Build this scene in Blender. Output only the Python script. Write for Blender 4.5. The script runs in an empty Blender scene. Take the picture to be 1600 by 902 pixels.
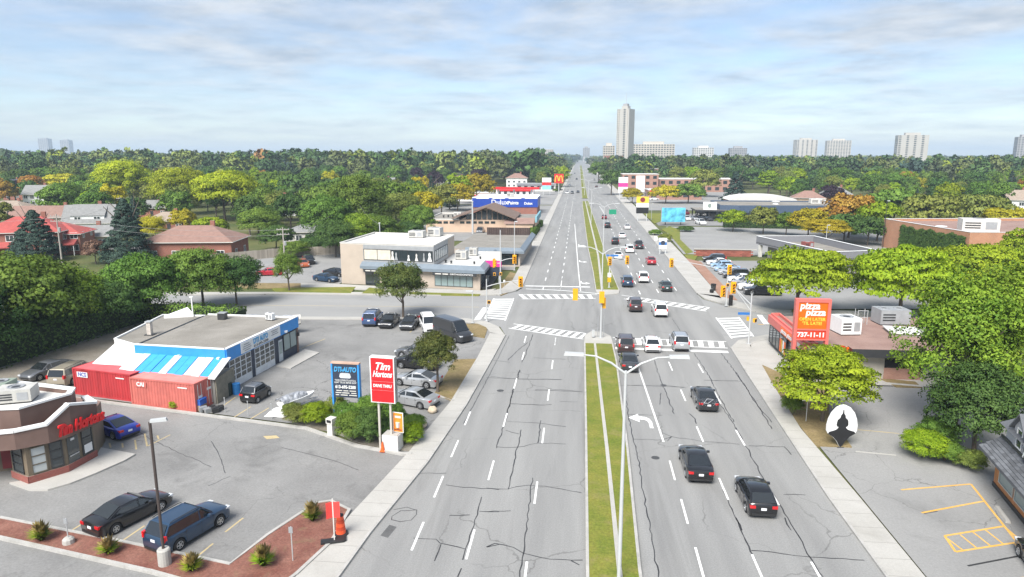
# Suburban arterial road seen from a drone: camera, sky, sun first, then ground and roads, buildings, vegetation, vehicles, details.
import bpy, bmesh, math, random
import numpy as np
from mathutils import Vector, Matrix

R = math.radians
PI = math.pi
scene = bpy.context.scene
COL = scene.collection
random.seed(7)

# ------------------------------------------------------------------ camera
CAM_H = 21.5
FPX = 1067.0                                  # focal length in photo pixels (24 mm on a 36 mm frame)
PITCH = math.atan(208 / FPX)
YAW = math.atan(105 / FPX * math.cos(PITCH))  # the road runs along +Y, the camera looks a little left of it
cd = bpy.data.cameras.new('camera')
cam = bpy.data.objects.new('camera', cd)
COL.objects.link(cam)
cam.location = (0, 0, CAM_H)
cam.rotation_euler = (PI / 2 - PITCH, 0, YAW)
cd.sensor_width = 36
cd.lens = 36 * FPX / 1600
cd.clip_start = 0.5
cd.clip_end = 40000
scene.camera = cam

# ------------------------------------------------------------------ sky, sun, exposure
SUN_EL, SUN_AZ = R(48), R(200)                # azimuth clockwise from +Y: the sun stands behind the camera
world = bpy.data.worlds.new('World')
scene.world = world
world.use_nodes = True
wt = world.node_tree
for n in list(wt.nodes): wt.nodes.remove(n)
W = lambda t, **k: (lambda n: ([setattr(n, a, b) for a, b in k.items()], n)[1])(wt.nodes.new(t))
sky = W('ShaderNodeTexSky', sky_type='NISHITA', sun_disc=False, sun_elevation=SUN_EL, sun_rotation=SUN_AZ,
        altitude=80, air_density=1.0, dust_density=0.4, ozone_density=1.0)
tc = W('ShaderNodeTexCoord')
sep = W('ShaderNodeSeparateXYZ')
wt.links.new(tc.outputs['Generated'], sep.inputs[0])
den = W('ShaderNodeMath', operation='ADD'); den.inputs[1].default_value = 0.09
mx = W('ShaderNodeMath', operation='MAXIMUM'); mx.inputs[1].default_value = 0.0
wt.links.new(sep.outputs['Z'], mx.inputs[0]); wt.links.new(mx.outputs[0], den.inputs[0])
dx = W('ShaderNodeMath', operation='DIVIDE'); dy = W('ShaderNodeMath', operation='DIVIDE')
wt.links.new(sep.outputs['X'], dx.inputs[0]); wt.links.new(den.outputs[0], dx.inputs[1])
wt.links.new(sep.outputs['Y'], dy.inputs[0]); wt.links.new(den.outputs[0], dy.inputs[1])
cmb = W('ShaderNodeCombineXYZ')
wt.links.new(dx.outputs[0], cmb.inputs[0]); wt.links.new(dy.outputs[0], cmb.inputs[1])
nz = W('ShaderNodeTexNoise'); nz.inputs['Scale'].default_value = 0.85; nz.inputs['Detail'].default_value = 8; nz.inputs['Roughness'].default_value = 0.58; nz.inputs['Distortion'].default_value = 0.35
wt.links.new(cmb.outputs[0], nz.inputs['Vector'])
nz2 = W('ShaderNodeTexNoise'); nz2.inputs['Scale'].default_value = 2.6; nz2.inputs['Detail'].default_value = 6; nz2.inputs['Roughness'].default_value = 0.6
wt.links.new(cmb.outputs[0], nz2.inputs['Vector'])
cov = W('ShaderNodeMapRange'); cov.inputs['From Min'].default_value = 0.30; cov.inputs['From Max'].default_value = 0.62
wt.links.new(nz.outputs['Fac'], cov.inputs['Value'])
low = W('ShaderNodeMapRange'); low.inputs['From Min'].default_value = 0.015; low.inputs['From Max'].default_value = 0.16; low.inputs['To Min'].default_value = 0.55; low.inputs['To Max'].default_value = 1.0
wt.links.new(sep.outputs['Z'], low.inputs['Value'])
cf = W('ShaderNodeMath', operation='MULTIPLY', use_clamp=True)
wt.links.new(cov.outputs[0], cf.inputs[0]); wt.links.new(low.outputs[0], cf.inputs[1])
cloud = W('ShaderNodeMix', data_type='RGBA')
cloud.inputs['A'].default_value = (0.212, 0.25, 0.298, 1); cloud.inputs['B'].default_value = (0.33, 0.352, 0.38, 1)
cr = W('ShaderNodeMapRange'); cr.inputs['From Min'].default_value = 0.35; cr.inputs['From Max'].default_value = 0.65
wt.links.new(nz2.outputs['Fac'], cr.inputs['Value']); wt.links.new(cr.outputs[0], cloud.inputs['Factor'])
bg_sky = W('ShaderNodeBackground'); bg_sky.inputs['Strength'].default_value = 0.05
bg_cl = W('ShaderNodeBackground'); bg_cl.inputs['Strength'].default_value = 0.74
tint = W('ShaderNodeMix', data_type='RGBA', blend_type='MULTIPLY'); tint.inputs['Factor'].default_value = 1.0; tint.inputs['B'].default_value = (0.90, 0.95, 1.06, 1)
wt.links.new(sky.outputs[0], tint.inputs['A']); wt.links.new(tint.outputs['Result'], bg_sky.inputs['Color']); wt.links.new(cloud.outputs['Result'], bg_cl.inputs['Color'])
ms = W('ShaderNodeMixShader'); wo = W('ShaderNodeOutputWorld')
wt.links.new(cf.outputs[0], ms.inputs[0]); wt.links.new(bg_sky.outputs[0], ms.inputs[1]); wt.links.new(bg_cl.outputs[0], ms.inputs[2])
wt.links.new(ms.outputs[0], wo.inputs['Surface'])

sl = bpy.data.lights.new('sun', 'SUN')
sl.energy = 2.3; sl.angle = R(34); sl.color = (1.0, 0.965, 0.91)
sun = bpy.data.objects.new('sun', sl)
COL.objects.link(sun)
_d = Vector((math.sin(SUN_AZ) * math.cos(SUN_EL), math.cos(SUN_AZ) * math.cos(SUN_EL), math.sin(SUN_EL)))
sun.rotation_euler = _d.to_track_quat('Z', 'Y').to_euler()
sun.location = (0, -60, 120)

vs = scene.view_settings
vs.view_transform = 'Standard'; vs.look = 'None'; vs.gamma = 1; vs.exposure = 1.68; vs.use_curve_mapping = False
scene.render.engine = 'CYCLES'
cy = scene.cycles
cy.max_bounces = 6; cy.diffuse_bounces = 3; cy.glossy_bounces = 2; cy.transmission_bounces = 3; cy.volume_bounces = 0; cy.transparent_max_bounces = 4
cy.use_denoising = True
cy.sample_clamp_indirect = 4

# ------------------------------------------------------------------ helpers
_c, _s = math.cos(PITCH), math.sin(PITCH)
def at(px, py, z=0.0):
    """the point of the plane at height z that the photograph shows at pixel (px, py)"""
    a = (px - 800) / FPX; b = (py - 451) / FPX
    X, Y, Z = a, _c - b * _s, -_s - b * _c
    t = (z - CAM_H) / Z
    X *= t; Y *= t
    return Vector((X * math.cos(YAW) - Y * math.sin(YAW), X * math.sin(YAW) + Y * math.cos(YAW), z))
def far(px, dist):
    """a point on the ground at the given distance in the photograph's bearing px"""
    a = (px - 800) / FPX * _c
    X, Y = a * dist, dist
    return Vector((X * math.cos(YAW) - Y * math.sin(YAW), X * math.sin(YAW) + Y * math.cos(YAW), 0))

MATS = {}
def _nt(name):
    m = bpy.data.materials.new(name); m.use_nodes = True
    t = m.node_tree
    for n in list(t.nodes): t.nodes.remove(n)
    return m, t
def N(t, typ, **k):
    n = t.nodes.new(typ)
    for a, b in k.items(): setattr(n, a, b)
    return n
def L(t, a, b): t.links.new(a, b)
def M(name, col, rough=0.75, metal=0.0, var=0.14, scale=1.5, bump=0.0, bscale=20, coat=0.0, emit=0.0, spec=0.5, streak=False, rnd=0.0, coord='Object', alpha=None):
    """a plain procedural surface: base colour with soft blotches, optional bump"""
    if name in MATS: return MATS[name]
    m, t = _nt(name)
    out = N(t, 'ShaderNodeOutputMaterial'); p = N(t, 'ShaderNodeBsdfPrincipled')
    L(t, p.outputs[0], out.inputs['Surface'])
    p.inputs['Roughness'].default_value = rough; p.inputs['Metallic'].default_value = metal
    p.inputs['Specular IOR Level'].default_value = spec
    p.inputs['Coat Weight'].default_value = coat; p.inputs['Coat Roughness'].default_value = 0.04
    tcn = N(t, 'ShaderNodeTexCoord')
    src = tcn.outputs[coord]
    if streak:
        mp = N(t, 'ShaderNodeMapping'); mp.inputs['Scale'].default_value = (1, 1, 0.12); L(t, src, mp.inputs[0]); src = mp.outputs[0]
    a = N(t, 'ShaderNodeTexNoise'); a.inputs['Scale'].default_value = scale; a.inputs['Detail'].default_value = 7; a.inputs['Roughness'].default_value = 0.62
    L(t, src, a.inputs['Vector'])
    mr = N(t, 'ShaderNodeMapRange'); mr.inputs['From Min'].default_value = 0.3; mr.inputs['From Max'].default_value = 0.7
    L(t, a.outputs['Fac'], mr.inputs['Value'])
    mix = N(t, 'ShaderNodeMix', data_type='RGBA')
    mix.inputs['A'].default_value = (*[max(0, c * (1 - var)) for c in col], 1); mix.inputs['B'].default_value = (*[min(1, c * (1 + var)) for c in col], 1)
    L(t, mr.outputs[0], mix.inputs['Factor'])
    res = mix.outputs['Result']
    if rnd:
        oi = N(t, 'ShaderNodeObjectInfo'); hv = N(t, 'ShaderNodeHueSaturation')
        m2 = N(t, 'ShaderNodeMapRange'); m2.inputs['To Min'].default_value = 1 - rnd; m2.inputs['To Max'].default_value = 1 + rnd
        L(t, oi.outputs['Random'], m2.inputs['Value']); L(t, m2.outputs[0], hv.inputs['Value']); L(t, res, hv.inputs['Color']); res = hv.outputs[0]
    L(t, res, p.inputs['Base Color'])
    if bump:
        b = N(t, 'ShaderNodeBump'); b.inputs['Strength'].default_value = bump; b.inputs['Distance'].default_value = 0.03
        bn = N(t, 'ShaderNodeTexNoise'); bn.inputs['Scale'].default_value = bscale; bn.inputs['Detail'].default_value = 4
        L(t, tcn.outputs[coord], bn.inputs['Vector']); L(t, bn.outputs['Fac'], b.inputs['Height']); L(t, b.outputs[0], p.inputs['Normal'])
    if emit:
        L(t, res, p.inputs['Emission Color']); p.inputs['Emission Strength'].default_value = emit
    m['rgb'] = list(col)
    MATS[name] = m
    return m

def ground_mat(name, col, col2, scale=0.12, fine=6.0, famt=0.16, rough=0.9, bump=0.25, stain=None, stain_amt=0.0, stain_scale=0.35, stretch=(1, 1, 1), cracks=0.0, crack_scale=0.16):
    """a large ground surface: two tones in broad patches, aggregate grain, optional stains with soft edges"""
    m, t = _nt(name)
    out = N(t, 'ShaderNodeOutputMaterial'); p = N(t, 'ShaderNodeBsdfPrincipled'); L(t, p.outputs[0], out.inputs['Surface'])
    p.inputs['Roughness'].default_value = rough; p.inputs['Specular IOR Level'].default_value = 0.3
    g = N(t, 'ShaderNodeNewGeometry')
    mp = N(t, 'ShaderNodeMapping'); mp.inputs['Scale'].default_value = stretch; L(t, g.outputs['Position'], mp.inputs[0])
    a = N(t, 'ShaderNodeTexNoise'); a.inputs['Scale'].default_value = scale; a.inputs['Detail'].default_value = 8; a.inputs['Roughness'].default_value = 0.6
    L(t, mp.outputs[0], a.inputs['Vector'])
    r = N(t, 'ShaderNodeMapRange'); r.inputs['From Min'].default_value = 0.33; r.inputs['From Max'].default_value = 0.67; L(t, a.outputs['Fac'], r.inputs['Value'])
    mix = N(t, 'ShaderNodeMix', data_type='RGBA'); mix.inputs['A'].default_value = (*col, 1); mix.inputs['B'].default_value = (*col2, 1); L(t, r.outputs[0], mix.inputs['Factor'])
    res = mix.outputs['Result']
    f = N(t, 'ShaderNodeTexNoise'); f.inputs['Scale'].default_value = fine; f.inputs['Detail'].default_value = 6; f.inputs['Roughness'].default_value = 0.7
    L(t, g.outputs['Position'], f.inputs['Vector'])
    fr = N(t, 'ShaderNodeMapRange'); fr.inputs['From Min'].default_value = 0.25; fr.inputs['From Max'].default_value = 0.75; fr.inputs['To Min'].default_value = 1 - famt; fr.inputs['To Max'].default_value = 1 + famt
    L(t, f.outputs['Fac'], fr.inputs['Value'])
    hv = N(t, 'ShaderNodeHueSaturation'); L(t, res, hv.inputs['Color']); L(t, fr.outputs[0], hv.inputs['Value']); res = hv.outputs[0]
    if stain:
        sn = N(t, 'ShaderNodeTexNoise'); sn.inputs['Scale'].default_value = stain_scale; sn.inputs['Detail'].default_value = 9; sn.inputs['Roughness'].default_value = 0.65; sn.inputs['Distortion'].default_value = 0.6
        off = N(t, 'ShaderNodeVectorMath', operation='ADD'); off.inputs[1].default_value = (31.7, 12.3, 4.1); L(t, mp.outputs[0], off.inputs[0]); L(t, off.outputs[0], sn.inputs['Vector'])
        sr = N(t, 'ShaderNodeMapRange'); sr.inputs['From Min'].default_value = 0.56; sr.inputs['From Max'].default_value = 0.74; sr.inputs['To Max'].default_value = stain_amt; L(t, sn.outputs['Fac'], sr.inputs['Value'])
        m3 = N(t, 'ShaderNodeMix', data_type='RGBA'); L(t, res, m3.inputs['A']); m3.inputs['B'].default_value = (*stain, 1); L(t, sr.outputs[0], m3.inputs['Factor']); res = m3.outputs['Result']
    if cracks:
        wn = N(t, 'ShaderNodeTexNoise'); wn.inputs['Scale'].default_value = 0.9; wn.inputs['Detail'].default_value = 5; L(t, g.outputs['Position'], wn.inputs['Vector'])
        wv = N(t, 'ShaderNodeMix', data_type='VECTOR'); wv.inputs['Factor'].default_value = 0.55; wa = N(t, 'ShaderNodeVectorMath', operation='ADD'); L(t, g.outputs['Position'], wa.inputs[0]); L(t, wn.outputs['Color'], wa.inputs[1])
        vo = N(t, 'ShaderNodeTexVoronoi', feature='DISTANCE_TO_EDGE'); vo.inputs['Scale'].default_value = crack_scale; L(t, wa.outputs[0], vo.inputs['Vector'])
        cl = N(t, 'ShaderNodeMapRange'); cl.inputs['From Min'].default_value = 0.002; cl.inputs['From Max'].default_value = 0.007; cl.inputs['To Min'].default_value = 1.0; cl.inputs['To Max'].default_value = 0.0; L(t, vo.outputs['Distance'], cl.inputs['Value'])
        mk = N(t, 'ShaderNodeTexNoise'); mk.inputs['Scale'].default_value = 0.11; mk.inputs['Detail'].default_value = 3; L(t, g.outputs['Position'], mk.inputs['Vector'])
        mr2 = N(t, 'ShaderNodeMapRange'); mr2.inputs['From Min'].default_value = 0.47; mr2.inputs['From Max'].default_value = 0.6; mr2.inputs['To Max'].default_value = cracks; L(t, mk.outputs['Fac'], mr2.inputs['Value'])
        ml = N(t, 'ShaderNodeMath', operation='MULTIPLY'); L(t, cl.outputs[0], ml.inputs[0]); L(t, mr2.outputs[0], ml.inputs[1])
        m4 = N(t, 'ShaderNodeMix', data_type='RGBA'); L(t, res, m4.inputs['A']); m4.inputs['B'].default_value = (0.06, 0.058, 0.055, 1); L(t, ml.outputs[0], m4.inputs['Factor']); res = m4.outputs['Result']
    L(t, res, p.inputs['Base Color'])
    if bump:
        b = N(t, 'ShaderNodeBump'); b.inputs['Strength'].default_value = bump; b.inputs['Distance'].default_value = 0.02
        L(t, f.outputs['Fac'], b.inputs['Height']); L(t, b.outputs[0], p.inputs['Normal'])
    MATS[name] = m
    return m

def brick_mat(name, col, col2, mortar, scale=1.0, bw=0.5, bh=0.17):
    m, t = _nt(name)
    out = N(t, 'ShaderNodeOutputMaterial'); p = N(t, 'ShaderNodeBsdfPrincipled'); L(t, p.outputs[0], out.inputs['Surface'])
    p.inputs['Roughness'].default_value = 0.85
    tcn = N(t, 'ShaderNodeTexCoord'); g = N(t, 'ShaderNodeSeparateXYZ'); L(t, tcn.outputs['Object'], g.inputs[0])
    ad = N(t, 'ShaderNodeMath', operation='ADD'); L(t, g.outputs['X'], ad.inputs[0]); L(t, g.outputs['Y'], ad.inputs[1])
    cb = N(t, 'ShaderNodeCombineXYZ'); L(t, ad.outputs[0], cb.inputs[0]); L(t, g.outputs['Z'], cb.inputs[1])
    b = N(t, 'ShaderNodeTexBrick'); b.inputs['Scale'].default_value = scale; b.inputs['Brick Width'].default_value = bw; b.inputs['Row Height'].default_value = bh; b.inputs['Mortar Size'].default_value = 0.012
    b.inputs['Color1'].default_value = (*col, 1); b.inputs['Color2'].default_value = (*col2, 1); b.inputs['Mortar'].default_value = (*mortar, 1)
    L(t, cb.outputs[0], b.inputs['Vector'])
    nn = N(t, 'ShaderNodeTexNoise'); nn.inputs['Scale'].default_value = 0.7; nn.inputs['Detail'].default_value = 6; L(t, tcn.outputs['Object'], nn.inputs['Vector'])
    mr = N(t, 'ShaderNodeMapRange'); mr.inputs['To Min'].default_value = 0.78; mr.inputs['To Max'].default_value = 1.2; L(t, nn.outputs['Fac'], mr.inputs['Value'])
    hv = N(t, 'ShaderNodeHueSaturation'); L(t, b.outputs['Color'], hv.inputs['Color']); L(t, mr.outputs[0], hv.inputs['Value']); L(t, hv.outputs[0], p.inputs['Base Color'])
    MATS[name] = m
    return m

def glass_mat(name, col, rough=0.06):
    m, t = _nt(name)
    out = N(t, 'ShaderNodeOutputMaterial'); p = N(t, 'ShaderNodeBsdfPrincipled'); L(t, p.outputs[0], out.inputs['Surface'])
    p.inputs['Base Color'].default_value = (*col, 1); p.inputs['Roughness'].default_value = rough; p.inputs['Specular IOR Level'].default_value = 0.8; p.inputs['IOR'].default_value = 1.6
    MATS[name] = m
    return m

def leaf_mat(name, dark, light, transl=0.25):
    """leaves: two tones of the same kind of leaf, picked leaf by leaf, a little different tree by tree"""
    m, t = _nt(name)
    out = N(t, 'ShaderNodeOutputMaterial'); p = N(t, 'ShaderNodeBsdfPrincipled')
    p.inputs['Roughness'].default_value = 0.65; p.inputs['Specular IOR Level'].default_value = 0.25
    at_ = N(t, 'ShaderNodeAttribute', attribute_name='tint'); oi = N(t, 'ShaderNodeObjectInfo')
    mix = N(t, 'ShaderNodeMix', data_type='RGBA'); mix.inputs['A'].default_value = (*dark, 1); mix.inputs['B'].default_value = (*light, 1); L(t, at_.outputs['Fac'], mix.inputs['Factor'])
    hv = N(t, 'ShaderNodeHueSaturation'); L(t, mix.outputs['Result'], hv.inputs['Color'])
    a = N(t, 'ShaderNodeMapRange'); a.inputs['To Min'].default_value = 0.485; a.inputs['To Max'].default_value = 0.515; L(t, oi.outputs['Random'], a.inputs['Value']); L(t, a.outputs[0], hv.inputs['Hue'])
    w2 = N(t, 'ShaderNodeMath', operation='MULTIPLY'); w2.inputs[1].default_value = 7.31; L(t, oi.outputs['Random'], w2.inputs[0])
    fr = N(t, 'ShaderNodeMath', operation='FRACT'); L(t, w2.outputs[0], fr.inputs[0])
    v = N(t, 'ShaderNodeMapRange'); v.inputs['To Min'].default_value = 0.88; v.inputs['To Max'].default_value = 1.2; L(t, fr.outputs[0], v.inputs['Value']); L(t, v.outputs[0], hv.inputs['Value'])
    L(t, hv.outputs[0], p.inputs['Base Color'])
    tr = N(t, 'ShaderNodeBsdfTranslucent'); L(t, hv.outputs[0], tr.inputs['Color'])
    mx = N(t, 'ShaderNodeMixShader'); mx.inputs[0].default_value = transl
    L(t, p.outputs[0], mx.inputs[1]); L(t, tr.outputs[0], mx.inputs[2]); L(t, mx.outputs[0], out.inputs['Surface'])
    MATS[name] = m
    return m

class MB:
    """collects faces, then links them as ONE mesh object"""
    def __init__(s): s.v = []; s.f = []; s.m = []
    def add(s, vs, fs, mi=0):
        o = len(s.v); s.v += [tuple(v) for v in vs]; s.f += [tuple(o + i for i in f) for f in fs]; s.m += [mi] * len(fs); return s
    def box(s, c, d, rz=0.0, mi=0):
        """c = centre of the bottom face, d = size"""
        x, y, z = d[0] / 2, d[1] / 2, d[2]; cs, sn = math.cos(rz), math.sin(rz)
        vs = [(c[0] + a * x * cs - b * y * sn, c[1] + a * x * sn + b * y * cs, c[2] + k * z) for k in (0, 1) for a, b in ((-1, -1), (1, -1), (1, 1), (-1, 1))]
        return s.add(vs, [(3, 2, 1, 0), (4, 5, 6, 7), (0, 1, 5, 4), (1, 2, 6, 5), (2, 3, 7, 6), (3, 0, 4, 7)], mi)
    def span(s, x0, x1, y0, y1, z0, z1, mi=0): return s.box(((x0 + x1) / 2, (y0 + y1) / 2, z0), (abs(x1 - x0), abs(y1 - y0), z1 - z0), 0, mi)
    def prism(s, poly, z0, z1, mi=0, cap=None):
        p = [(q[0], q[1]) for q in poly]
        if sum(p[i][0] * p[(i + 1) % len(p)][1] - p[(i + 1) % len(p)][0] * p[i][1] for i in range(len(p))) < 0: p = p[::-1]
        n = len(p); o = len(s.v)
        s.add([(x, y, z0) for x, y in p] + [(x, y, z1) for x, y in p], [tuple(range(n))[::-1]] + [(i, (i + 1) % n, n + (i + 1) % n, n + i) for i in range(n)], mi)
        s.add([(x, y, z1) for x, y in p], [tuple(range(n))], mi if cap is None else cap)
        return s
    def sheet(s, poly, z, mi=0):
        p = [(q[0], q[1]) for q in poly]
        if sum(p[i][0] * p[(i + 1) % len(p)][1] - p[(i + 1) % len(p)][0] * p[i][1] for i in range(len(p))) < 0: p = p[::-1]
        return s.add([(x, y, z) for x, y in p], [tuple(range(len(p)))], mi)
    def quad(s, a, b, c, d, mi=0): return s.add([a, b, c, d], [(0, 1, 2, 3)], mi)
    def tube(s, pts, rad, n=8, mi=0, cap=True):
        pts = [Vector(p) for p in pts]
        if not isinstance(rad, (list, tuple)): rad = [rad] * len(pts)
        rings = []
        for i, p in enumerate(pts):
            d = (pts[min(i + 1, len(pts) - 1)] - pts[max(i - 1, 0)]).normalized()
            u = d.orthogonal().normalized() if i == 0 else (u - d * u.dot(d)).normalized()
            w = d.cross(u)
            rings.append([p + (u * math.cos(2 * PI * k / n) + w * math.sin(2 * PI * k / n)) * rad[i] for k in range(n)])
        vs = [v for r in rings for v in r]
        fs = [(i * n + k, i * n + (k + 1) % n, (i + 1) * n + (k + 1) % n, (i + 1) * n + k) for i in range(len(pts) - 1) for k in range(n)]
        if cap: fs += [tuple(range(n))[::-1], tuple((len(pts) - 1) * n + k for k in range(n))]
        return s.add(vs, fs, mi)
    def lathe(s, prof, c=(0, 0, 0), n=12, axis='z', mi=0):
        vs = []
        for r, h in prof:
            for k in range(n):
                a = 2 * PI * k / n
                q = (r * math.cos(a), r * math.sin(a), h) if axis == 'z' else ((r * math.cos(a), h, r * math.sin(a)) if axis == 'y' else (h, r * math.cos(a), r * math.sin(a)))
                vs.append((c[0] + q[0], c[1] + q[1], c[2] + q[2]))
        fs = [(i * n + k, i * n + (k + 1) % n, (i + 1) * n + (k + 1) % n, (i + 1) * n + k) for i in range(len(prof) - 1) for k in range(n)]
        fs += [tuple(range(n))[::-1], tuple((len(prof) - 1) * n + k for k in range(n))]
        return s.add(vs, fs, mi)
    def mesh(s, name, mats, smooth=None):
        me = bpy.data.meshes.new(name)
        me.from_pydata(s.v, [], s.f)
        for m in (mats if isinstance(mats, (list, tuple)) else [mats]): me.materials.append(m)
        if max(s.m, default=0): me.polygons.foreach_set('material_index', s.m)
        if smooth:
            me.shade_smooth(); me.set_sharp_from_angle(angle=R(smooth))
        me.update()
        return me
    def build(s, name, mats, parent=None, smooth=None): return put(name, s.mesh(name, mats, smooth), parent)

def put(name, me, parent=None):
    o = bpy.data.objects.new(name, me); COL.objects.link(o)
    if parent is not None: o.parent = parent
    return o
def tag(o, label=None, cat=None, group=None, kind=None):
    if label: o['label'] = label
    if cat: o['category'] = cat
    if group: o['group'] = group
    if kind: o['kind'] = kind
    return o
def thing(name, label, cat, loc=(0, 0, 0), rz=0.0, group=None):
    o = bpy.data.objects.new(name, None); COL.objects.link(o); o.empty_display_size = 0.3
    o.location = loc; o.rotation_euler = (0, 0, rz)
    return tag(o, label, cat, group)
def struct(name, mb, mats, parent=None):
    o = mb.build(name, mats, parent)
    if parent is None: o['kind'] = 'structure'
    return o
def heading(a, b):
    return math.atan2(b[1] - a[1], b[0] - a[0])

def text_mesh(txt, size=1.0, depth=0.02, shear=0.0, bold=0.0, spacing=1.0, align='CENTER', width=None):
    """lettering as a mesh in its own XZ plane facing -Y, centred on the origin"""
    cu = bpy.data.curves.new('lettering', 'FONT')
    cu.body = txt; cu.size = size; cu.extrude = depth / 2; cu.shear = shear; cu.offset = bold; cu.space_character = spacing
    cu.align_x = align; cu.align_y = 'CENTER'; cu.resolution_u = 3; cu.space_line = 0.95
    o = bpy.data.objects.new('lettering', cu); COL.objects.link(o)
    dg = bpy.context.evaluated_depsgraph_get(); dg.update()
    me = bpy.data.meshes.new_from_object(o.evaluated_get(dg))
    bpy.data.objects.remove(o); bpy.data.curves.remove(cu)
    if width and len(me.vertices):
        xs = [v.co.x for v in me.vertices]; k = width / max(1e-6, max(xs) - min(xs)); me.transform(Matrix.Diagonal((k, 1, 1, 1)))
    me.transform(Matrix.Rotation(PI / 2, 4, 'X'))
    return me
def letters(txt, mat, loc, rz, parent, size=1.0, name='lettering', tilt=0.0, **k):
    me = text_mesh(txt, size, **k); me.materials.clear(); me.materials.append(mat)
    o = put(name, me, parent); o.location = loc; o.rotation_euler = (tilt, 0, rz)
    return o
def clone(o, parent=None):
    """a thing with copies of its parts and their sub-parts"""
    c = o.copy(); COL.objects.link(c); c.parent = parent
    for ch in o.children: clone(ch, c)
    return c

# ------------------------------------------------------------------ materials of the ground
ASPH = ground_mat('asphalt_road', (0.215, 0.213, 0.207), (0.275, 0.272, 0.262), scale=0.55, fine=11, famt=0.22, stain=(0.155, 0.152, 0.146), stain_amt=0.65, stain_scale=0.5, stretch=(1, 0.07, 1), cracks=0.45, crack_scale=0.14)
ASPH2 = ground_mat('asphalt_side_street', (0.25, 0.248, 0.243), (0.29, 0.287, 0.278), scale=0.14, fine=9, famt=0.12, stain=(0.17, 0.17, 0.168), stain_amt=0.4, stain_scale=0.3, stretch=(0.3, 1, 1))
LOT = ground_mat('asphalt_lot', (0.185, 0.182, 0.176), (0.265, 0.26, 0.25), scale=0.13, fine=7, famt=0.2, stain=(0.085, 0.083, 0.08), stain_amt=0.6, stain_scale=0.3, cracks=0.8, crack_scale=0.3)
LOT2 = ground_mat('asphalt_lot_pale', (0.235, 0.232, 0.225), (0.29, 0.285, 0.275), scale=0.1, fine=7, famt=0.14, stain=(0.16, 0.158, 0.152), stain_amt=0.5, stain_scale=0.25, cracks=0.5, crack_scale=0.22)
CONC = ground_mat('concrete_pavement', (0.37, 0.355, 0.325), (0.43, 0.415, 0.385), scale=0.3, fine=8, famt=0.1, stain=(0.28, 0.265, 0.24), stain_amt=0.5, stain_scale=0.5)
KERB = ground_mat('concrete_kerb', (0.34, 0.33, 0.305), (0.44, 0.425, 0.4), scale=1.0, fine=10, famt=0.15, stain=(0.2, 0.19, 0.17), stain_amt=0.6, stain_scale=1.2)
GRASS = ground_mat('grass_ground', (0.06, 0.085, 0.022), (0.12, 0.12, 0.04), scale=0.09, fine=5, famt=0.35, stain=(0.16, 0.13, 0.07), stain_amt=0.6, stain_scale=0.12)
GRASSM = ground_mat('grass_median', (0.115, 0.15, 0.018), (0.2, 0.19, 0.035), scale=0.5, fine=6, famt=0.4, bump=0.9, stain=(0.25, 0.2, 0.085), stain_amt=0.75, stain_scale=0.55)
GRASSD = ground_mat('grass_dry', (0.17, 0.13, 0.055), (0.26, 0.195, 0.1), scale=0.4, fine=6, famt=0.35, bump=0.8, stain=(0.12, 0.13, 0.03), stain_amt=0.7, stain_scale=0.5)
MULCH = ground_mat('red_mulch', (0.16, 0.06, 0.045), (0.24, 0.115, 0.085), scale=0.7, fine=9, famt=0.45, bump=1.0, stain=(0.2, 0.17, 0.09), stain_amt=0.6, stain_scale=0.9)
DIRT = ground_mat('packed_dirt', (0.17, 0.145, 0.11), (0.24, 0.22, 0.19), scale=0.25, fine=6, famt=0.3, bump=0.5, stain=(0.1, 0.1, 0.05), stain_amt=0.6, stain_scale=0.3)
PAINTW = ground_mat('road_paint_white', (0.72, 0.72, 0.70), (0.8, 0.8, 0.78), scale=1.5, fine=7, famt=0.08, stain=(0.34, 0.34, 0.33), stain_amt=0.9, stain_scale=1.6, bump=0)
PAINTY = ground_mat('road_paint_yellow', (0.62, 0.33, 0.06), (0.7, 0.42, 0.12), scale=1.2, fine=7, famt=0.1, stain=(0.4, 0.3, 0.16), stain_amt=0.7, stain_scale=1.0, bump=0)
PAINTF = ground_mat('faded_yellow_paint', (0.42, 0.34, 0.2), (0.5, 0.4, 0.22), scale=1.2, fine=7, famt=0.1, stain=(0.24, 0.22, 0.19), stain_amt=0.9, stain_scale=1.0, bump=0)
TAR = M('tar_sealant', (0.035, 0.035, 0.036), rough=0.55, var=0.3)
PATCH = ground_mat('dark_asphalt_patch', (0.09, 0.09, 0.09), (0.13, 0.13, 0.128), scale=0.5, fine=9, famt=0.2)
BRICKPAVE = ground_mat('brick_paving_strip', (0.27, 0.15, 0.1), (0.33, 0.2, 0.15), scale=0.5, fine=8, famt=0.2)

def xy(*pts): return [(p[0], p[1]) for p in pts]
def pix(*pts): return [tuple(at(*p)[:2]) for p in pts]

# ------------------------------------------------------------------ ground, roads, lots
g = MB(); S = 9000.0
g.sheet([(-S, -300), (S, -300), (S, S), (-S, S)], -0.08)
struct('ground', g, GRASS)

KL = [(-12.0, -60), (-12.0, 30.5), (-11.6, 35), (-10.3, 44.5), (-9.4, 56), (-8.8, 71), (-8.5, 80)]
KL2 = [(-9.0, 110), (-9.1, 190), (-9.2, 400), (-9.2, 3000)]
KR = [(16.2, -60), (16.2, 42), (16.6, 54), (17.1, 68), (17.5, 77)]
KR2 = [(18.9, 108), (19.2, 150), (19.7, 221), (20.0, 355), (21.0, 560), (21.5, 3000)]
road = struct('road', MB().sheet(KL + [(-9.0, 86), (-9.0, 104)] + KL2 + KR2[::-1] + [(18.6, 100), (18.0, 86)] + KR[::-1], 0.0), ASPH)
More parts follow.
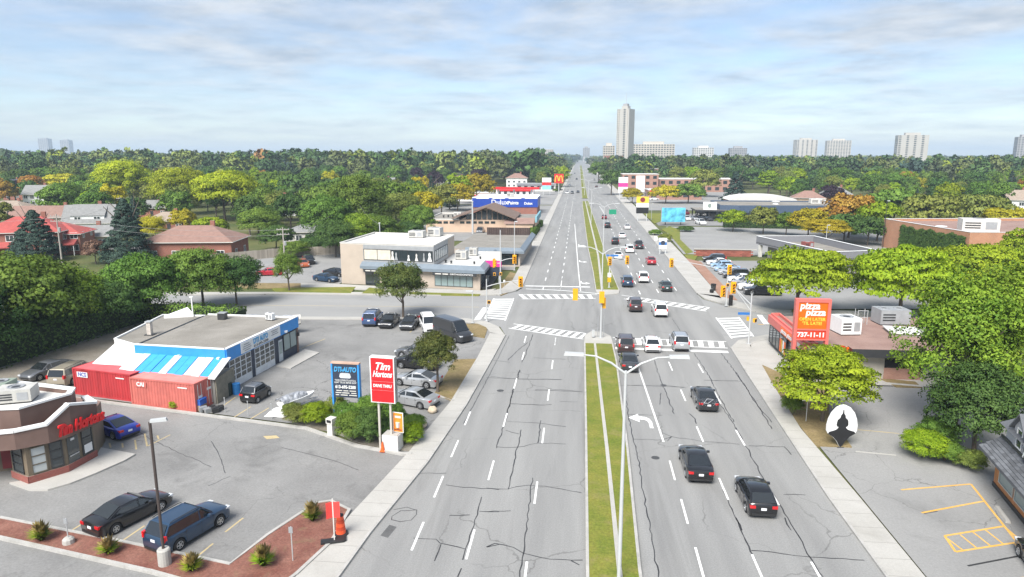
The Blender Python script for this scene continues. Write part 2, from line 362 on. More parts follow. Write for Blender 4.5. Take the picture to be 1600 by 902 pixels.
# the side street crosses at a slight angle
SN = [(-220, 75.5), (-51.5, 85.6), (-34.4, 87.0), (-21.8, 87.9), (-14.5, 88.0)]
SF = [(-220, 88.0), (-59.8, 99.4), (-42.1, 101.5), (-30, 102.2), (-16, 103.2)]
side = struct('side_street', MB().sheet(SN + [(-11.5, 86.5), (-9.6, 84), (-8.5, 80), (17.5, 77), (19, 80), (23, 82.8), (60, 85), (160, 91), (160, 101), (60, 95.5), (26, 94.6), (22, 99), (19.2, 104), (18.9, 108), (-9, 110), (-9.6, 107.5), (-12, 104)] + SF[::-1], -0.004), ASPH2)
struct('far_crossing', MB().sheet([(-90, 330), (-9, 331), (19.9, 331), (90, 333), (90, 347), (20, 345), (-9, 345), (-90, 343)], -0.003), ASPH2)

def kerb(path, w=0.16, z0=-0.05, z1=0.13, closed=False, name='kerb', parent=None, m=None):
    """a kerb of real height along a path; the path is its outer (road) edge, the stone lies to the left of it"""
    p = [Vector((q[0], q[1], 0)) for q in path]; n = len(p); inn = []
    for i in range(n):
        a = p[(i - 1) % n] if (i or closed) else p[i]; b = p[(i + 1) % n] if (i < n - 1 or closed) else p[i]
        d = (b - a).normalized(); inn.append(p[i] + Vector((-d.y, d.x, 0)) * w)
    mb = MB()
    for i in range(n if closed else n - 1):
        j = (i + 1) % n
        a, b, c2, d2 = p[i], p[j], inn[j], inn[i]
        z = lambda q, h: (q.x, q.y, h)
        mb.quad(z(a, z1), z(b, z1), z(c2, z1), z(d2, z1)); mb.quad(z(a, z0), z(b, z0), z(b, z1), z(a, z1)); mb.quad(z(c2, z0), z(d2, z0), z(d2, z1), z(c2, z1))
    return struct(name, mb, m or KERB, parent)

# lots
struct('parking_lot_coffee', MB().sheet([(-95, 10), (-12.2, 10), (-14, 30.5), (-13.5, 37), (-12.2, 45.6), (-16, 46.7), (-21.2, 49.6), (-30.4, 51.4), (-41.8, 53.7), (-60, 57), (-95, 57)], 0.02), LOT)
lot_g = struct('parking_lot_garage', MB().sheet([(-12.1, 46.0), (-11, 56.6), (-10.6, 70), (-10.5, 81), (-12.6, 86.2), (-22, 87.4), (-34.4, 86.6), (-51.5, 85), (-70, 83.9), (-70, 57), (-41.8, 54.4), (-30.4, 52.1), (-21.2, 50.3), (-16, 47.4)], 0.024), LOT)
struct('gravel_yard', MB().sheet([(-46, 56), (-36, 58), (-45, 74), (-56, 84), (-59, 60), (-52, 55.5)], 0.03), DIRT)
struct('parking_lot_east', MB().sheet([(18.3, 10), (60, 10), (60, 62), (36, 65.0), (24.6, 64.8), (21, 57.0), (18.4, 50.0)], 0.02), LOT2)
struct('forecourt_east', MB().sheet([(18.7, 64.0), (26.0, 64.9), (40.5, 64.9), (40.5, 82.0), (23.5, 81.8), (20.3, 79.2), (19.6, 76)], 0.10), CONC)
struct('car_dealer_lot', MB().sheet(pix((1092, 408), (1215, 408), (1345, 420), (1470, 483), (1180, 484), (1140, 468), (1085, 412)), 0.05), LOT2)
struct('upper_lot', MB().sheet([(23.4, 153), (37, 152), (60, 157), (100, 172), (112, 205), (57, 214), (27, 213), (24.5, 190)], 0.05), LOT2)
struct('clinic_yard', MB().sheet([(-60, 110), (-40.3, 111.0), (-40.2, 128), (-12, 128), (-12, 160), (-50, 152), (-62, 140)], 0.03), LOT2)
struct('school_yard', MB().sheet([(-46, 172), (-10.2, 172), (-10.2, 300), (-60, 300), (-52, 200)], 0.03), LOT2)
struct('petrol_forecourt', MB().sheet([(-80, 304), (-11.5, 304), (-11.5, 420), (-90, 420)], 0.03), LOT2)
struct('plaza_lot', MB().sheet([(25, 216), (56, 218), (110, 236), (104, 262), (26, 262)], 0.04), LOT)
struct('service_lot', MB().sheet([(25.2, 276), (60, 280), (95, 330), (95, 430), (25.4, 420)], 0.04), LOT2)
struct('lane', MB().sheet([(-110, 155), (-70, 148), (-62, 140), (-60, 128), (-66, 128), (-72, 142), (-112, 149)], 0.02), ASPH2)
struct('residential_street', MB().sheet([(-260, 128), (-110, 149), (-112, 157), (-262, 137)], 0.03), ASPH2)
struct('residential_street', MB().sheet([(-72, 190), (-46, 215), (-55, 262), (-62, 262), (-53, 216), (-78, 196)], 0.036), ASPH2)

# pavements (13 cm above the road) and their kerbs
PAVE = MATS['concrete_pavement'].copy(); PAVE.name = 'concrete_pavement_slabs'
_pt = PAVE.node_tree; _pb = next(n for n in _pt.nodes if n.type == 'BSDF_PRINCIPLED'); _src = _pb.inputs['Base Color'].links[0].from_socket
_pg = N(_pt, 'ShaderNodeNewGeometry'); _ps = N(_pt, 'ShaderNodeSeparateXYZ'); L(_pt, _pg.outputs['Position'], _ps.inputs[0])
_pa = N(_pt, 'ShaderNodeMath', operation='MULTIPLY'); _pa.inputs[1].default_value = 1 / 1.6; L(_pt, _ps.outputs['Y'], _pa.inputs[0]); _pf = N(_pt, 'ShaderNodeMath', operation='FRACT'); L(_pt, _pa.outputs[0], _pf.inputs[0])
_pl = N(_pt, 'ShaderNodeMath', operation='LESS_THAN'); _pl.inputs[1].default_value = 0.02; L(_pt, _pf.outputs[0], _pl.inputs[0])
_pm = N(_pt, 'ShaderNodeMix', data_type='RGBA'); _pm.inputs['B'].default_value = (0.22, 0.21, 0.19, 1); L(_pt, _pl.outputs[0], _pm.inputs['Factor']); L(_pt, _src, _pm.inputs['A']); L(_pt, _pm.outputs['Result'], _pb.inputs['Base Color'])
def pavement(outer, inner, z=0.125):
    return struct('pavement', MB().prism([(x, y) for x, y in outer] + [(x, y) for x, y in inner[::-1]], -0.06, z), PAVE)
OL = [(-14.4, -60), (-14.2, 30.6), (-13.4, 37.1), (-12.1, 45.8), (-10.95, 56.6), (-10.55, 70), (-10.5, 80.8)]
pavement(OL, [(x - 0.16, y) for x, y in KL])
kerb(KL)
kerb(KL2, m=KERB); pavement([(-11.2, 116), (-11.3, 190), (-11.4, 400), (-11.4, 1500)], [(-9.16, 110), (-9.26, 190), (-9.36, 400), (-9.36, 1500)])
kerb([(x, y) for x, y in KR[::-1]]); kerb([(x, y) for x, y in KR2[::-1]])
pavement([(x + 0.16, y) for x, y in KR], [(18.3, -60), (18.2, 42), (18.0, 53.3), (19.0, 68), (19.9, 78)])
pavement([(x + 0.16, y) for x, y in KR2], [(22.0, 104.5), (22.7, 130), (23.7, 203), (24.3, 300), (24.9, 596), (25, 3000)])
# corners and the side street's pavements
pavement([(-8.7, 80.2), (-9.8, 83.8), (-11.6, 86.3), (-14.5, 87.9), (-21.8, 87.8), (-34.4, 86.9), (-51.5, 85.5), (-120, 80)], [(-10.4, 80.5), (-11.4, 83.5), (-12.9, 85.4), (-16, 86.6), (-21.8, 86.6), (-34.4, 85.6), (-51.5, 84.3), (-120, 79)])
pavement([(-9.2, 110), (-9.8, 107.4), (-12, 104.1), (-16, 103.3), (-30, 102.3), (-42.1, 101.6), (-59.8, 99.5), (-150, 93.5)], [(-11.4, 116), (-12.2, 109.2), (-14.2, 106.2), (-18.4, 105.6), (-30, 104.2), (-42.1, 103.4), (-59.8, 101.4), (-150, 95.3)])
pavement([(17.6, 77), (19.1, 80.1), (23, 83.0), (60, 85.2), (100, 87.3)], [(19.9, 78), (20.6, 79.1), (23.5, 81.7), (60, 83.2), (100, 85.3)])
pavement([(19.0, 108), (19.4, 104.2), (22.1, 99.2), (26, 94.8), (60, 95.7)], [(22.0, 106.5), (23.2, 104.0), (24.6, 101.2), (28, 97.4), (60, 97.8)])
struct('clinic_front_walk', MB().prism(pix((470, 449.5), (760, 461), (775, 452), (752, 455), (570, 447), (535, 445), (470, 443)), -0.05, 0.11), CONC)
verge = lambda poly, m, z=0.118: struct('grass_verge', MB().prism(poly, -0.06, z), m)
verge(pix((430, 457.5), (548, 459.5), (556, 449.5), (470, 450.5), (425, 452)), GRASSM, 0.128)
verge(pix((565, 459.8), (600, 460.5), (600, 453), (577, 450.5)), GRASSM, 0.128)
verge(pix((640, 461.2), (748, 463.2), (752, 460.8), (640, 457.5)), GRASSM, 0.128)
verge(pix((782, 463), (800, 456), (812, 430), (797, 426), (783, 445)), GRASSD, 0.122)
verge(pix((679, 616), (706, 628), (744.5, 562), (711, 563)), GRASSD, 0.1)
verge(pix((709, 507), (764, 507), (757, 529), (738, 526)), GRASSD, 0.1)
verge([(18.05, 50.1), (18.1, 54.5), (18.75, 64.0), (19.35, 70.5), (21.0, 66.6), (22.3, 64.9), (24.2, 64.7), (21.4, 57.0), (20.7, 50.1)], GRASSD, 0.108)
verge(pix((1400, 606), (1440, 607), (1430, 598), (1370, 592)), GRASSD, 0.115)
verge([(-44, 110.9), (-40.2, 110.9), (-40.2, 106.6), (-60, 105.5), (-60, 110)], GRASSD, 0.05)
# right side, beyond the crossing
struct('brick_paved_strip', MB().prism(pix((1062, 402), (1095, 410), (1152, 470), (1128, 468), (1086, 418)), -0.05, 0.12), BRICKPAVE)
verge([(22.9, 135), (23.3, 152), (26.5, 152.4), (25, 146), (23.4, 140)], GRASSM, 0.1)
verge([(24, 153), (25.2, 192), (24.6, 205), (28, 213), (30, 205), (26.5, 180), (26, 156)], GRASSM, 0.1)
verge([(24.4, 222), (24.6, 262), (34, 262), (35, 243), (28, 232)], GRASSM, 0.1)

# median: grass between kerbs, a narrow concrete strip along it
def median(left, right, name, strip=None):
    loop = left + right[::-1]
    r = struct(name, MB().prism(loop, -0.06, 0.15), GRASSM)
    if sum(loop[i][0] * loop[(i + 1) % len(loop)][1] - loop[(i + 1) % len(loop)][0] * loop[i][1] for i in range(len(loop))) < 0: loop = loop[::-1]
    kerb(loop, w=0.17, z1=0.175, closed=True, parent=r)
    return r
MED = median([(0.75, -30), (0.75, 33), (0.85, 50), (0.95, 77)], [(3.3, -30), (3.65, 33), (4.05, 48), (4.4, 70), (4.3, 77)], 'median')
struct('median_nose', MB().prism([(0.95, 77.0), (4.3, 77.0), (4.2, 80.4), (3.3, 82.4), (1.9, 82.6), (1.1, 80.5)], -0.05, 0.14), CONC)
st = MB(); pts = [(2.52, -30), (2.5, 33), (2.45, 48), (2.2, 77)]
st.prism([(x - 0.13, y) for x, y in pts] + [(x + 0.13, y) for x, y in pts[::-1]], 0.1, 0.19)
struct('concrete_strip', st, CONC, MED)
MED2 = median([(3.0, 109.5), (2.9, 127), (2.4, 159), (2.1, 220), (1.8, 300), (1.8, 328)], [(6.9, 109.5), (6.4, 132), (6.2, 159), (6.0, 200), (5.3, 270), (4.9, 328)], 'median_beyond_crossing')
struct('median_nose', MB().prism([(3.0, 109.5), (6.9, 109.5), (6.6, 106.8), (4.6, 105.6), (3.2, 107)], -0.05, 0.14), CONC)
st = MB(); pts = [(4.1, 110.0), (4.5, 148), (4.0, 220), (3.3, 327)]
st.prism([(x - 0.2, y) for x, y in pts] + [(x + 0.2, y) for x, y in pts[::-1]], 0.1, 0.19); struct('concrete_strip', st, CONC, MED2)
median([(1.8, 350), (1.8, 520), (1.9, 900), (1.9, 1500)], [(4.8, 350), (4.7, 520), (5.2, 900), (5.4, 1500)], 'median_far')

# the coffee shop lot: mulch bed between kerbs
bed = [(-60, 38.6), (-34.1, 34.4), (-25.6, 32.75), (-18.1, 31.2), (-17.3, 34.2), (-15.9, 38.0), (-15.2, 38.3), (-13.75, 37.4), (-13.6, 34), (-14.35, 30.8), (-15.2, 28.6), (-21.9, 30.4), (-32.8, 32.7), (-60, 36.6)]
mu = struct('mulch_bed', MB().prism(bed, -0.05, 0.15), MULCH)
kerb(bed, w=0.2, z0=-0.05, z1=0.19, closed=True, parent=mu)
kerb([(-11.8, 45.9), (-12.4, 45.8), (-16.2, 46.9), (-21.3, 49.8), (-30.4, 51.6), (-41.8, 53.9), (-45.5, 54.6)], w=0.3, z1=0.17)
planting = struct('planting_bed', MB().prism(pix((480, 668), (525, 676), (560, 694), (600, 702), (640, 706), (660, 690), (640, 655), (590, 640), (520, 632), (440, 655)), -0.05, 0.12), DIRT)
struct('shop_apron', MB().prism(pix((148, 700), (212, 712), (195, 722), (150, 742), (110, 758), (75, 768), (46, 768), (15, 757), (46, 752), (100, 735)), -0.05, 0.14), CONC)
struct('garage_apron', MB().prism([(-30.8, 65.2), (-29.0, 64.6), (-28.2, 70.4), (-30.3, 71.5)], -0.05, 0.12), CONC)
kerb(pix((745, 562), (707, 628), (679, 616)), w=0.15, z1=0.14)
kerb(pix((1440, 604), (1345, 596)), w=0.5, z1=0.12)

# ------------------------------------------------------------------ painted markings: each one a sheet 4 mm above the asphalt
def strip_mesh(w, l):
    return MB().quad((-w / 2, -l / 2, 0), (w / 2, -l / 2, 0), (w / 2, l / 2, 0), (-w / 2, l / 2, 0)).mesh('lane_dash', PAINTW)
DASH = strip_mesh(0.13, 3.0); DASHF = strip_mesh(0.15, 3.0)
def dash(x, y, me=DASH, z=0.004, rz=0.0):
    o = put('lane_dash', me, road); o.location = (x, y, z); o.rotation_euler = (0, 0, rz); return o
for k in range(-1, 5): dash(-2.4, 41.0 + 9.25 * k); 
for k in range(-1, 4): dash(-5.7, 43.9 + 9.25 * k)
for y in (29.3, 35.2, 41.2, 47.2, 53.2): dash(-8.85, y)
dash(-6.0, 78.5); dash(-2.4, 77.8)
for y in (28.4, 34.0, 39.5, 45.1): dash(6.85, y, rz=-0.01)
for y in (24.6, 33.6, 42.7, 51.7, 60.6, 69.4): dash(9.85, y)
for y in (24.2, 33.2, 42.3, 51.3, 60.2, 69.0): dash(12.85, y)
for k in range(26):
    for x in (-5.5, -2.65): dash(x, 110.5 + 8.6 * k, DASHF)
for k in range(26):
    dash(10.0 - 0.004 * k, 108.5 + 8.6 * k, DASHF); dash(13.0, 110 + 8.6 * k, DASHF); dash(16.1, 112 + 8.6 * k, DASHF)
for k in range(16):
    for x in (-5.6, -2.3, 8.2, 11.4): dash(x, 352 + 14 * k, DASHF)
def paint(poly, name, parent=road, m=None, z=0.004):
    return MB().sheet(poly, z).build(name, m or PAINTW, parent)
paint([(6.75, 49.9), (6.9, 49.9), (6.45, 75.0), (6.3, 75.0)], 'lane_line')
paint([(0.55, 108.8), (0.7, 108.8), (0.3, 131), (-0.95, 219), (-1.1, 219), (0.15, 131)], 'lane_line')
paint([(-2.7, 108.8), (-2.58, 108.8), (-2.58, 122), (-2.7, 122)], 'lane_line')
paint([(10.0, 236), (10.15, 236), (9.2, 300), (9.05, 300)], 'lane_line')
# stop lines
paint([(4.5, 75.3), (16.9, 74.9), (16.95, 75.7), (4.5, 76.1)], 'stop_line')
paint([(-13.55, 87.8), (-12.7, 87.9), (-12.6, 95.2), (-13.4, 95.1)], 'stop_line', side, z=0.0)
paint([(24.2, 88.6), (24.9, 88.7), (25.4, 94.2), (24.7, 94.2)], 'stop_line', side, z=0.0)
paint([(-8.6, 112), (2.2, 112), (2.2, 112.6), (-8.6, 112.6)], 'stop_line')
# zebra crossings
def zebra(a0, a1, b0, b1, n, w=0.5, shift=0.0, lines=True, parent=road, z=0.0045):
    a0, a1, b0, b1 = (Vector((*p[:2], 0)) for p in (a0, a1, b0, b1))
    for i in range(n):
        t0 = (i + 0.25) / n; t1 = (i + 0.25 + w) / n; s = shift / n
        f = lambda u, v, t: u.lerp(v, t)
        paint([f(a0, a1, t0), f(a0, a1, t1), f(b0, b1, min(1.02, t1 + s)), f(b0, b1, min(1.0, t0 + s))], 'crosswalk_stripe', parent, z=z)
    if lines:
        for p, q in ((a0, a1), (b0, b1)):
            d = (q - p).normalized(); nn = Vector((-d.y, d.x, 0)) * 0.1
            paint([p - nn, q - nn, q + nn, p + nn], 'crosswalk_line', parent, z=z + 0.002)
zebra((-8.5, 83.6), (0.9, 79.2), (-8.1, 85.9), (1.1, 82.0), 10, shift=0.7)
zebra((4.5, 77.5), (17.2, 76.9), (4.4, 80.2), (17.6, 79.7), 11)
zebra((-8.3, 101.6), (2.9, 103.1), (-8.8, 105.0), (3.2, 106.0), 9, shift=-0.5)
zebra((7.2, 103.2), (18.2, 95.8), (7.0, 106.0), (18.9, 98.4), 10, shift=0.9)
zebra((-12.2, 88.4), (-12.6, 101.6), (-9.4, 87.6), (-9.6, 102.0), 10, parent=side, z=0.0045)
zebra((18.6, 81.2), (18.8, 92.0), (21.4, 82.4), (21.9, 92.6), 8, parent=side, z=0.0045)
paint([(23.5, 88.6), (60, 90.2), (60, 90.4), (23.5, 88.8)], 'lane_line', side, m=PAINTY, z=0.0)
paint([(-14, 95.3), (-80, 91.5), (-80, 91.65), (-14, 95.45)], 'lane_line', side, m=PAINTF, z=0.0)
def turn_arrow(x, y, s=1.0, flip=1, z=0.005):
    pts = [(0.62, -1.2), (0.9, -1.2), (0.9, -0.2), (0.75, 0.25), (0.4, 0.5), (-0.1, 0.55), (-0.1, 0.95), (-0.95, 0.3), (-0.1, -0.35), (-0.1, 0.1), (0.3, 0.05), (0.52, -0.1), (0.62, -0.4)]
    return paint([(x + flip * a * s, y + b * s * 1.4 * flip) for a, b in pts], 'turn_arrow', z=z)
turn_arrow(5.45, 54.2, 1.0)
for x, y in ((1.4, 116), (1.2, 140), (1.0, 166)): turn_arrow(x, y, 0.95, -1)
# parking bays
def stall(a, b, m, w=0.1, z=0.029, parent=None):
    a, b = Vector(a[:2]).to_3d(), Vector(b[:2]).to_3d(); d = (b - a).normalized(); nn = Vector((-d.y, d.x, 0)) * w / 2
    o = paint([a - nn, b - nn, b + nn, a + nn], 'parking_line', parent, m, z)
    if parent is None: o['kind'] = 'structure'
    return o
PL = bpy.data.objects['parking_lot_coffee']; PG = lot_g; PE = bpy.data.objects['parking_lot_east']
for a, b in (((108, 832), (150, 806)), ((182, 852), (226, 822)), ((306, 872), (333, 850)), ((352, 832), (380, 810)), ((148, 690), (150, 703)), ((171, 693), (173, 700)), ((191, 693), (192, 700)), ((211, 688), (213, 703)), ((226, 678), (230, 698)), ((230, 698), (266, 680)), ((246, 681), (248, 687))):
    stall(at(*a), at(*b), PAINTF, 0.12, 0.026, PL)
paint(pix((411, 682), (432, 681), (437, 685), (417, 687)), 'paint_patch', PL, PAINTF, 0.027)
for a, b in (((340, 641), (368, 621)), ((362, 655), (392, 636)), ((392, 655), (420, 638)), ((470, 545), (508, 530)), ((640, 520), (653, 510))):
    stall(at(*a), at(*b), PAINTF, 0.12, 0.03, PG)
for a, b in (((1408, 766), (1517, 757)), ((1517, 757), (1605, 868)), ((1440, 802), (1536, 784)), ((1476, 838), (1568, 823)), ((1568, 823), (1598, 848)), ((1493, 863), (1590, 848)), ((1476, 838), (1493, 863)), ((1480, 842), (1505, 861)), ((1500, 836), (1527, 858)), ((1520, 832), (1548, 854)), ((1540, 829), (1568, 851)), ((1590, 905), (1640, 898))):
    stall(at(*a), at(*b), PAINTY, 0.14 if a[0] not in (1480, 1500, 1520, 1540) else 0.1, 0.026 + 0.0008 * random.random(), PE)
stall(at(1340, 672), at(1405, 678), PAINTF, 0.12, 0.026, PE); stall(at(1337, 706), at(1400, 712), CONC, 0.2, 0.026, PE)
stall(at(1512, 885), at(1600, 868), TAR, 0.12, 0.0255, PE)

# tar-sealed cracks in the asphalt
def ribbon(pts, w, parent, z=0.0035, name='crack_seal', step=0.5, wob=0.07):
    P = [Vector((p[0], p[1], 0)) for p in pts]; q = []
    for a, b in zip(P, P[1:]):
        n = max(1, int((b - a).length / step))
        for i in range(n): q.append(a.lerp(b, i / n))
    q.append(P[-1])
    for i in range(1, len(q) - 1): q[i] = q[i] + Vector((random.uniform(-wob, wob), random.uniform(-wob, wob), 0))
    vs = []; n = len(q)
    for i, p in enumerate(q):
        d = (q[min(i + 1, n - 1)] - q[max(i - 1, 0)]).normalized(); k = w * random.uniform(0.32, 0.62)
        vs += [(p.x - d.y * k, p.y + d.x * k, z), (p.x + d.y * k, p.y - d.x * k, z)]
    return MB().add(vs, [(2 * i + 1, 2 * i + 3, 2 * i + 2, 2 * i) for i in range(n - 1)]).build(name, TAR, parent)
CR3 = [[(130, 95), (95, 210), (75, 290), (40, 400)], [(0, 125), (140, 130), (295, 132)], [(80, 295), (200, 303), (310, 316)], [(212, 292), (200, 380)], [(40, 395), (115, 398), (200, 380), (310, 384)],
       [(135, 328), (118, 410), (85, 560)], [(75, 330), (128, 345)], [(0, 555), (80, 560), (160, 543), (260, 553), (370, 573)], [(180, 515), (165, 640), (150, 780), (130, 902)],
       [(0, 785), (30, 770), (100, 785), (140, 810), (250, 830), (375, 836)], [(330, 838), (362, 855)], [(0, 648), (95, 644)], [(285, 218), (355, 220)], [(190, 172), (300, 178), (375, 180)], [(100, 228), (230, 232)],
       [(545, 215), (560, 310), (590, 430), (605, 540), (640, 720), (670, 902)], [(550, 268), (685, 272)], [(570, 365), (690, 368), (720, 355), (830, 372), (985, 385)], [(685, 340), (720, 355), (705, 372)],
       [(905, 225), (960, 300), (997, 370)], [(790, 265), (815, 285), (818, 305)], [(905, 520), (950, 620), (995, 720)], [(860, 135), (990, 140)], [(510, 155), (690, 155), (780, 165)], [(680, 185), (675, 230)]]
CR2 = [[(790, 543), (860, 552), (997, 562)], [(690, 498), (790, 497)], [(928, 590), (905, 680), (885, 740), (855, 835)], [(920, 646), (997, 648)], [(803, 662), (882, 660)], [(663, 750), (750, 753), (770, 772), (865, 793)],
       [(770, 775), (745, 840)], [(850, 868), (835, 902)], [(950, 785), (997, 775)], [(585, 640), (640, 632), (672, 642), (678, 660), (655, 682), (610, 688), (580, 680), (582, 665), (610, 645), (678, 640)]]
CR4 = [[(0, 105), (70, 210), (140, 325)], [(0, 320), (60, 430), (120, 540), (200, 670), (230, 720), (290, 830), (340, 902)], [(50, 390), (190, 395), (215, 425)], [(0, 670), (60, 800), (100, 900)],
       [(60, 798), (180, 810), (290, 822), (500, 836)], [(185, 580), (270, 582)], [(190, 670), (215, 720)]]
CR5 = [[(555, 460), (520, 560), (500, 600)], [(490, 640), (450, 760), (415, 902)], [(345, 672), (480, 685), (700, 688)], [(565, 740), (690, 738), (800, 748)], [(440, 808), (610, 815), (650, 812)], [(530, 500), (480, 540), (430, 590)], [(355, 590), (440, 600)], [(560, 577), (720, 585)]]
CR6 = [[(330, 590), (360, 690), (400, 780), (430, 860)], [(190, 715), (480, 725)], [(530, 555), (600, 660), (660, 780), (730, 900)], [(660, 545), (760, 680), (850, 820), (920, 902)], [(580, 690), (750, 693)], [(420, 380), (470, 460)]]
for lst, sc_, ox, oy, w in ((CR3, 2.4925, 760, 540, 0.072), (CR2, 2.4925, 380, 540, 0.072), (CR4, 2.491, 1150, 540, 0.075), (CR5, 3.22, 660, 380, 0.08), (CR6, 3.22, 920, 380, 0.08)):
    for pl in lst:
        if len(pl) > 9: w_ = 0.06
        else: w_ = w
        ribbon([at(ox + x / sc_, oy + y / sc_) for x, y in pl], w_, road)
for pl in ([(185, 655), (240, 690), (330, 730)], [(330, 690), (345, 715), (352, 740)], [(325, 760), (360, 745)], [(440, 700), (520, 720), (560, 735)]):
    ribbon([at(*p) for p in pl], 0.05, PL, 0.0255)
# dark road joint along the left kerb, patches
ribbon([(-9.0, 52), (-8.75, 58), (-8.3, 71), (-8.05, 80)], 0.06, road, wob=0.03)
for poly in ([(-11.0, 35.0), (-10.5, 34.8), (-10.3, 36.0), (-10.8, 36.2)], [(-26.8, 83.8), (-24.6, 84.2), (-24.4, 83.0), (-26.2, 82.6)], [(-22.4, 83.3), (-20.4, 83.9), (-20.0, 83.0), (-22, 82.4)]):
    paint(poly, 'asphalt_patch', road if poly[0][0] > -12 else PG, PATCH, 0.003 if poly[0][0] > -12 else 0.0275)
paint(pix((1440, 800), (1462, 797), (1466, 800), (1444, 804)), 'asphalt_patch', PE, PATCH, 0.0245)
ch = MB(); c0 = at(885, 640)
for p, r in (((-6.9, 60.2), 0.33), ((8.4, 63.2), 0.3), ((-10.2, 80.0), 0.3), ((5.9, 47.0), 0.3)):
    o = MB().lathe([(r, 0), (r, 0.006)], (p[0], p[1], 0.001), 16).build('manhole_cover', M('cast_iron', (0.06, 0.06, 0.06), rough=0.6), road)

# ------------------------------------------------------------------ building helpers
WHITE = M('white_paint', (0.74, 0.74, 0.73), rough=0.6, var=0.06)
OFFW = M('off_white_paint', (0.6, 0.58, 0.54), rough=0.7, var=0.08)
DARK = M('dark_metal', (0.035, 0.036, 0.038), rough=0.45, var=0.15)
GREYM = M('grey_metal', (0.36, 0.37, 0.38), rough=0.5, metal=0.3, var=0.1)
GALV = M('galvanised_steel', (0.52, 0.53, 0.53), rough=0.45, metal=0.35, var=0.08)
HVACM = M('rooftop_unit_casing', (0.45, 0.44, 0.41), rough=0.6, var=0.12, scale=2, streak=True)
GLASS = glass_mat('window_glass', (0.03, 0.04, 0.045))
GLASSL = glass_mat('window_glass_pale', (0.22, 0.29, 0.29), 0.1)
GLASSB = glass_mat('window_glass_blind', (0.42, 0.45, 0.45), 0.25)
BLACKT = M('black_cavity', (0.012, 0.012, 0.013), rough=0.9)
ROOFG = ground_mat('flat_roof_gravel', (0.2, 0.185, 0.16), (0.28, 0.26, 0.23), scale=0.3, fine=7, famt=0.2, stain=(0.13, 0.12, 0.105), stain_amt=0.7, stain_scale=0.35)
ROOFW = ground_mat('flat_roof_white', (0.55, 0.54, 0.51), (0.68, 0.67, 0.64), scale=0.3, fine=7, famt=0.08, stain=(0.3, 0.29, 0.27), stain_amt=0.7, stain_scale=0.4)
ROOFR = ground_mat('flat_roof_reddish', (0.24, 0.15, 0.125), (0.32, 0.215, 0.18), scale=0.3, fine=7, famt=0.15, stain=(0.16, 0.11, 0.09), stain_amt=0.6, stain_scale=0.35)
BEIGE = M('beige_stucco', (0.44, 0.37, 0.305), rough=0.9, var=0.07, scale=0.6, bump=0.15, bscale=9)
PEACH = M('peach_stucco', (0.56, 0.41, 0.3), rough=0.9, var=0.08, scale=0.5)
BROWNB = brick_mat('brown_brick', (0.2, 0.115, 0.085), (0.15, 0.085, 0.065), (0.22, 0.18, 0.16), 2.2)
REDB = brick_mat('red_brick', (0.3, 0.1, 0.065), (0.23, 0.075, 0.05), (0.3, 0.24, 0.2), 2.2)
ORANGEB = brick_mat('orange_brick', (0.46, 0.22, 0.12), (0.4, 0.18, 0.1), (0.42, 0.32, 0.24), 2.2)
PINKB = brick_mat('pale_red_brick', (0.36, 0.19, 0.14), (0.3, 0.15, 0.11), (0.36, 0.27, 0.22), 2.2)
TANB = brick_mat('tan_brick', (0.42, 0.32, 0.22), (0.36, 0.27, 0.19), (0.42, 0.36, 0.3), 2.2)
BLUEF = M('bright_blue_metal', (0.035, 0.27, 0.68), rough=0.45, var=0.08)
NAVY = M('navy_paint', (0.028, 0.038, 0.065), rough=0.55, var=0.12)
REDS = M('sign_red', (0.68, 0.016, 0.02), rough=0.4, var=0.04)
GREYW = M('grey_block_wall', (0.27, 0.26, 0.235), rough=0.9, var=0.15, scale=0.9, streak=True)
SLATE = M('slate_blue_metal', (0.17, 0.205, 0.24), rough=0.5, var=0.08)

def V2(p): return Vector((p[0], p[1], 0))
def on_wall(name, mat, p0, p1, u0, u1, z0, z1, parent, out=0.04, thick=0.1):
    """a slab on a wall; the wall runs p0 -> p1 left to right as seen from outside"""
    a, b = V2(p0), V2(p1); d = (b - a).normalized(); n = Vector((d.y, -d.x, 0))
    q = [a + d * u0 + n * out, a + d * u1 + n * out, a + d * u1 + n * (out - thick), a + d * u0 + n * (out - thick)]
    return MB().prism([(v.x, v.y) for v in q], z0, z1).build(name, mat, parent)
def window(p0, p1, u0, u1, z0, z1, parent, cols=1, rows=1, fm=None, gm=None, fw=0.07, out=0.03, name='window', sill=False):
    w = on_wall(name, gm or GLASS, p0, p1, u0, u1, z0, z1, parent, out, 0.06)
    a, b = V2(p0), V2(p1); d = (b - a).normalized(); n = Vector((d.y, -d.x, 0)); mb = MB()
    def bar(ua, ub, za, zb):
        q = [a + d * ua + n * (out + 0.04), a + d * ub + n * (out + 0.04), a + d * ub + n * (out - 0.02), a + d * ua + n * (out - 0.02)]
        mb.prism([(v.x, v.y) for v in q], za, zb)
    for i in range(cols + 1):
        u = u0 + (u1 - u0) * i / cols; bar(u - fw / 2, u + fw / 2, z0 - fw / 2, z1 + fw / 2)
    for j in range(rows + 1):
        z = z0 + (z1 - z0) * j / rows
        for i in range(cols):
            bar(u0 + (u1 - u0) * i / cols + fw / 2, u0 + (u1 - u0) * (i + 1) / cols - fw / 2, z - fw / 2, z + fw / 2)
    mb.build('frame', fm or WHITE, w)
    if sill: on_wall('sill', CONC, p0, p1, u0 - 0.08, u1 + 0.08, z0 - 0.14, z0 - fw / 2 - 0.005, w, 0.1, 0.1)
    return w
def settle(root):
    for ch in root.children: ch.location = ch.location - root.location
    return root
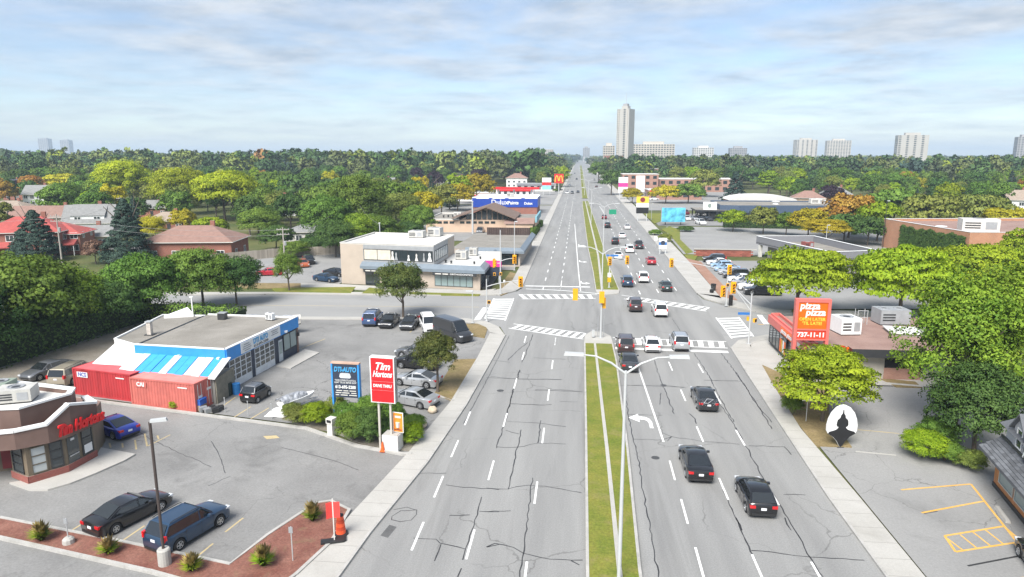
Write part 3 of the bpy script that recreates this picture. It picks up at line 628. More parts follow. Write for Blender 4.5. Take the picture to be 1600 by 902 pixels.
def wall_text(txt, mat, p0, p1, u, z, parent, size, out=0.08, name='lettering', **k):
    a, b = V2(p0), V2(p1); d = (b - a).normalized(); n = Vector((d.y, -d.x, 0)); c = a + d * u + n * out
    return letters(txt, mat, (c.x, c.y, z), heading(p0, p1), parent, size, name=name, **k)
def print_line(mat, p0, p1, u, z, w, h, parent, out):
    return on_wall('small_print', mat, p0, p1, u - w / 2, u + w / 2, z - h / 2, z + h / 2, parent, out, 0.012)
def parapet(poly, z0, z1, t, name, mat, parent, cap=None, capz=0.12):
    """a wall ring on a closed outline, with a coping"""
    p = [V2(q) for q in poly]
    if sum(p[i].x * p[(i + 1) % len(p)].y - p[(i + 1) % len(p)].x * p[i].y for i in range(len(p))) < 0: p = p[::-1]
    n = len(p)
    def ring(off):
        r = []
        for i in range(n):
            d1 = (p[i] - p[i - 1]).normalized(); d2 = (p[(i + 1) % n] - p[i]).normalized()
            n1 = Vector((-d1.y, d1.x, 0)); n2 = Vector((-d2.y, d2.x, 0)); m = (n1 + n2)
            r.append(p[i] + m * (off / max(0.35, m.dot(n1))))
        return r
    def wall(mb, a, b, za, zb):
        for i in range(n):
            j = (i + 1) % n; f = lambda v, z: (v.x, v.y, z)
            mb.quad(f(a[i], za), f(a[j], za), f(a[j], zb), f(a[i], zb)); mb.quad(f(b[j], za), f(b[i], za), f(b[i], zb), f(b[j], zb)); mb.quad(f(a[i], zb), f(a[j], zb), f(b[j], zb), f(b[i], zb)); mb.quad(f(a[i], za), f(b[i], za), f(b[j], za), f(a[j], za))
    mb = MB(); wall(mb, ring(0), ring(t), z0, z1); o = mb.build(name, mat, parent)
    if cap:
        mb = MB(); wall(mb, ring(-0.06), ring(t + 0.06), z1 + 0.002, z1 + capz); mb.build('coping', cap, o)
    return o
def rooftop_unit(x, y, z, w, d, h, rz, label, mat=None, fans=1, group='rooftop units'):
    r = thing('rooftop_unit', label, 'rooftop unit', (x, y, z), rz, group)
    MB().box((0, 0, 0), (w * 0.94, d * 0.94, 0.12)).build('curb', DARK, r)
    MB().box((0, 0, 0.12), (w, d, h - 0.12)).build('casing', mat or HVACM, r)
    for i in range(fans):
        x0 = (i + 0.5) / fans * w - w / 2; s = min(w / fans, d) * 0.34
        f = MB().lathe([(s, 0), (s, 0.07), (s * 0.86, 0.07), (s * 0.86, 0.02)], (x0, 0, h), 14).build('fan_shroud', GREYM, r)
        MB().lathe([(s * 0.85, 0.0), (s * 0.2, 0.03)], (x0, 0, h + 0.005), 14).build('fan_grille', DARK, f)
    for k in range(3): MB().box((-w * 0.22, -d / 2 - 0.012, h * (0.3 + 0.18 * k)), (w * 0.42, 0.024, h * 0.09)).build('louvre', DARK, r)
    MB().box((w * 0.27, -d / 2 - 0.01, h * 0.25), (w * 0.3, 0.02, h * 0.55)).build('access_panel', GREYM, r)
    return r
def roof_vent(x, y, z, r, h, label, mat=None):
    o = thing('roof_vent', label, 'vent', (x, y, z))
    MB().lathe([(r * 1.5, 0), (r * 1.3, 0.05), (r, 0.06), (r, h)], n=10).build('pipe', mat or WHITE, o)
    MB().lathe([(r * 1.1, h - 0.02), (r * 1.6, h + 0.05), (r * 1.5, h + 0.14), (r * 0.3, h + 0.22)], n=10).build('cap', mat or WHITE, o)
    return o

# ------------------------------------------------------------------ coffee shop at the near left
A, B, C, D, E2 = (-34.4, 43.1), (-34.6, 40.6), (-35.9, 38.75), (-37.7, 39.5), (-38.2, 41.0)
t = thing('coffee_shop', 'brown brick coffee shop with white parapet coping and red script sign', 'building', (-38, 42, 0))
BRZ = M('olive_brown_panel', (0.16, 0.125, 0.085), rough=0.7, var=0.12)
FASC = M('brown_fascia', (0.15, 0.095, 0.078), rough=0.8, var=0.12, scale=1.2)
walls = [A, (-35.8, 46.0), (-60, 52), (-60, 42), (-41, 39.6), E2, D, C, B]
MB().prism(walls, 0.0, 3.2, cap=1).build('wall', [BRZ, ROOFR], t)
base = MB()
for p, q in ((B, A), (C, B), (D, C)):
    a, b = V2(p), V2(q); d = (b - a).normalized(); n = Vector((d.y, -d.x, 0)) * 0.1
    base.prism([(v.x, v.y) for v in (a + n - d * 0.05, b + n + d * 0.05, b - n * 0.2, a - n * 0.2)], 0.14, 0.62)
base.build('brick_base', brick_mat('base_brick', (0.3, 0.08, 0.06), (0.24, 0.06, 0.05), (0.25, 0.18, 0.15), 3), t)
# sign fascia with a raised, sloping top
F = [((-37.1, 37.95), 3.85), ((-36.1, 38.3), 3.87), ((-34.75, 39.5), 3.92), ((-34.1, 40.8), 4.85), ((-33.9, 43.1), 4.15), ((-35.6, 44.4), 4.1)]
F = [((-48, 36.4), 3.8)] + F
fm = MB(); cp = MB()
for (p, h0), (q, h1) in zip(F, F[1:]):
    a, b = V2(p), V2(q); d = (b - a).normalized(); n = Vector((-d.y, d.x, 0)) * 0.3
    z = lambda v, h: (v.x, v.y, h)
    fm.add([z(a, 2.7), z(b, 2.7), z(b + n, 2.7), z(a + n, 2.7), z(a, h0), z(b, h1), z(b + n, h1), z(a + n, h0)], [(3, 2, 1, 0), (0, 1, 5, 4), (2, 3, 7, 6), (4, 5, 6, 7), (1, 2, 6, 5), (3, 0, 4, 7)])
    o = -n * 0.25
    cp.add([z(a + o, h0 + .003), z(b + o, h1 + .003), z(b + n * 1.25, h1 + .003), z(a + n * 1.25, h0 + .003), z(a + o, h0 + .17), z(b + o, h1 + .17), z(b + n * 1.25, h1 + .17), z(a + n * 1.25, h0 + .17)], [(3, 2, 1, 0), (0, 1, 5, 4), (2, 3, 7, 6), (4, 5, 6, 7), (1, 2, 6, 5), (3, 0, 4, 7)])
fo = fm.build('fascia', FASC, t); cp.build('coping', WHITE, fo)
# soffit joins fascia and wall
MB().prism([(-48, 36.5), (-36.2, 38.4), (-34.85, 39.6), (-34.15, 40.9), (-34.0, 43.1), (-35.7, 44.3), A, B, C, (-37, 39.2), (-48, 39)], 2.72, 2.8).build('soffit', BRZ, t)
MB().prism([(-48, 36.8), (-36.4, 38.6), (-35.1, 39.8), (-34.4, 41.1), (-34.2, 43.0), (-35.8, 44.1), (-48, 48)], 3.2, 3.34).build('roof_deck', ROOFR, t)
tier = [(-50, 39.2), (-37.9, 39.35), (-36.7, 39.6), (-35.35, 42.6), (-35.9, 43.7), (-39.0, 44.3), (-50, 46)]
up = MB().prism(tier, 3.3, 4.62, cap=1).build('upper_storey', [FASC, ROOFW], t)
parapet(tier, 4.62, 4.95, 0.25, 'parapet', FASC, t, WHITE, 0.14)
sgn = wall_text('Tim Hortons', REDS, (-34.75, 39.5), (-33.9, 43.1), 2.05, 3.35, t, 1.02, out=0.42, shear=0.35, bold=0.05, depth=0.12, name='sign_lettering', width=3.5)
for p, q, items in ((B, A, [(0.15, 1.1, 'door'), (1.4, 2.3, 'w')]), (C, B, [(0.25, 1.1, 'wl'), (1.35, 2.05, 'w')]), (D, C, [(0.3, 1.5, 'w')])):
    for u0, u1, k in items:
        if k == 'door':
            dr = on_wall('door', GLASS, p, q, u0, u1, 0.14, 2.45, t, 0.03, 0.06); on_wall('handle', GALV, p, q, u0 + 0.08, u1 - 0.08, 1.12, 1.18, dr, 0.1, 0.04)
            on_wall('transom_sign', WHITE, p, q, u0 + 0.3, u0 + 0.6, 2.2, 2.35, dr, 0.06, 0.03)
        else: window(p, q, u0, u1, 0.72, 2.5, t, 1, 3, DARK if k == 'w' else M('bronze_frame', (0.12, 0.1, 0.07)), GLASS if k == 'w' else GLASSB)
on_wall('poster', WHITE, B, A, 1.5, 2.2, 0.8, 1.4, t, 0.075, 0.02)
on_wall('recess_panel', M('dull_red_wall', (0.22, 0.035, 0.04), rough=0.7), (-41, 39.6), E2, 1.9, 3.05, 0.2, 2.68, t, 0.05, 0.08)
on_wall('drive_through_opening', BLACKT, (-60, 42), (-41, 39.6), 13, 18.9, 0.1, 2.6, t, 0.03, 0.06)
settle(t)
rooftop_unit(-38.9, 42.0, 4.62, 2.2, 1.6, 1.0, R(22), 'grey rooftop unit inside the white parapet of the coffee shop')
rooftop_unit(-41.5, 43.6, 4.62, 1.4, 1.4, 0.8, R(10), 'small green-grey rooftop unit at the left edge above the coffee shop', M('green_grey_casing', (0.22, 0.27, 0.22)))
for x, y, w_ in ((-37.6, 38.7, 'leftmost'), (-37.0, 38.75, 'middle'), (-35.7, 39.95, 'rightmost')): roof_vent(x, y, 3.34, 0.11, 0.22, w_ + ' of three small white mushroom vents on the lower coffee shop roof')

# ------------------------------------------------------------------ blue and white repair garage
SE, NE, NW, SW = (-32.0, 57.6), (-30.7, 70.8), (-41.4, 71.4), (-41.3, 58.4)
t = thing('repair_garage', 'flat roofed repair garage with bright blue fascia and two roll-up doors', 'building', (-36, 64, 0))
MB().prism([SE, NE, NW, SW], 0.0, 3.85, cap=1).build('wall', [NAVY, ROOFG], t)
lw = [SW, NW, (-46.6, 71.3), (-45.2, 60.9), (-43.4, 58.7)]
MB().prism([(-41.45, 58.9), (-41.5, 71.3), (-46.6, 71.2), (-45.2, 60.9)], 0.0, 3.7, cap=1).build('white_annex', [WHITE, ROOFG], t)
parapet([(-41.5, 58.9), (-41.55, 71.35), (-46.65, 71.25), (-45.25, 60.9)], 3.7, 3.85, 0.16, 'annex_edge', WHITE, t)
for p, q, m, nm in ((SE, NE, BLUEF, 'fascia_east'), (SW, SE, BLUEF, 'fascia_south')):
    L_ = (V2(q) - V2(p)).length
    f = on_wall('fascia', m, p, q, -0.02 if p == SE else 0.0, L_ + 0.02, 2.85, 4.02, t, 0.12, 0.3)
    on_wall('edge_trim', WHITE, p, q, 0.0, L_, 4.023, 4.09, f, 0.14, 0.32)
on_wall('edge_trim', WHITE, NE, NW, 0, 10.6, 3.86, 4.0, t, 0.05, 0.2)
sb = on_wall('sign_board', WHITE, SE, NE, 2.2, 9.3, 2.95, 3.98, t, 0.2, 0.07)
LBL = M('sign_sky_blue', (0.06, 0.33, 0.62), rough=0.5)
INK = M('sign_black', (0.02, 0.02, 0.025), rough=0.5)
wall_text('DTI', LBL, SE, NE, 4.75, 3.62, sb, 0.72, out=0.215, bold=0.03, width=0.95); wall_text('AUTO', LBL, SE, NE, 6.15, 3.62, sb, 0.72, out=0.215, bold=0.03, width=1.5)
wall_text('613-695-2200', INK, SE, NE, 5.6, 3.15, sb, 0.34, out=0.215, width=2.6)
GRI = M('print_grey', (0.3, 0.31, 0.33), rough=0.6)
for k, (w_, z_) in enumerate(((0.9, 3.74), (1.2, 3.54), (1.35, 3.34), (1.0, 3.14))): print_line(GRI, SE, NE, 3.1 + 0.04 * k, z_, w_, 0.08, sb, 0.215)
for k, (w_, z_) in enumerate(((1.3, 3.78), (1.0, 3.58), (1.35, 3.38))): print_line(GRI, SE, NE, 8.2, z_, w_, 0.08, sb, 0.215)
for u0, u1 in ((0.35, 3.95), (4.6, 8.2)):
    dr = on_wall('roll_up_door', M('door_white', (0.62, 0.64, 0.66), rough=0.5), SE, NE, u0, u1, 0.05, 2.8, t, 0.04, 0.08)
    for i in range(4):
        for j in range(4):
            w = (u1 - u0) / 4; on_wall('pane', GLASS, SE, NE, u0 + w * i + 0.09, u0 + w * (i + 1) - 0.09, 0.78 + 0.51 * j, 0.78 + 0.51 * j + 0.41, dr, 0.055, 0.03)
window(SE, NE, 10.1, 12.8, 0.95, 2.7, t, 2, 1, DARK, GLASSL)
dr = on_wall('office_door', M('pale_door', (0.5, 0.53, 0.55)), SE, NE, 9.05, 9.8, 0.1, 2.4, t, 0.05, 0.08); on_wall('pane', GLASSL, SE, NE, 9.15, 9.7, 0.9, 2.2, dr, 0.065, 0.03)
on_wall('corner_pier', BROWNB, SE, NE, 12.85, 13.2, 0.05, 2.8, t, 0.06, 0.1)
on_wall('roof_seam', DARK, (-41.45, 58.6), (-41.5, 71.3), 0.3, 12.2, 3.86, 3.9, t, 0.0, 0.12)
for u in (4.5, 8.6): on_wall('wall_lamp', WHITE, SW, SE, u, u + 0.25, 3.1, 3.3, t, 0.35, 0.25)
on_wall('wall_lamp', DARK, SE, NE, 12.95, 13.15, 1.9, 2.3, t, 0.25, 0.2)
on_wall('wall_lamp', WHITE, SE, NE, 10.2, 10.45, 3.0, 3.2, t, 0.4, 0.3)
# lean-to with blue and white sheets
LT = [(-40.9, 55.5), (-31.2, 54.0), (-31.2, 57.4), (-41.0, 58.2)]
MB().prism([(-40.5, 55.7), (-31.4, 54.3), (-31.4, 57.5), (-40.6, 58.2)], 0.0, 2.3).build('lean_to_wall', GREYW, t)
a, b = Vector((-41.1, 55.3, 2.42)), Vector((-31.0, 53.8, 2.42)); c_, d_ = Vector((-31.5, 57.7, 3.2)), Vector((-41.2, 58.4, 3.2))
n = 12; shm = [M('sheet_blue', (0.05, 0.33, 0.72), rough=0.5, var=0.1), M('sheet_white', (0.66, 0.64, 0.63), rough=0.5, var=0.1, streak=True)]
for i in range(n):
    q = [a.lerp(b, i / n), a.lerp(b, (i + 1) / n - 0.006), d_.lerp(c_, (i + 1) / n - 0.006), d_.lerp(c_, i / n)]
    zz = Vector((0, 0, 0.04 + 0.03 * (i % 2)))
    mb = MB(); mb.add([*q, *[v + zz for v in q]], [(3, 2, 1, 0), (4, 5, 6, 7), (0, 1, 5, 4), (1, 2, 6, 5), (2, 3, 7, 6), (3, 0, 4, 7)])
    mb.build('roof_sheet', shm[[1, 1, 0, 0, 0, 1, 0, 0, 1, 1, 0, 1][i]], t)
MB().prism([(-31.35, 54.3), (-31.35, 57.5), (-31.25, 57.5), (-31.25, 54.3)], 0, 2.35).build('lean_to_side', M('weathered_board', (0.22, 0.2, 0.155), rough=0.9, var=0.25, scale=2), t)
# white shed roof on the west side
MB().prism([(-44.0, 57.4), (-41.2, 57.0), (-41.4, 59.0), (-44.6, 59.5)], 0, 2.3).build('shed_wall', M('pale_grey_board', (0.45, 0.45, 0.44)), t)
q = [Vector((-44.7, 56.7, 2.4)), Vector((-40.7, 56.4, 2.4)), Vector((-41.4, 58.95, 3.4)), Vector((-45.0, 60.9, 3.4))]
MB().add([*q, *[v + Vector((0, 0, .06)) for v in q]], [(3, 2, 1, 0), (4, 5, 6, 7), (0, 1, 5, 4), (1, 2, 6, 5), (2, 3, 7, 6), (3, 0, 4, 7)]).build('shed_roof', WHITE, t)
q = [Vector((-45.6, 69.8, 4.0)), Vector((-42.8, 71.0, 4.0)), Vector((-44.2, 72.2, 4.5))]
MB().add([*q, *[v - Vector((0, 0, 1.5)) for v in q]], [(0, 1, 2), (5, 4, 3), (0, 3, 4, 1), (1, 4, 5, 2), (2, 5, 3, 0)]).build('gable_end', WHITE, t)
settle(t)
rooftop_unit(-33.2, 69.6, 3.85, 0.95, 0.5, 0.8, R(-20), 'small white air conditioner at the far edge of the garage roof', WHITE)
v = thing('roof_chimney', 'rusty white flue pipe standing on the garage roof', 'chimney', (-42.8, 63.0, 3.7))
MB().box((0, 0, 0), (0.9, 0.7, 0.08)).build('flashing', DARK, v); MB().box((0, 0, 0.08), (0.42, 0.42, 1.2)).build('flue', M('rusty_white', (0.5, 0.45, 0.4), var=0.3, scale=3), v); MB().box((0, 0, 1.34), (0.6, 0.6, 0.1)).build('cap', GALV, v)
v = thing('roof_box', 'black box shaped vent on the garage roof seam', 'vent', (-38.6, 69.5, 3.85)); MB().box((0, 0, 0), (0.8, 0.7, 0.7)).build('casing', DARK, v); MB().box((0, 0, 0.72), (0.9, 0.8, 0.06)).build('lid', GREYM, v)
v = thing('vent_pole', 'thin white mast behind the garage roof', 'pole', (-42.9, 71.0, 3.7)); MB().tube([(0, 0, 0), (0, 0, 2.2)], 0.07).build('pole', WHITE, v); MB().box((0, 0, 2.2), (0.35, 0.2, 0.12)).build('head', WHITE, v)

# shipping containers
def container(c, rz, col, label, mark, mcol, sub=None):
    t = thing('shipping_container', label, 'container', (c[0], c[1], 0.03), rz, 'shipping containers by the garage')
    m = M('container_paint_%s' % label.split()[0], col, rough=0.6, var=0.28, scale=1.4, streak=True); Lc, Wc, Hc = 6.7, 2.44, 2.5
    rf = M('container_roof_%s' % label.split()[0], tuple(min(1, k * 1.25 + 0.06) for k in col), rough=0.7, var=0.2, scale=1.0)
    def corr(p0, p1, n):
        a, b = V2(p0), V2(p1); d = (b - a).normalized(); nn = Vector((d.y, -d.x, 0)); L_ = (b - a).length; pts = []
        for i in range(n):
            for f, o in ((0.0, 0), (0.3, 0), (0.5, -0.05), (0.8, -0.05)): pts.append(a + d * L_ * (i + f) / n + nn * o)
        pts.append(b); mb = MB(); k = len(pts)
        mb.add([(v.x, v.y, 0.17) for v in pts] + [(v.x, v.y, Hc - 0.12) for v in pts], [(i, i + 1, k + i + 1, k + i) for i in range(k - 1)]); return mb
    x, y = Lc / 2 - 0.03, Wc / 2 - 0.02
    corr((-x, -y), (x, -y), 22).build('side_panel', m, t); corr((x, y), (-x, y), 22).build('side_panel', m, t)
    fr = MB()
    for sx in (-1, 1):
        for sy in (-1, 1): fr.box((sx * (Lc / 2 - 0.07), sy * (Wc / 2 - 0.07), 0), (0.14, 0.14, Hc))
    for sy in (-1, 1): fr.box((0, sy * (Wc / 2 - 0.06), 0), (Lc - 0.29, 0.12, 0.16)); fr.box((0, sy * (Wc / 2 - 0.06), Hc - 0.12), (Lc - 0.29, 0.12, 0.12))
    for sx in (-1, 1): fr.box((sx * (Lc / 2 - 0.06), 0, 0), (0.12, Wc - 0.29, 0.16)); fr.box((sx * (Lc / 2 - 0.06), 0, Hc - 0.12), (0.12, Wc - 0.29, 0.12))
    fr.build('frame', m, t)
    MB().box((0, 0, Hc - 0.04), (Lc - 0.26, Wc - 0.26, 0.03)).build('roof', rf, t)
    for sy in (-1, 1):
        d = MB().box((Lc / 2 - 0.04, sy * 0.56, 0.17), (0.05, 1.08, Hc - 0.3)).build('door', m, t)
        for k in (0.3, 0.75): MB().tube([(Lc / 2 + 0.02, sy * (0.15 + k * 0.9), 0.2), (Lc / 2 + 0.02, sy * (0.15 + k * 0.9), Hc - 0.2)], 0.025, 6).build('lock_rod', GALV, d)
        MB().box((Lc / 2 - 0.008, sy * 0.55, 1.25 + 0.2 * sy), (0.012, 0.5, 0.22)).build('label_plate', WHITE, d)
    MB().box((-Lc / 2 + 0.06, 0, 0.17), (0.05, Wc - 0.3, Hc - 0.3)).build('end_panel', m, t)
    pl = MB().box((-2.2, -Wc / 2 - 0.004, 1.72), (1.25, 0.012, 0.5)).build('logo_panel', mcol[0], t)
    letters(mark, mcol[1], (-2.2, -Wc / 2 - 0.014, 1.97), 0, pl, 0.5, bold=0.02, depth=0.01)
    MB().box((2.15, -Wc / 2 - 0.004, 2.0), (0.95, 0.012, 0.1)).build('small_print', WHITE, t)
    return t
container((-42.05, 55.95), R(-12), (0.42, 0.035, 0.04), 'dark red shipping container beside the beige minivan', 'NCS', (M('logo_white', (0.7, 0.7, 0.72)), M('logo_blue', (0.1, 0.12, 0.35))))
container((-35.15, 54.0), R(-10), (0.5, 0.135, 0.11), 'faded salmon red shipping container in front of the lean-to', 'CAI', (M('container_paint_faded', (0.5, 0.135, 0.11)), WHITE))

# ------------------------------------------------------------------ two storey clinic at the far left corner
fy = lambda x: 111.5 - 0.155 * (x + 40)
t = thing('clinic_building', 'two storey beige clinic with slate blue canopy and white flat roofs', 'building', (-27, 118, 0))
X0, X1, X2 = -40.0, -23.4, -15.6
P = lambda x, dy=0: (x, fy(x) + dy)
MB().prism([P(X0), P(X1), (X1 + 0.6, 124.5), (X0 + 1.2, 127.3)], 0.0, 6.85, cap=1).build('wall', [BEIGE, ROOFW], t)
MB().prism([(X1 + 0.005, fy(X1)), P(X2), (X2, 128), (X1 + 0.7, 128)], 0.0, 3.55, cap=1).build('wing', [BEIGE, ROOFW], t)
parapet([P(X0), P(X1), (X1 + 0.6, 124.5), (X0 + 1.2, 127.3)], 6.85, 7.02, 0.2, 'roof_edge', OFFW, t, OFFW, 0.08)
Wf = (P(-35.8), P(X1))
gb = on_wall('grey_band', GREYM, P(-35.8), P(X1), 0, 12.55, 3.7, 6.84, t, 0.05, 0.1)
window(P(-35.8), P(X1), 0.15, 5.0, 4.35, 6.1, t, 2, 1, DARK, M('beige_blind', (0.6, 0.55, 0.46), rough=0.5), out=0.09)
window(P(-35.8), P(X1), 5.1, 12.4, 4.35, 6.1, t, 5, 1, DARK, GLASS, out=0.09)
for k, u in enumerate((5.35, 6.0, 8.2, 9.6, 10.9, 11.9)):   # gowns on display behind the upper windows
    a = V2(P(-35.8)); d = (V2(P(X1)) - a).normalized(); n_ = Vector((d.y, -d.x, 0)); c = a + d * u + n_ * 0.13; w_ = (0.36, 0.3, 0.26, 0.3, 0.22, 0.42)[k]; h_ = (1.5, 1.3, 0.95, 1.2, 1.35, 1.45)[k]
    q = [(-w_, 0), (w_, 0), (w_ * .35, h_ * .55), (w_ * .5, h_ * .8), (w_ * .25, h_), (-w_ * .25, h_), (-w_ * .5, h_ * .8), (-w_ * .35, h_ * .55)]
    MB().add([(c.x + d.x * x + n_.x * o_, c.y + d.y * x + n_.y * o_, 4.4 + z) for o_ in (0, 0.05) for x, z in q], [tuple(range(8)), tuple(range(15, 7, -1))] + [(i, (i + 1) % 8, 8 + (i + 1) % 8, 8 + i) for i in range(8)]).build('display_gown', (OFFW, GREYM, WHITE)[k % 3], t)
ea, eb = P(X1), (X1 + 0.6, 124.5)
on_wall('grey_band', GREYM, ea, eb, 0.0, 10.2, 3.7, 6.84, t, 0.05, 0.1)
window(ea, eb, 0.3, 9.6, 4.35, 6.1, t, 7, 1, DARK, GLASSB, out=0.09)
# sloped canopy: a mansard band along front and side
def mansard(pts, z0, z1, off, name, mat, parent, edge=True):
    p = [V2(q) for q in pts]; n = len(p); out = []
    for i in range(n):
        d1 = (p[i] - p[i - 1]).normalized() if i else (p[1] - p[0]).normalized(); d2 = (p[i + 1] - p[i]).normalized() if i < n - 1 else d1
        n1 = Vector((d1.y, -d1.x, 0)); n2 = Vector((d2.y, -d2.x, 0)); m = n1 + n2; out.append(p[i] + m * (off / max(0.4, m.dot(n1))))
    mb = MB(); f = lambda v, z: (v.x, v.y, z)
    for i in range(n - 1):
        mb.quad(f(out[i], z0), f(out[i + 1], z0), f(p[i + 1], z1), f(p[i], z1)); mb.quad(f(out[i], z0 - 0.45), f(out[i + 1], z0 - 0.45), f(out[i + 1], z0), f(out[i], z0))
        mb.quad(f(p[i], z0 - 0.45), f(p[i + 1], z0 - 0.45), f(out[i + 1], z0 - 0.45), f(out[i], z0 - 0.45)); mb.quad(f(p[i], z1), f(p[i + 1], z1), f(p[i + 1], z0 - .45), f(p[i], z0 - .45))
    mb.quad(f(out[0], z0), f(p[0], z1), f(p[0], z0 - .45), f(out[0], z0 - .45)); mb.quad(f(out[-1], z0 - .45), f(p[-1], z0 - .45), f(p[-1], z1), f(out[-1], z0))
    return mb.build(name, mat, parent)
cn = mansard([P(-36.1, -0.02), P(X2 + 0.02, -0.02), (X2 + 0.02, 128)], 3.35, 4.0, 0.9, 'canopy', SLATE, t)
def sign_band(u0, u1, txt):
    b = on_wall('sign_band', DARK, P(-35.8, -0.9), P(X2, -0.9), u0, u1, 2.35, 2.85, t, 0.06, 0.12)
    w_ = u1 - u0; wall_text(txt, WHITE, P(-35.8, -0.9), P(X2, -0.9), u0 + w_ * 0.66, 2.6, b, 0.36, out=0.075, bold=0.004, width=w_ * 0.52)
    for f0, f1 in ((0.06, 0.2), (0.23, 0.36)): print_line(OFFW, P(-35.8, -0.9), P(X2, -0.9), u0 + w_ * (f0 + f1) / 2, 2.6, w_ * (f1 - f0), 0.17, b, 0.075)
sign_band(0.2, 6.6, 'ORTHODONTICS'); sign_band(12.5, 20.0, 'ORTHODONTICS')
for pp in ((0, 20.3),): on_wall('soffit_trim', SLATE, P(-35.8, -0.9), P(X2, -0.9), 0.0, 20.6, 2.86, 2.93, t, 0.1, 0.9)
on_wall('door', GLASS, P(-35.8), P(X1), 0.25, 2.8, 0.1, 2.3, t, 0.03, 0.06); window(P(-35.8), P(X1), 0.25, 2.8, 0.1, 2.3, t, 2, 1, DARK, GLASS, out=0.05)
window(P(-35.8), P(X2), 6.2, 9.8, 0.7, 2.3, t, 2, 1, OFFW, GLASSL)
window(P(-35.8), P(X2), 12.7, 19.2, 0.45, 2.35, t, 6, 1, DARK, GLASSL)
window((X2, fy(X2)), (X2, 128), 1.0, 6.5, 0.5, 2.35, t, 3, 1, DARK, GLASS); window((X2, fy(X2)), (X2, 128), 8.5, 13.5, 0.5, 2.35, t, 3, 1, DARK, GLASS)
MB().prism([(X2 + 0.1, 108.6), (X2 + 1.5, 108.8), (X2 + 1.5, 121), (X2 + 0.1, 121)], 0.0, 0.4).build('planter_bed', DARK, t)
# low north wing with its own canopy
MB().prism([(-25, 132.2), (-11.2, 132.2), (-10.8, 160.5), (-24, 160.5)], 0.0, 3.4, cap=1).build('north_wing', [BEIGE, ROOFG], t)
mansard([(-22, 132.18), (-11.2, 132.18), (-10.8, 160.5)], 3.15, 3.75, 0.9, 'canopy', SLATE, t)
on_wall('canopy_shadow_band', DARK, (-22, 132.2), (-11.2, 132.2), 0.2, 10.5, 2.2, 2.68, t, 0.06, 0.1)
window((-22, 132.2), (-11.2, 132.2), 6.5, 10.4, 0.4, 2.1, t, 3, 1, DARK, GLASS)
fnc = MB()
for i in range(22): fnc.span(-21 + i * 0.46, -21 + i * 0.46 + 0.42, 157, 157.1, 3.4, 5.3)
settle(t)
sc_ = thing('roof_screen', 'dark brown board screen on the low roof north of the clinic', 'screen', (-16, 157, 3.4))
for i in range(24): MB().span(-5 + i * 0.42, -5 + i * 0.42 + 0.4, -0.05, 0.05, 0, 1.7).build('board', M('dark_brown_board', (0.05, 0.032, 0.028), rough=0.8, rnd=0.2), sc_)
rooftop_unit(-29.0, 121.5, 6.85, 2.8, 2.0, 1.25, R(-8), 'left of two pale rooftop units side by side on the clinic')
rooftop_unit(-26.2, 124.0, 6.85, 2.4, 2.0, 1.6, R(-8), 'right and taller of two pale rooftop units on the clinic')
rooftop_unit(-20.2, 117.6, 3.55, 2.0, 1.6, 1.6, R(-8), 'rooftop unit with dark grille on the low clinic wing', fans=1)
rooftop_unit(-18.8, 122.2, 3.55, 1.4, 1.2, 1.5, R(-8), 'small rooftop unit behind the dark grille unit on the low clinic wing')
for x, y, w_ in ((-22.3, 113.5, 'left of the two stub vents near the upper windows'), (-21.2, 112.7, 'right of the two stub vents near the upper windows'), (-17.2, 112.2, 'stub vent at the near right corner'), (-17.0, 118, 'stub vent halfway along the right edge')): roof_vent(x, y, 3.55, 0.14, 0.3, 'dark ' + w_ + ' of the low clinic roof', DARK)
tk = thing('litter_bin', 'black litter bin by the clinic entrance', 'bin', (-31.0, 108.8, 0.11))
MB().lathe([(0.3, 0), (0.36, 0.85)], n=10).build('body', DARK, tk); MB().lathe([(0.39, 0.85), (0.36, 0.98), (0.1, 1.02)], n=10).build('lid', BLACKT, tk)

# ------------------------------------------------------------------ hall with a low gabled roof
t = thing('community_hall', 'peach stucco hall with shallow brown gable roof and clerestory windows', 'building', (-30, 200, 0))
MB().prism([(-43, 191), (-11.8, 193.5), (-11.8, 210), (-43, 213)], 0.0, 3.5, cap=1).build('wall', [PEACH, ROOFG], t)
BRR = M('brown_shingle', (0.17, 0.115, 0.09), rough=0.9, var=0.2, scale=2, bump=0.3, bscale=14)
gx0, gx1, gc = -33.5, -18.6, -25.6
for xa, xb in ((gx0 - 2.0, gc), (gc, gx1 + 1.2)):
    za, zb = (3.9, 7.1) if xa < gc - 1 else (7.1, 3.9)
    q = [Vector((xa, 190.2, za)), Vector((xb, 190.2, zb)), Vector((xb, 209, zb)), Vector((xa, 209, za))]
    MB().add([*q, *[v + Vector((0, 0, .3)) for v in q]], [(3, 2, 1, 0), (4, 5, 6, 7), (0, 1, 5, 4), (1, 2, 6, 5), (2, 3, 7, 6), (3, 0, 4, 7)]).build('roof', BRR, t)
MB().add([(gx0, 192.0, 3.5), (gx1, 193.2, 3.5), (gc, 192.5, 6.9), (gx0, 208, 3.5), (gx1, 208, 3.5), (gc, 208, 6.9)], [(0, 1, 2), (5, 4, 3), (1, 4, 5, 2), (3, 0, 2, 5)]).build('gable_wall', PEACH, t)
for k in range(8):
    x = gx0 + 1.9 + k * 1.5; top = 3.9 + (1 - abs(x + 0.6 - gc) / 8.5) * 2.6
    window((x, 192.1 + 0.08 * k), (x + 1.25, 192.1 + 0.08 * (k + 1)), 0.05, 1.2, 3.75, max(4.15, top), t, 1, 1, DARK, GLASS, fw=0.1, out=0.06)
for k in range(10): window((-43, 191), (-11.8, 193.5), 1.5 + k * 1.75 + (k > 3) * 1.2, 2.7 + k * 1.75 + (k > 3) * 1.2, 2.5, 3.1, t, 2, 1, DARK, GLASS)
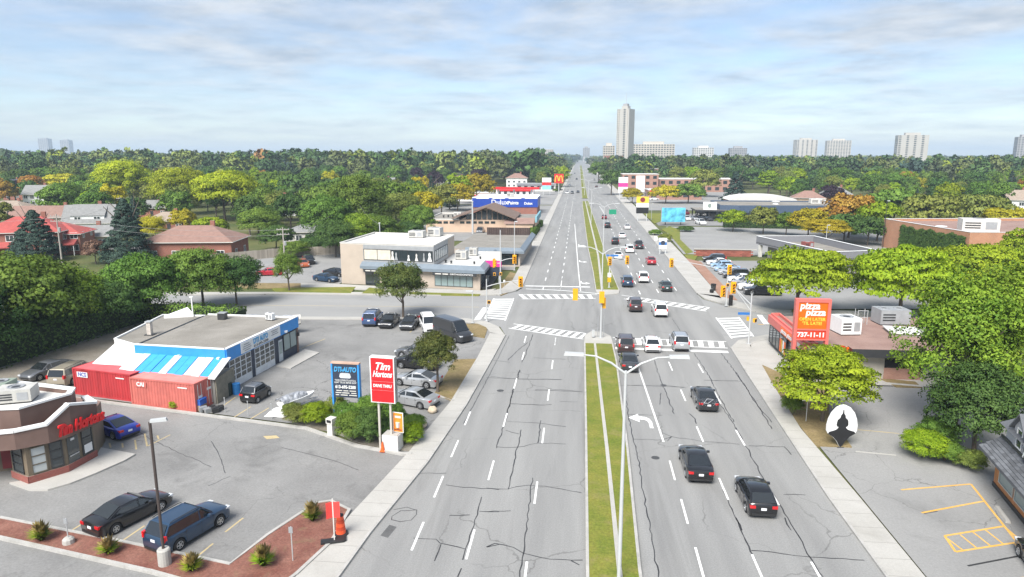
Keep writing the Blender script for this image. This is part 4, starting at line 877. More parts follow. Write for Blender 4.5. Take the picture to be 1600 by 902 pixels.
MB().prism([(-20, 190.0), (-12.6, 190.6), (-12.6, 193.3), (-20, 192.8)], 0, 2.6).build('porch', PEACH, t)
q = [Vector((-20.6, 189.6, 2.65)), Vector((-12.2, 190.2, 2.65)), Vector((-12.2, 194.5, 3.9)), Vector((-20.6, 194, 3.9))]
MB().add([*q, *[v + Vector((0, 0, .15)) for v in q]], [(3, 2, 1, 0), (4, 5, 6, 7), (0, 1, 5, 4), (1, 2, 6, 5), (2, 3, 7, 6), (3, 0, 4, 7)]).build('porch_roof', ROOFR, t)
MB().prism([(-12.0, 191.5), (-11.5, 191.5), (-11.5, 213), (-12.0, 213)], 3.0, 4.6).build('street_fascia', M('teal_blue_panel', (0.18, 0.36, 0.42)), t)
parapet([(-43.05, 190.95), (-33.6, 191.7), (-33.6, 212.3), (-43.05, 213.05)], 3.5, 3.85, 0.3, 'roof_edge', OFFW, t)
settle(t)
rooftop_unit(-36, 203, 3.5, 2.2, 1.6, 1.3, 0, 'beige rooftop unit on the flat end of the peach hall', OFFW)
for k in range(3): roof_vent(-39.5 + k * 1.2, 199 + k, 3.5, 0.2, 0.5, ('left', 'middle', 'right')[k] + ' one of three dark vents on the flat end of the peach hall', DARK)

# ------------------------------------------------------------------ paint shop
t = thing('paint_shop', 'paint shop with royal blue sign band above a red brick wall', 'building', (-24, 262, 0))
DB = M('royal_blue_panel', (0.012, 0.05, 0.32), rough=0.4, var=0.05)
MB().prism([(-39, 252.5), (-15.2, 254.4), (-15.2, 272), (-39, 272)], 0, 2.6).build('wall', REDB, t)
MB().prism([(-39.2, 252.3), (-15.0, 254.2), (-15.0, 272.2), (-39.2, 272.2)], 2.602, 6.0, cap=1).build('sign_band', [DB, ROOFW], t)
parapet([(-39.2, 252.3), (-15.0, 254.2), (-15.0, 272.2), (-39.2, 272.2)], 6.0, 6.25, 0.3, 'roof_edge', WHITE, t)
wall_text('Dulux', WHITE, (-39.2, 252.3), (-15, 254.2), 10.2, 4.4, t, 2.6, out=0.05, bold=0.02, depth=0.08)
wall_text('Paints', WHITE, (-39.2, 252.3), (-15, 254.2), 15.2, 4.2, t, 1.7, out=0.05, bold=0.04, depth=0.08)
wall_text('Dulux', WHITE, (-39.2, 252.3), (-15, 254.2), 20.8, 4.0, t, 1.25, out=0.05, bold=0.04, depth=0.08)
for k in range(4): on_wall('drip_trim', WHITE, (-39.2, 252.3), (-15, 254.2), 1.5 + k * 6, 6.2 + k * 6, 5.75, 6.0, t, 0.08, 0.1)
settle(t)
rooftop_unit(-26, 263, 6.0, 2.6, 2, 1.4, 0, 'pale rooftop unit on the paint shop roof')

def z_of(x, y, py):
    """height at which a vertical line over (x, y) passes the photograph's row py"""
    Y = -x * math.sin(YAW) + y * math.cos(YAW); b = (py - 451) / FPX
    h = Y * (b * _c + _s) / (_c - b * _s)
    return CAM_H - h
# ------------------------------------------------------------------ pizza shop on the right corner
t = thing('pizza_shop', 'low pizza shop with reddish flat roof and red sign fascia', 'building', (30, 73, 0))
ORF = M('orange_red_panel', (0.8, 0.135, 0.008), rough=0.4, var=0.04)
REDP = M('coral_red_trim', (0.62, 0.15, 0.125), rough=0.5, var=0.06)
BLK = M('pale_block', (0.4, 0.37, 0.32), rough=0.9, var=0.1)
pw, pn, pe = (22.4, 66.6), (22.4, 79.6), (40, 80.2)
MB().prism([(22.6, 66.9), (40, 66.9), (40, 80.0), (22.6, 79.4)], 0.0, 3.3, cap=1).build('wall', [BLK, ROOFR], t)
MB().prism([(26.3, 65.7), (40.3, 65.7), (40.3, 66.895), (26.3, 66.895)], 2.55, 3.36, cap=1).build('eave', [DARK, ROOFR], t)
parapet([(22.45, 66.75), (23.5, 66.75), (23.5, 79.8), (22.45, 79.6)], 3.3, 3.6, 0.2, 'front_parapet', REDP, t)
fw_ = ((22.4, 79.6), (22.4, 66.7))
fas = on_wall('sign_fascia', REDP, *fw_, 0.0, 12.9, 2.55, 3.4, t, 0.25, 0.3)
pnl = on_wall('sign_panel', ORF, *fw_, 5.2, 9.6, 2.6, 3.3, fas, 0.31, 0.06)
wall_text('pizza pizza', WHITE, *fw_, 7.4, 2.95, pnl, 0.62, out=0.33, bold=0.025, shear=0.2, name='lettering', width=4.0)
print_line(OFFW, *fw_, 11.5, 2.95, 1.1, 0.4, fas, 0.28)
window(*fw_, 1.0, 7.4, 0.5, 2.45, t, 5, 1, DARK, GLASS, out=0.24)
for k in range(4): on_wall('window_poster', (ORF, PAINTY, WHITE, ORF)[k], *fw_, 5.2 + k * 0.55, 5.6 + k * 0.55, 0.6, 2.0, t, 0.29, 0.02)
window(*fw_, 8.4, 12.4, 0.5, 2.45, t, 3, 1, DARK, GLASS, out=0.24)
sfw = ((26.3, 66.9), (40, 66.9))
on_wall('dark_recess', BLACKT, *sfw, 3.6, 7.0, 1.25, 2.5, t, 0.05, 0.1)
on_wall('brick_panel', PINKB, *sfw, 3.6, 7.0, 0.05, 1.24, t, 0.06, 0.1)
for r_ in range(9):
    for k in range(10 if r_ % 2 else 9): on_wall('block', BLK, *sfw, 7.1 + k * 0.62 + (0 if r_ % 2 else 0.31), 7.1 + k * 0.62 + 0.6 + (0 if r_ % 2 else 0.31), 0.05 + r_ * 0.275, 0.31 + r_ * 0.275, t, 0.03 + 0.008 * random.random(), 0.06)
b = on_wall('small_sign', ORF, (22.5, 66.7), (26.2, 66.7), 1.6, 4.6, 2.55, 3.3, t, 0.2, 0.15)
MB().lathe([(0.55, 0), (0.55, 0.03)], (25.6, 66.42, 2.95), 16, 'y').build('round_emblem', REDS, b)
settle(t)
# pylon sign above the roof
py_ = 65.9; xl, xr = 20.75, 24.0; zb, zt = z_of(22.5, py_, 531), z_of(22.5, py_, 467)
t = thing('pizza_pylon_sign', 'tall orange pizza sign with coral red frame and phone number', 'sign', (22.7, py_, 0))
fr = MB(); zm = zb + (zt - zb) * 0.26
for x in (xl + 0.14, xr - 0.14): fr.span(x - 0.14, x + 0.14, py_ - 0.28, py_ + 0.28, 0.0, zt)
for za, zc in ((zt - 0.32, zt), (zm - 0.07, zm + 0.07), (zb, zb + 0.12)): fr.span(xl + 0.285, xr - 0.285, py_ - 0.28, py_ + 0.28, za, zc)
fr.build('frame', REDP, t)
p1 = MB().span(xl + 0.29, xr - 0.29, py_ - 0.2, py_ + 0.2, zm + 0.075, zt - 0.325).build('upper_panel', ORF, t)
p2 = MB().span(xl + 0.29, xr - 0.29, py_ - 0.2, py_ + 0.2, zb + 0.125, zm - 0.075).build('lower_panel', M('sign_vermilion', (0.8, 0.06, 0.025), rough=0.4, var=0.03), t)
YEL = M('sign_yellow', (0.75, 0.5, 0.05), rough=0.5)
zh = zt - zm
letters('pizza', WHITE, ((xl + xr) / 2 - 0.3, py_ - 0.215, zm + zh * 0.77), 0, p1, 0.92, bold=0.03, shear=0.12, depth=0.02)
letters('pizza', WHITE, ((xl + xr) / 2 + 0.25, py_ - 0.215, zm + zh * 0.56), 0, p1, 0.92, bold=0.03, shear=0.12, depth=0.02)
letters("OPEN LATER\n'TIL LATE!", YEL, ((xl + xr) / 2, py_ - 0.215, zm + zh * 0.27), 0, p1, 0.42, bold=0.015, depth=0.02)
letters('737-11-11', WHITE, ((xl + xr) / 2, py_ - 0.215, (zb + zm) / 2), 0, p2, 0.62, bold=0.025, depth=0.02)
settle(t)
rooftop_unit(28.0, 72.2, 3.3, 2.1, 2.3, 1.75, R(8), 'white rooftop unit on the pizza shop beside the tall sign', WHITE)
rooftop_unit(34.5, 77.0, 3.3, 3.2, 2.2, 1.7, R(4), 'large grey metal rooftop unit at the back of the pizza shop', GREYM, 2)
wd = thing('roof_duct', 'wide white membrane hatch lying on the pizza shop roof', 'roof hatch', (34.6, 72.6, 3.3), R(-8)); MB().box((0, 0, 0), (4.2, 3.0, 0.25)).build('curb', ROOFG, wd); MB().box((0, 0, 0.25), (4.4, 3.2, 0.1)).build('cover', ROOFW, wd)
rf = thing('roof_frame', 'thin metal pipe frame on the pizza shop roof', 'frame', (31.2, 76.5, 3.3))
for x in (-0.5, 0.5):
    for y in (-0.4, 0.4): MB().tube([(x, y, 0), (x, y, 1.6)], 0.035, 6).build('post', GALV, rf)
for z in (0.8, 1.55): MB().tube([(-0.5, -0.4, z), (0.5, -0.4, z)], 0.03, 6).build('rail', GALV, rf)

# ------------------------------------------------------------------ grey house with a wooden shopfront at the right edge
d = Vector((-0.2, -0.98, 0)).normalized(); nw = Vector((d.y, -d.x, 0)); o = Vector((27.75, 44.9, 0))
U = lambda u, v=0.0: ((o + d * u - nw * v).x, (o + d * u - nw * v).y)     # u along the front, v into the house
t = thing('grey_shop_house', 'grey sided house with black shingle roofs and orange wooden shopfront', 'building', (29, 40, 0))
WOOD = M('orange_wood', (0.5, 0.2, 0.07), rough=0.5, var=0.2, scale=3, streak=True); SHIN = M('black_shingle', (0.11, 0.115, 0.125), rough=0.85, var=0.15, scale=4)
SIDG = M('grey_siding', (0.4, 0.4, 0.42), rough=0.7, var=0.05)
MB().prism([U(0), U(14), U(14, 9), U(0, 9)], 0, 2.88).build('ground_floor', WOOD, t)
on_wall('dark_plinth', DARK, U(0), U(14), -0.02, 14, 0.0, 0.3, t, 0.06, 0.1)
UV = 0.3; UZ = 4.35
MB().prism([U(0.1, UV), U(14, UV), U(14, 8.5), U(0.1, 8.5)], 2.9, UZ).build('upper_floor', SIDG, t)
for k in range(5): window(U(0), U(14), 0.9 + k * 2.5, 3.1 + k * 2.5, 0.7, 2.15, t, 1, 1, M('pale_frame', (0.55, 0.55, 0.5)), GLASSL)
# lower shed roof made of shingle courses
nc, nr = 30, 7
for r_ in range(nr):
    f0, f1 = r_ / nr, (r_ + 1) / nr; vo0, vo1 = -0.95 + 1.3 * f0, -0.95 + 1.3 * f1; z0, z1 = 2.5 + 0.85 * f0, 2.5 + 0.85 * f1
    for k in range(nc):
        u0 = -0.5 + 14.6 * (k + (0.5 if r_ % 2 else 0)) / nc; u1 = min(u0 + 14.6 / nc * 0.965, 14.2); j = random.uniform(0, 0.012)
        a, b, c2, e = U(u0, vo0), U(u1, vo0), U(u1, vo1 + 0.05), U(u0, vo1 + 0.05)
        MB().add([(*a, z0 + .05 + j), (*b, z0 + .05 + j), (*c2, z1 + .03), (*e, z1 + .03), (*a, z0 + .01), (*b, z0 + .01), (*c2, z1 - .01), (*e, z1 - .01)], [(0, 1, 2, 3), (7, 6, 5, 4), (4, 5, 1, 0)]).build('shingle', M('black_shingle_tile', (0.12, 0.125, 0.135), rough=0.85, var=0.12, rnd=0.3), t)
MB().add([(*U(-0.5, -0.95), 2.48), (*U(14.2, -0.95), 2.48), (*U(14.2, 0.33), 3.33), (*U(-0.5, 0.33), 3.33), (*U(-0.5, -0.95), 2.36), (*U(14.2, -0.95), 2.36), (*U(14.2, 0.33), 2.8), (*U(-0.5, 0.33), 2.8)], [(0, 1, 2, 3), (7, 6, 5, 4), (0, 4, 5, 1), (1, 5, 6, 2), (2, 6, 7, 3), (3, 7, 4, 0)]).build('shed_roof', SHIN, t)
on_wall('roof_flashing', DARK, U(0, UV), U(14, UV), -0.35, 14.0, 3.34, 3.52, t, 0.12, 0.11)
# main roof and two gabled dormers
ra = [(*U(-0.2, UV - 0.35), UZ + .002), (*U(14.3, UV - 0.35), UZ + .002), (*U(14.3, 4.4), 6.7), (*U(0.6, 4.4), 6.7), (*U(14.3, 8.9), UZ + .002), (*U(-0.2, 8.9), UZ + .002)]
MB().add(ra, [(0, 1, 2, 3), (3, 2, 4, 5), (0, 3, 5), (1, 4, 2), (0, 5, 4, 1)]).build('main_roof', SHIN, t)
for u in (1.35, 5.6):
    v0, v1, zl, ze, zp = UV - 0.06, 3.6, 3.4, 4.75, 5.75
    dm = MB().add([(*U(u, v0), zl), (*U(u + 2.0, v0), zl), (*U(u + 2.0, v0), ze), (*U(u + 1.0, v0), zp), (*U(u, v0), ze), (*U(u, v1), zl), (*U(u + 2.0, v1), zl), (*U(u + 2.0, v1), ze), (*U(u + 1.0, v1), zp), (*U(u, v1), ze)], [(0, 1, 2, 3, 4), (9, 8, 7, 6, 5), (1, 6, 7, 2), (5, 0, 4, 9), (0, 5, 6, 1)]).build('dormer', SIDG, t)
    MB().add([(*U(u - 0.2, v0 - .25), ze - .2), (*U(u + 1.0, v0 - .25), zp + .03), (*U(u + 1.0, v1), zp + .03), (*U(u - 0.2, v1), ze - .2), (*U(u + 2.2, v0 - .25), ze - .2), (*U(u + 2.2, v1), ze - .2), (*U(u - 0.2, v0 - .25), ze - .08), (*U(u + 1.0, v0 - .25), zp + .15), (*U(u + 1.0, v1), zp + .15), (*U(u - 0.2, v1), ze - .08), (*U(u + 2.2, v0 - .25), ze - .08), (*U(u + 2.2, v1), ze - .08)],
             [(0, 3, 2, 1), (1, 2, 5, 4), (6, 7, 8, 9), (7, 10, 11, 8), (0, 1, 7, 6), (1, 4, 10, 7), (3, 0, 6, 9), (4, 5, 11, 10), (2, 3, 9, 8), (5, 2, 8, 11)]).build('dormer_roof', SHIN, dm)
    window(U(0, UV), U(14, UV), u + 0.6, u + 1.35, 3.65, 4.85, dm, 1, 2, WHITE, GLASS, out=0.1)
sg = on_wall('sign_board', DARK, U(0, UV), U(14, UV), 3.55, 5.4, 3.5, 4.25, t, 0.3, 0.1)
wall_text('A', WHITE, U(0, UV), U(14, UV), 3.9, 3.88, sg, 0.85, out=0.32, bold=0.02, depth=0.04)
settle(t)

# ------------------------------------------------------------------ brick hall with an ivy covered wall, right
t = thing('ivy_brick_hall', 'orange brick flat roofed hall partly covered in dark ivy', 'building', (90, 155, 0))
IP = [(72.4, 170), (76.3, 141), (118, 143), (118, 176)]
MB().prism(IP, 0, 6.2, cap=1).build('wall', [ORANGEB, ROOFR], t)
parapet(IP, 6.2, 6.75, 0.3, 'parapet', ORANGEB, t, WHITE, 0.06)
settle(t)
rooftop_unit(81.2, 147.5, 6.2, 6.6, 3.4, 2.7, R(-12), 'huge white rooftop unit on the ivy covered brick hall', OFFW, 1)
roof_vent(76.6, 152.5, 6.2, 0.7, 0.5, 'white dome vent on the ivy covered brick hall')

# ------------------------------------------------------------------ grey car dealer building behind the right corner
t = thing('car_dealer_building', 'grey flat roofed showroom with wide slanted fascia on columns', 'building', (50, 142, 0))
DP = [(38.5, 151.5), (45.5, 127), (55, 130), (51, 153)]
MB().prism([(40.5, 149.5), (46.9, 128.5), (54, 131), (50, 151)], 0, 2.69).build('wall', GREYW, t)
fg = M('grey_fascia', (0.2, 0.2, 0.215), rough=0.6, var=0.06)
MB().prism(DP, 2.7, 3.1, cap=1).build('roof_deck', [fg, ROOFG], t)
parapet(DP, 2.9, 4.4, 0.3, 'fascia', fg, t, WHITE, 0.06)
for x, y in ((39.2, 150.4), (41.2, 143.8), (43.2, 137.2)): MB().box((x, y, 0), (0.6, 0.6, 2.7), R(17)).build('column', OFFW, t)
settle(t)
rooftop_unit(46.5, 143.0, 3.1, 2.0, 1.4, 1.2, R(15), 'rusty red and grey rooftop fan on the showroom roof', M('rusty_red', (0.25, 0.07, 0.06)))
t = thing('retaining_wall', 'low red brick retaining wall behind the dealer cars', 'wall', (32, 150.6, 0))
rb = M('wall_brick', (0.27, 0.085, 0.06), rough=0.85, rnd=0.25, var=0.2)
bm_ = MB().box((0, 0, 0), (0.9, 0.3, 0.27)).mesh('brick', rb)
for r_ in range(5):
    for k in range(13):
        q = put('brick', bm_, t); q.location = (-6.3 + k * 0.93 + (0.45 if r_ % 2 else 0), -0.02 * random.random(), r_ * 0.285)
MB().span(-6.8, 6.5, -0.3, 0.32, 1.43, 1.6).build('coping', CONC, t)

# ------------------------------------------------------------------ dark blue-grey restaurant
t = thing('blue_grey_restaurant', 'long dark blue-grey flat roofed restaurant with black entrance canopy', 'building', (72, 250, 0))
BG = M('blue_grey_siding', (0.055, 0.085, 0.135), rough=0.6, var=0.1)
RP = [(47.5, 236.5), (53.5, 235.2), (104, 240), (104, 262), (49, 262)]
MB().prism(RP, 0, 4.7, cap=1).build('wall', [BG, ROOFG], t); parapet(RP, 4.7, 5.1, 0.3, 'parapet', BG, t)
MB().prism([(39.5, 236.2), (52.9, 233.6), (53.2, 235.1), (47.4, 236.4), (47.4, 247), (39.5, 247)], 3.0, 3.5, cap=1).build('entrance_canopy', [DARK, ROOFG], t)
for x, y in ((40, 236.8), (44, 236.2), (40, 246)): MB().box((x, y, 0), (0.35, 0.35, 3.0)).build('post', DARK, t)
window((39.5, 240), (47.4, 239.4), 0.5, 7.4, 0.2, 2.8, t, 4, 1, DARK, GLASS)
window((53.5, 235.2), (104, 240), 1.5, 5.5, 0.8, 2.6, t, 3, 1, DARK, GLASS)
sg = MB().box((44.2, 236.6, 3.5), (4.4, 0.4, 2.6), R(-8)).build('roof_sign', WHITE, t); MB().lathe([(0.7, 0), (0.7, 0.03)], (44.15, 236.35, 4.9), 14, 'y').build('emblem', M('emblem_grey', (0.2, 0.25, 0.22)), sg)
settle(t)
rooftop_unit(84, 252, 4.7, 5.0, 2.6, 1.9, 0, 'long white rooftop unit on the blue-grey restaurant', OFFW, 2)
roof_vent(69, 249, 4.7, 0.9, 0.9, 'fat white vent on the blue-grey restaurant roof')
t = thing('white_vault_hall', 'hall with low white vaulted roof behind the blue-grey restaurant', 'building', (70, 276, 0))
MB().span(-12, 12, -7, 7, 0, 4.6).build('wall', PINKB, t)
arc = [(math.cos(PI * k / 10), math.sin(PI * k / 10)) for k in range(11)]; mb = MB()
mb.add([(-12.4 * a_, -7.4, 4.61 + 2.0 * b_) for a_, b_ in arc] + [(-12.4 * a_, 7.4, 4.61 + 2.0 * b_) for a_, b_ in arc], [(i, i + 11, i + 12, i + 1) for i in range(10)] + [tuple(range(11)), tuple(range(21, 10, -1)), (0, 10, 21, 11)]); mb.build('vaulted_roof', OFFW, t, 40)
# ------------------------------------------------------------------ generic smaller buildings
def block(name, label, x, y, w, dp, h, rz, wall, roof, rows=0, cols=0, band=None, cat='building', group=None, bal=False):
    t = thing(name, label, cat, (x, y, 0), rz, group)
    MB().box((0, 0, 0), (w, dp, h)).build('wall', wall, t)
    MB().box((0, 0, h + 0.002), (w + 0.3, dp + 0.3, 0.3)).build('roof', roof, t)
    if rows:
        wm = MB().box((0, 0, 0), (w / cols * 0.5, 0.12, h / rows * 0.5)).mesh('window', GLASS); fm_ = None
        for i in range(cols):
            for j in range(rows):
                q = put('window', wm, t); q.location = (-w / 2 + (i + 0.5) * w / cols, -dp / 2 - 0.02, h * (j + 0.28) / rows)
        ns = max(1, int(cols * dp / w)); wm2 = MB().box((0, 0, 0), (0.12, dp / ns * 0.5, h / rows * 0.5)).mesh('window', GLASS)
        for sx in (-1, 1):
            for i in range(ns):
                for j in range(rows):
                    q = put('window', wm2, t); q.location = (sx * (w / 2 + 0.02), -dp / 2 + (i + 0.5) * dp / ns, h * (j + 0.28) / rows)
    if band: MB().box((0, -dp / 2 - 0.3, band[0]), (w * 0.96, 0.5, band[1])).build('sign_band', band[2], t)
    return t
block('apartment_block', 'four storey pale red brick apartment block with black balconies', -50, 705, 56, 16, 17.5, R(1), PINKB, ROOFG, 4, 12)
ap = bpy.data.objects['apartment_block']
for u in (-9.5, -3.5):
    for j in range(4):
        bl = MB().box((u, -8.6, 1.2 + j * 4.3), (4.2, 1.2, 0.2)).build('balcony', DARK, ap); MB().box((u, -9.17, 1.4 + j * 4.3), (4.2, 0.06, 1.3)).build('railing', DARK, bl); MB().box((u, -8.05, 1.4 + j * 4.3), (3.4, 0.06, 2.4)).build('balcony_door', GLASS, bl)
MB().box((12, 0, 17.8), (5, 5, 3.4)).build('stair_head', PINKB, ap)
# petrol station
t = thing('petrol_station', 'petrol station canopy with red fascia on white columns', 'petrol station', (-29, 352, 0))
MB().box((-3, 0, 4.8), (24, 9, 0.4)).build('canopy', WHITE, t); MB().box((-3, -4.6, 4.6), (24.2, 0.2, 1.2)).build('fascia', REDS, t); MB().box((9.1, 0, 4.6), (0.2, 9, 1.2)).build('fascia', REDS, t); MB().box((-15.1, 0, 4.6), (0.2, 9, 1.2)).build('fascia', REDS, t)
for x in (-12, -4, 5):
    for y in (-2.5, 2.5): MB().box((x, y, 0), (0.5, 0.5, 4.8)).build('column', WHITE, t)
    pm = MB().box((x + 1.5, -2.5, 0), (0.9, 0.6, 1.7)).build('fuel_pump', WHITE, t); MB().box((x + 1.5, -2.82, 1.0), (0.6, 0.05, 0.4)).build('display', DARK, pm)
block('kiosk', 'low white petrol station kiosk with red band', -34, 372, 20, 9, 3.6, 0, WHITE, ROOFW, 1, 6, (2.7, 0.8, REDS))
block('burger_restaurant', 'low grey roofed burger restaurant behind the petrol station', -26, 425, 24, 12, 4.4, 0, OFFW, GREYM, 1, 6, (3.4, 0.9, M('grey_band2', (0.2, 0.2, 0.22))))
block('car_wash', 'low white building left of the petrol station', -50, 330, 16, 8, 3.6, R(2), WHITE, ROOFW, 1, 4, (2.4, 0.6, REDS))
# right side of the road further on
block('grocery_store', 'low pink brick store with long red sign band', 47, 352, 26, 14, 4.6, R(3), PINKB, ROOFW, 1, 5, (3.3, 1.3, REDS))
block('brick_walk_up', 'three storey pink brick walk-up with white stair tower beside the road', 36, 420, 21, 14, 10.5, R(2), PINKB, ROOFW, 3, 5)
MB().box((0, -7.4, 0.3), (5, 0.8, 9.5)).build('stair_tower', WHITE, bpy.data.objects['brick_walk_up'])
block('flat_roof_school', 'long low beige building behind the red banded store', 70, 430, 46, 20, 7.5, R(4), PINKB, ROOFW, 2, 10)
block('brick_flats', 'red brick flats with balconies behind the pink walk-up', 58, 560, 24, 14, 11, R(3), REDB, ROOFW, 3, 6)
block('brick_mid_rise', 'red brick block at the foot of the tall tower', 44, 905, 24, 18, 21, 0, M('brick_mid', (0.36, 0.13, 0.08), var=0.12), ROOFG, 6, 8)
# towers on the skyline
CON = M('pale_concrete', (0.42, 0.4, 0.36), rough=0.85, var=0.06, scale=0.05); CON2 = M('warm_concrete', (0.5, 0.46, 0.4), rough=0.85, var=0.06, scale=0.05); CON3 = M('grey_concrete', (0.33, 0.32, 0.32), rough=0.85, var=0.06, scale=0.05)
def tower(px, dist, w, dp, h, rz, m, label, rows, cols, name='tower_block', crown=True, strip=False, side=True):
    p = far(px, dist); t = thing(name, label, 'tower block', p, rz, 'apartment towers on the skyline')
    MB().box((0, 0, 0), (w, dp, h)).build('wall', m, t)
    wm = MB().box((0, 0, 0), (w / cols * 0.62, 0.3, h / rows * 0.5)).mesh('window', GLASS); rl = MB().box((0, 0, 0), (w / cols * 0.62, 0.5, h / rows * 0.28)).mesh('balcony_rail', OFFW)
    for i in range(cols):
        if strip and i % 2: continue
        for j in range(rows):
            if h * (j + 1) / rows < 16: continue
            z = h * (j + 0.3) / rows; q = put('window', wm, t); q.location = (-w / 2 + (i + 0.5) * w / cols, -dp / 2 - 0.05, z)
    if side:
        ns = max(2, int(cols * dp / w)); wm2 = MB().box((0, 0, 0), (0.3, dp / ns * 0.5, h / rows * 0.45)).mesh('window', GLASS)
        for i in range(ns):
            for j in range(rows):
                if h * (j + 1) / rows < 16: continue
                q = put('window', wm2, t); q.location = (-math.copysign(w / 2 + 0.05, p.x), -dp / 2 + (i + 0.5) * dp / ns, h * (j + 0.3) / rows)
    if crown: MB().box((0, 0, h + 0.002), (w * 0.5, dp * 0.5, 4)).build('penthouse', m, t)
    return t
tw = tower(976, 940, 17.5, 18, 82, R(-28), CON, 'very tall pale concrete tower with roof mast beside the road', 28, 4, strip=True)
MB().box((0, 0, 86), (6, 6, 3)).build('machine_room', CON3, tw); MB().tube([(0, 0, 89), (0, 0, 103)], [0.4, 0.15], 6).build('mast', GALV, tw)
for u in (-6.2, 6.2): MB().box((u, -9.3, 0), (1.0, 0.7, 82)).build('pier', CON2, tw)
tower(1020, 1050, 62, 16, 38, 0, CON2, 'long white slab block right of the tallest tower', 12, 15)
tower(951, 1000, 16, 16, 35, 0, CON2, 'small pale tower left of the tallest tower', 11, 5)
tower(916, 2300, 22, 22, 46, 0, CON3, 'distant grey tower at the end of the road', 12, 4)
tower(1257, 1750, 52, 22, 60, R(8), CON2, 'broad beige tower, left of the two beige skyline towers', 18, 9, strip=True)
tower(1308, 1700, 54, 24, 57, R(-6), CON2, 'broad beige tower, right of the two beige skyline towers', 17, 9)
tower(1422, 1150, 45, 20, 54, R(-10), CON, 'pale tower with vertical dark stripes at the right skyline', 18, 8, strip=True)
tower(1597, 1250, 24, 20, 54, R(-14), CON3, 'grey tower cut by the right edge of the picture', 18, 5)
tower(1152, 1500, 35, 18, 37, R(4), CON3, 'low grey slab block on the skyline above the restaurant', 11, 9)
tower(1098, 1500, 42, 18, 38, R(4), OFFW, 'pale low slab block on the skyline behind trees', 10, 9)
tower(73, 3600, 54, 30, 106, 0, CON3, 'stepped grey tower, left of the two hazy towers at far left', 24, 5)
tower(106, 3600, 48, 30, 98, 0, CON3, 'hazy grey tower, right of the two towers at far left', 22, 5)
tower(852, 1500, 34, 18, 34, 0, CON2, 'distant white block above the brick apartment block', 10, 8, crown=False)

# ------------------------------------------------------------------ houses
def house(px, py, w, dp, eave, ridge, rz, wall, roof, label, hip=False, base=None, chimney=True, dormer=False, front=4, porch=None):
    p = base or at(px, py); t = thing('house', label, 'house', (p[0], p[1], 0), rz, 'houses of the suburb')
    x, y = w / 2, dp / 2
    MB().box((0, 0, 0), (w, dp, eave)).build('wall', wall, t)
    o = 0.5; k = (y if hip else 0)
    vs = [(-x - o, -y - o, eave + .01), (x + o, -y - o, eave + .01), (x + o, y + o, eave + .01), (-x - o, y + o, eave + .01), (-x - (0 if hip else o) + k, 0, ridge), (x + (0 if hip else o) - k, 0, ridge)]
    rf = MB().add(vs, [(0, 1, 5, 4), (2, 3, 4, 5), (1, 2, 5), (3, 0, 4), (3, 2, 1, 0)]).build('roof', roof, t)
    MB().add([(v[0] * 1.01, v[1] * 1.01, v[2] - 0.16 + dz) for dz in (0, 0.14) for v in vs[:4]], [(3, 2, 1, 0), (4, 5, 6, 7), (0, 1, 5, 4), (1, 2, 6, 5), (2, 3, 7, 6), (3, 0, 4, 7)]).build('eaves', OFFW, rf)
    if not hip: MB().add([(-x, -y, eave), (-x, y, eave), (-x, 0, ridge - 0.25), (x, -y, eave), (x, y, eave), (x, 0, ridge - 0.25)], [(1, 0, 2), (3, 4, 5)]).build('gable', wall, t)
    if chimney: MB().box((w * 0.18, dp * 0.1, eave), (0.9, 0.6, ridge - eave + 0.9)).build('chimney', REDB, rf)
    fl = 2 if eave > 4.4 else 1
    for j in range(fl):
        for i in range(front):
            u = (i + 0.5) / front * w
            if j == 0 and i == front // 2:
                dr = on_wall('door', DARK, (-x, -y), (x, -y), u - 0.5, u + 0.5, 0.1, 2.2, t); on_wall('handle', GALV, (-x, -y), (x, -y), u + 0.3, u + 0.4, 1.0, 1.1, dr, 0.08, 0.04)
            else: window((-x, -y), (x, -y), u - 0.75, u + 0.75, 0.9 + 2.6 * j, 2.2 + 2.6 * j, t, 2, 1, WHITE, GLASS, 0.1, 0.04)
        for sx, (a, b) in ((1, ((x, -y), (x, y))), (-1, ((-x, y), (-x, -y)))):
            for i in range(2): window(a, b, (i + 0.5) / 2 * dp - 0.6, (i + 0.5) / 2 * dp + 0.6, 0.9 + 2.6 * j, 2.2 + 2.6 * j, t, 2, 1, WHITE, GLASS, 0.1, 0.04)
    if dormer:
        dmr = MB().box((0, -dp * 0.22, eave + 0.2), (w * 0.7, dp * 0.42, 1.9)).build('dormer', wall, t)
        MB().add([(-w * .37, -dp * .46, eave + 2.0), (w * .37, -dp * .46, eave + 2.0), (w * .37, 0.2, ridge + .1), (-w * .37, 0.2, ridge + .1)], [(0, 1, 2, 3)]).build('dormer_roof', roof, dmr)
        for u in (-0.2, 0.2): window((-w * .35, -dp * .43), (w * .35, -dp * .43), w * (.35 + u) - 0.8, w * (.35 + u) + 0.8, eave + 0.7, eave + 1.7, dmr, 2, 1, WHITE, GLASS, 0.12, 0.05)
    if porch:
        MB().add([(porch[0], -y - 2.2, 2.5), (porch[1], -y - 2.2, 2.5), (porch[1], -y, 3.4), (porch[0], -y, 3.4), (porch[0], -y - 2.2, 2.3), (porch[1], -y - 2.2, 2.3), (porch[1], -y, 2.3), (porch[0], -y, 2.3)], [(0, 1, 2, 3), (7, 6, 5, 4), (0, 4, 5, 1), (1, 5, 6, 2), (3, 7, 4, 0)]).build('porch_roof', roof, t)
        for u in (porch[0] + 0.2, porch[1] - 0.2): MB().box((u, -y - 2.0, 0), (0.15, 0.15, 2.4)).build('post', WHITE, t)
    return t
sh = lambda n, c: M(n, c, rough=0.9, var=0.16, scale=1.2, bump=0.3, bscale=12)
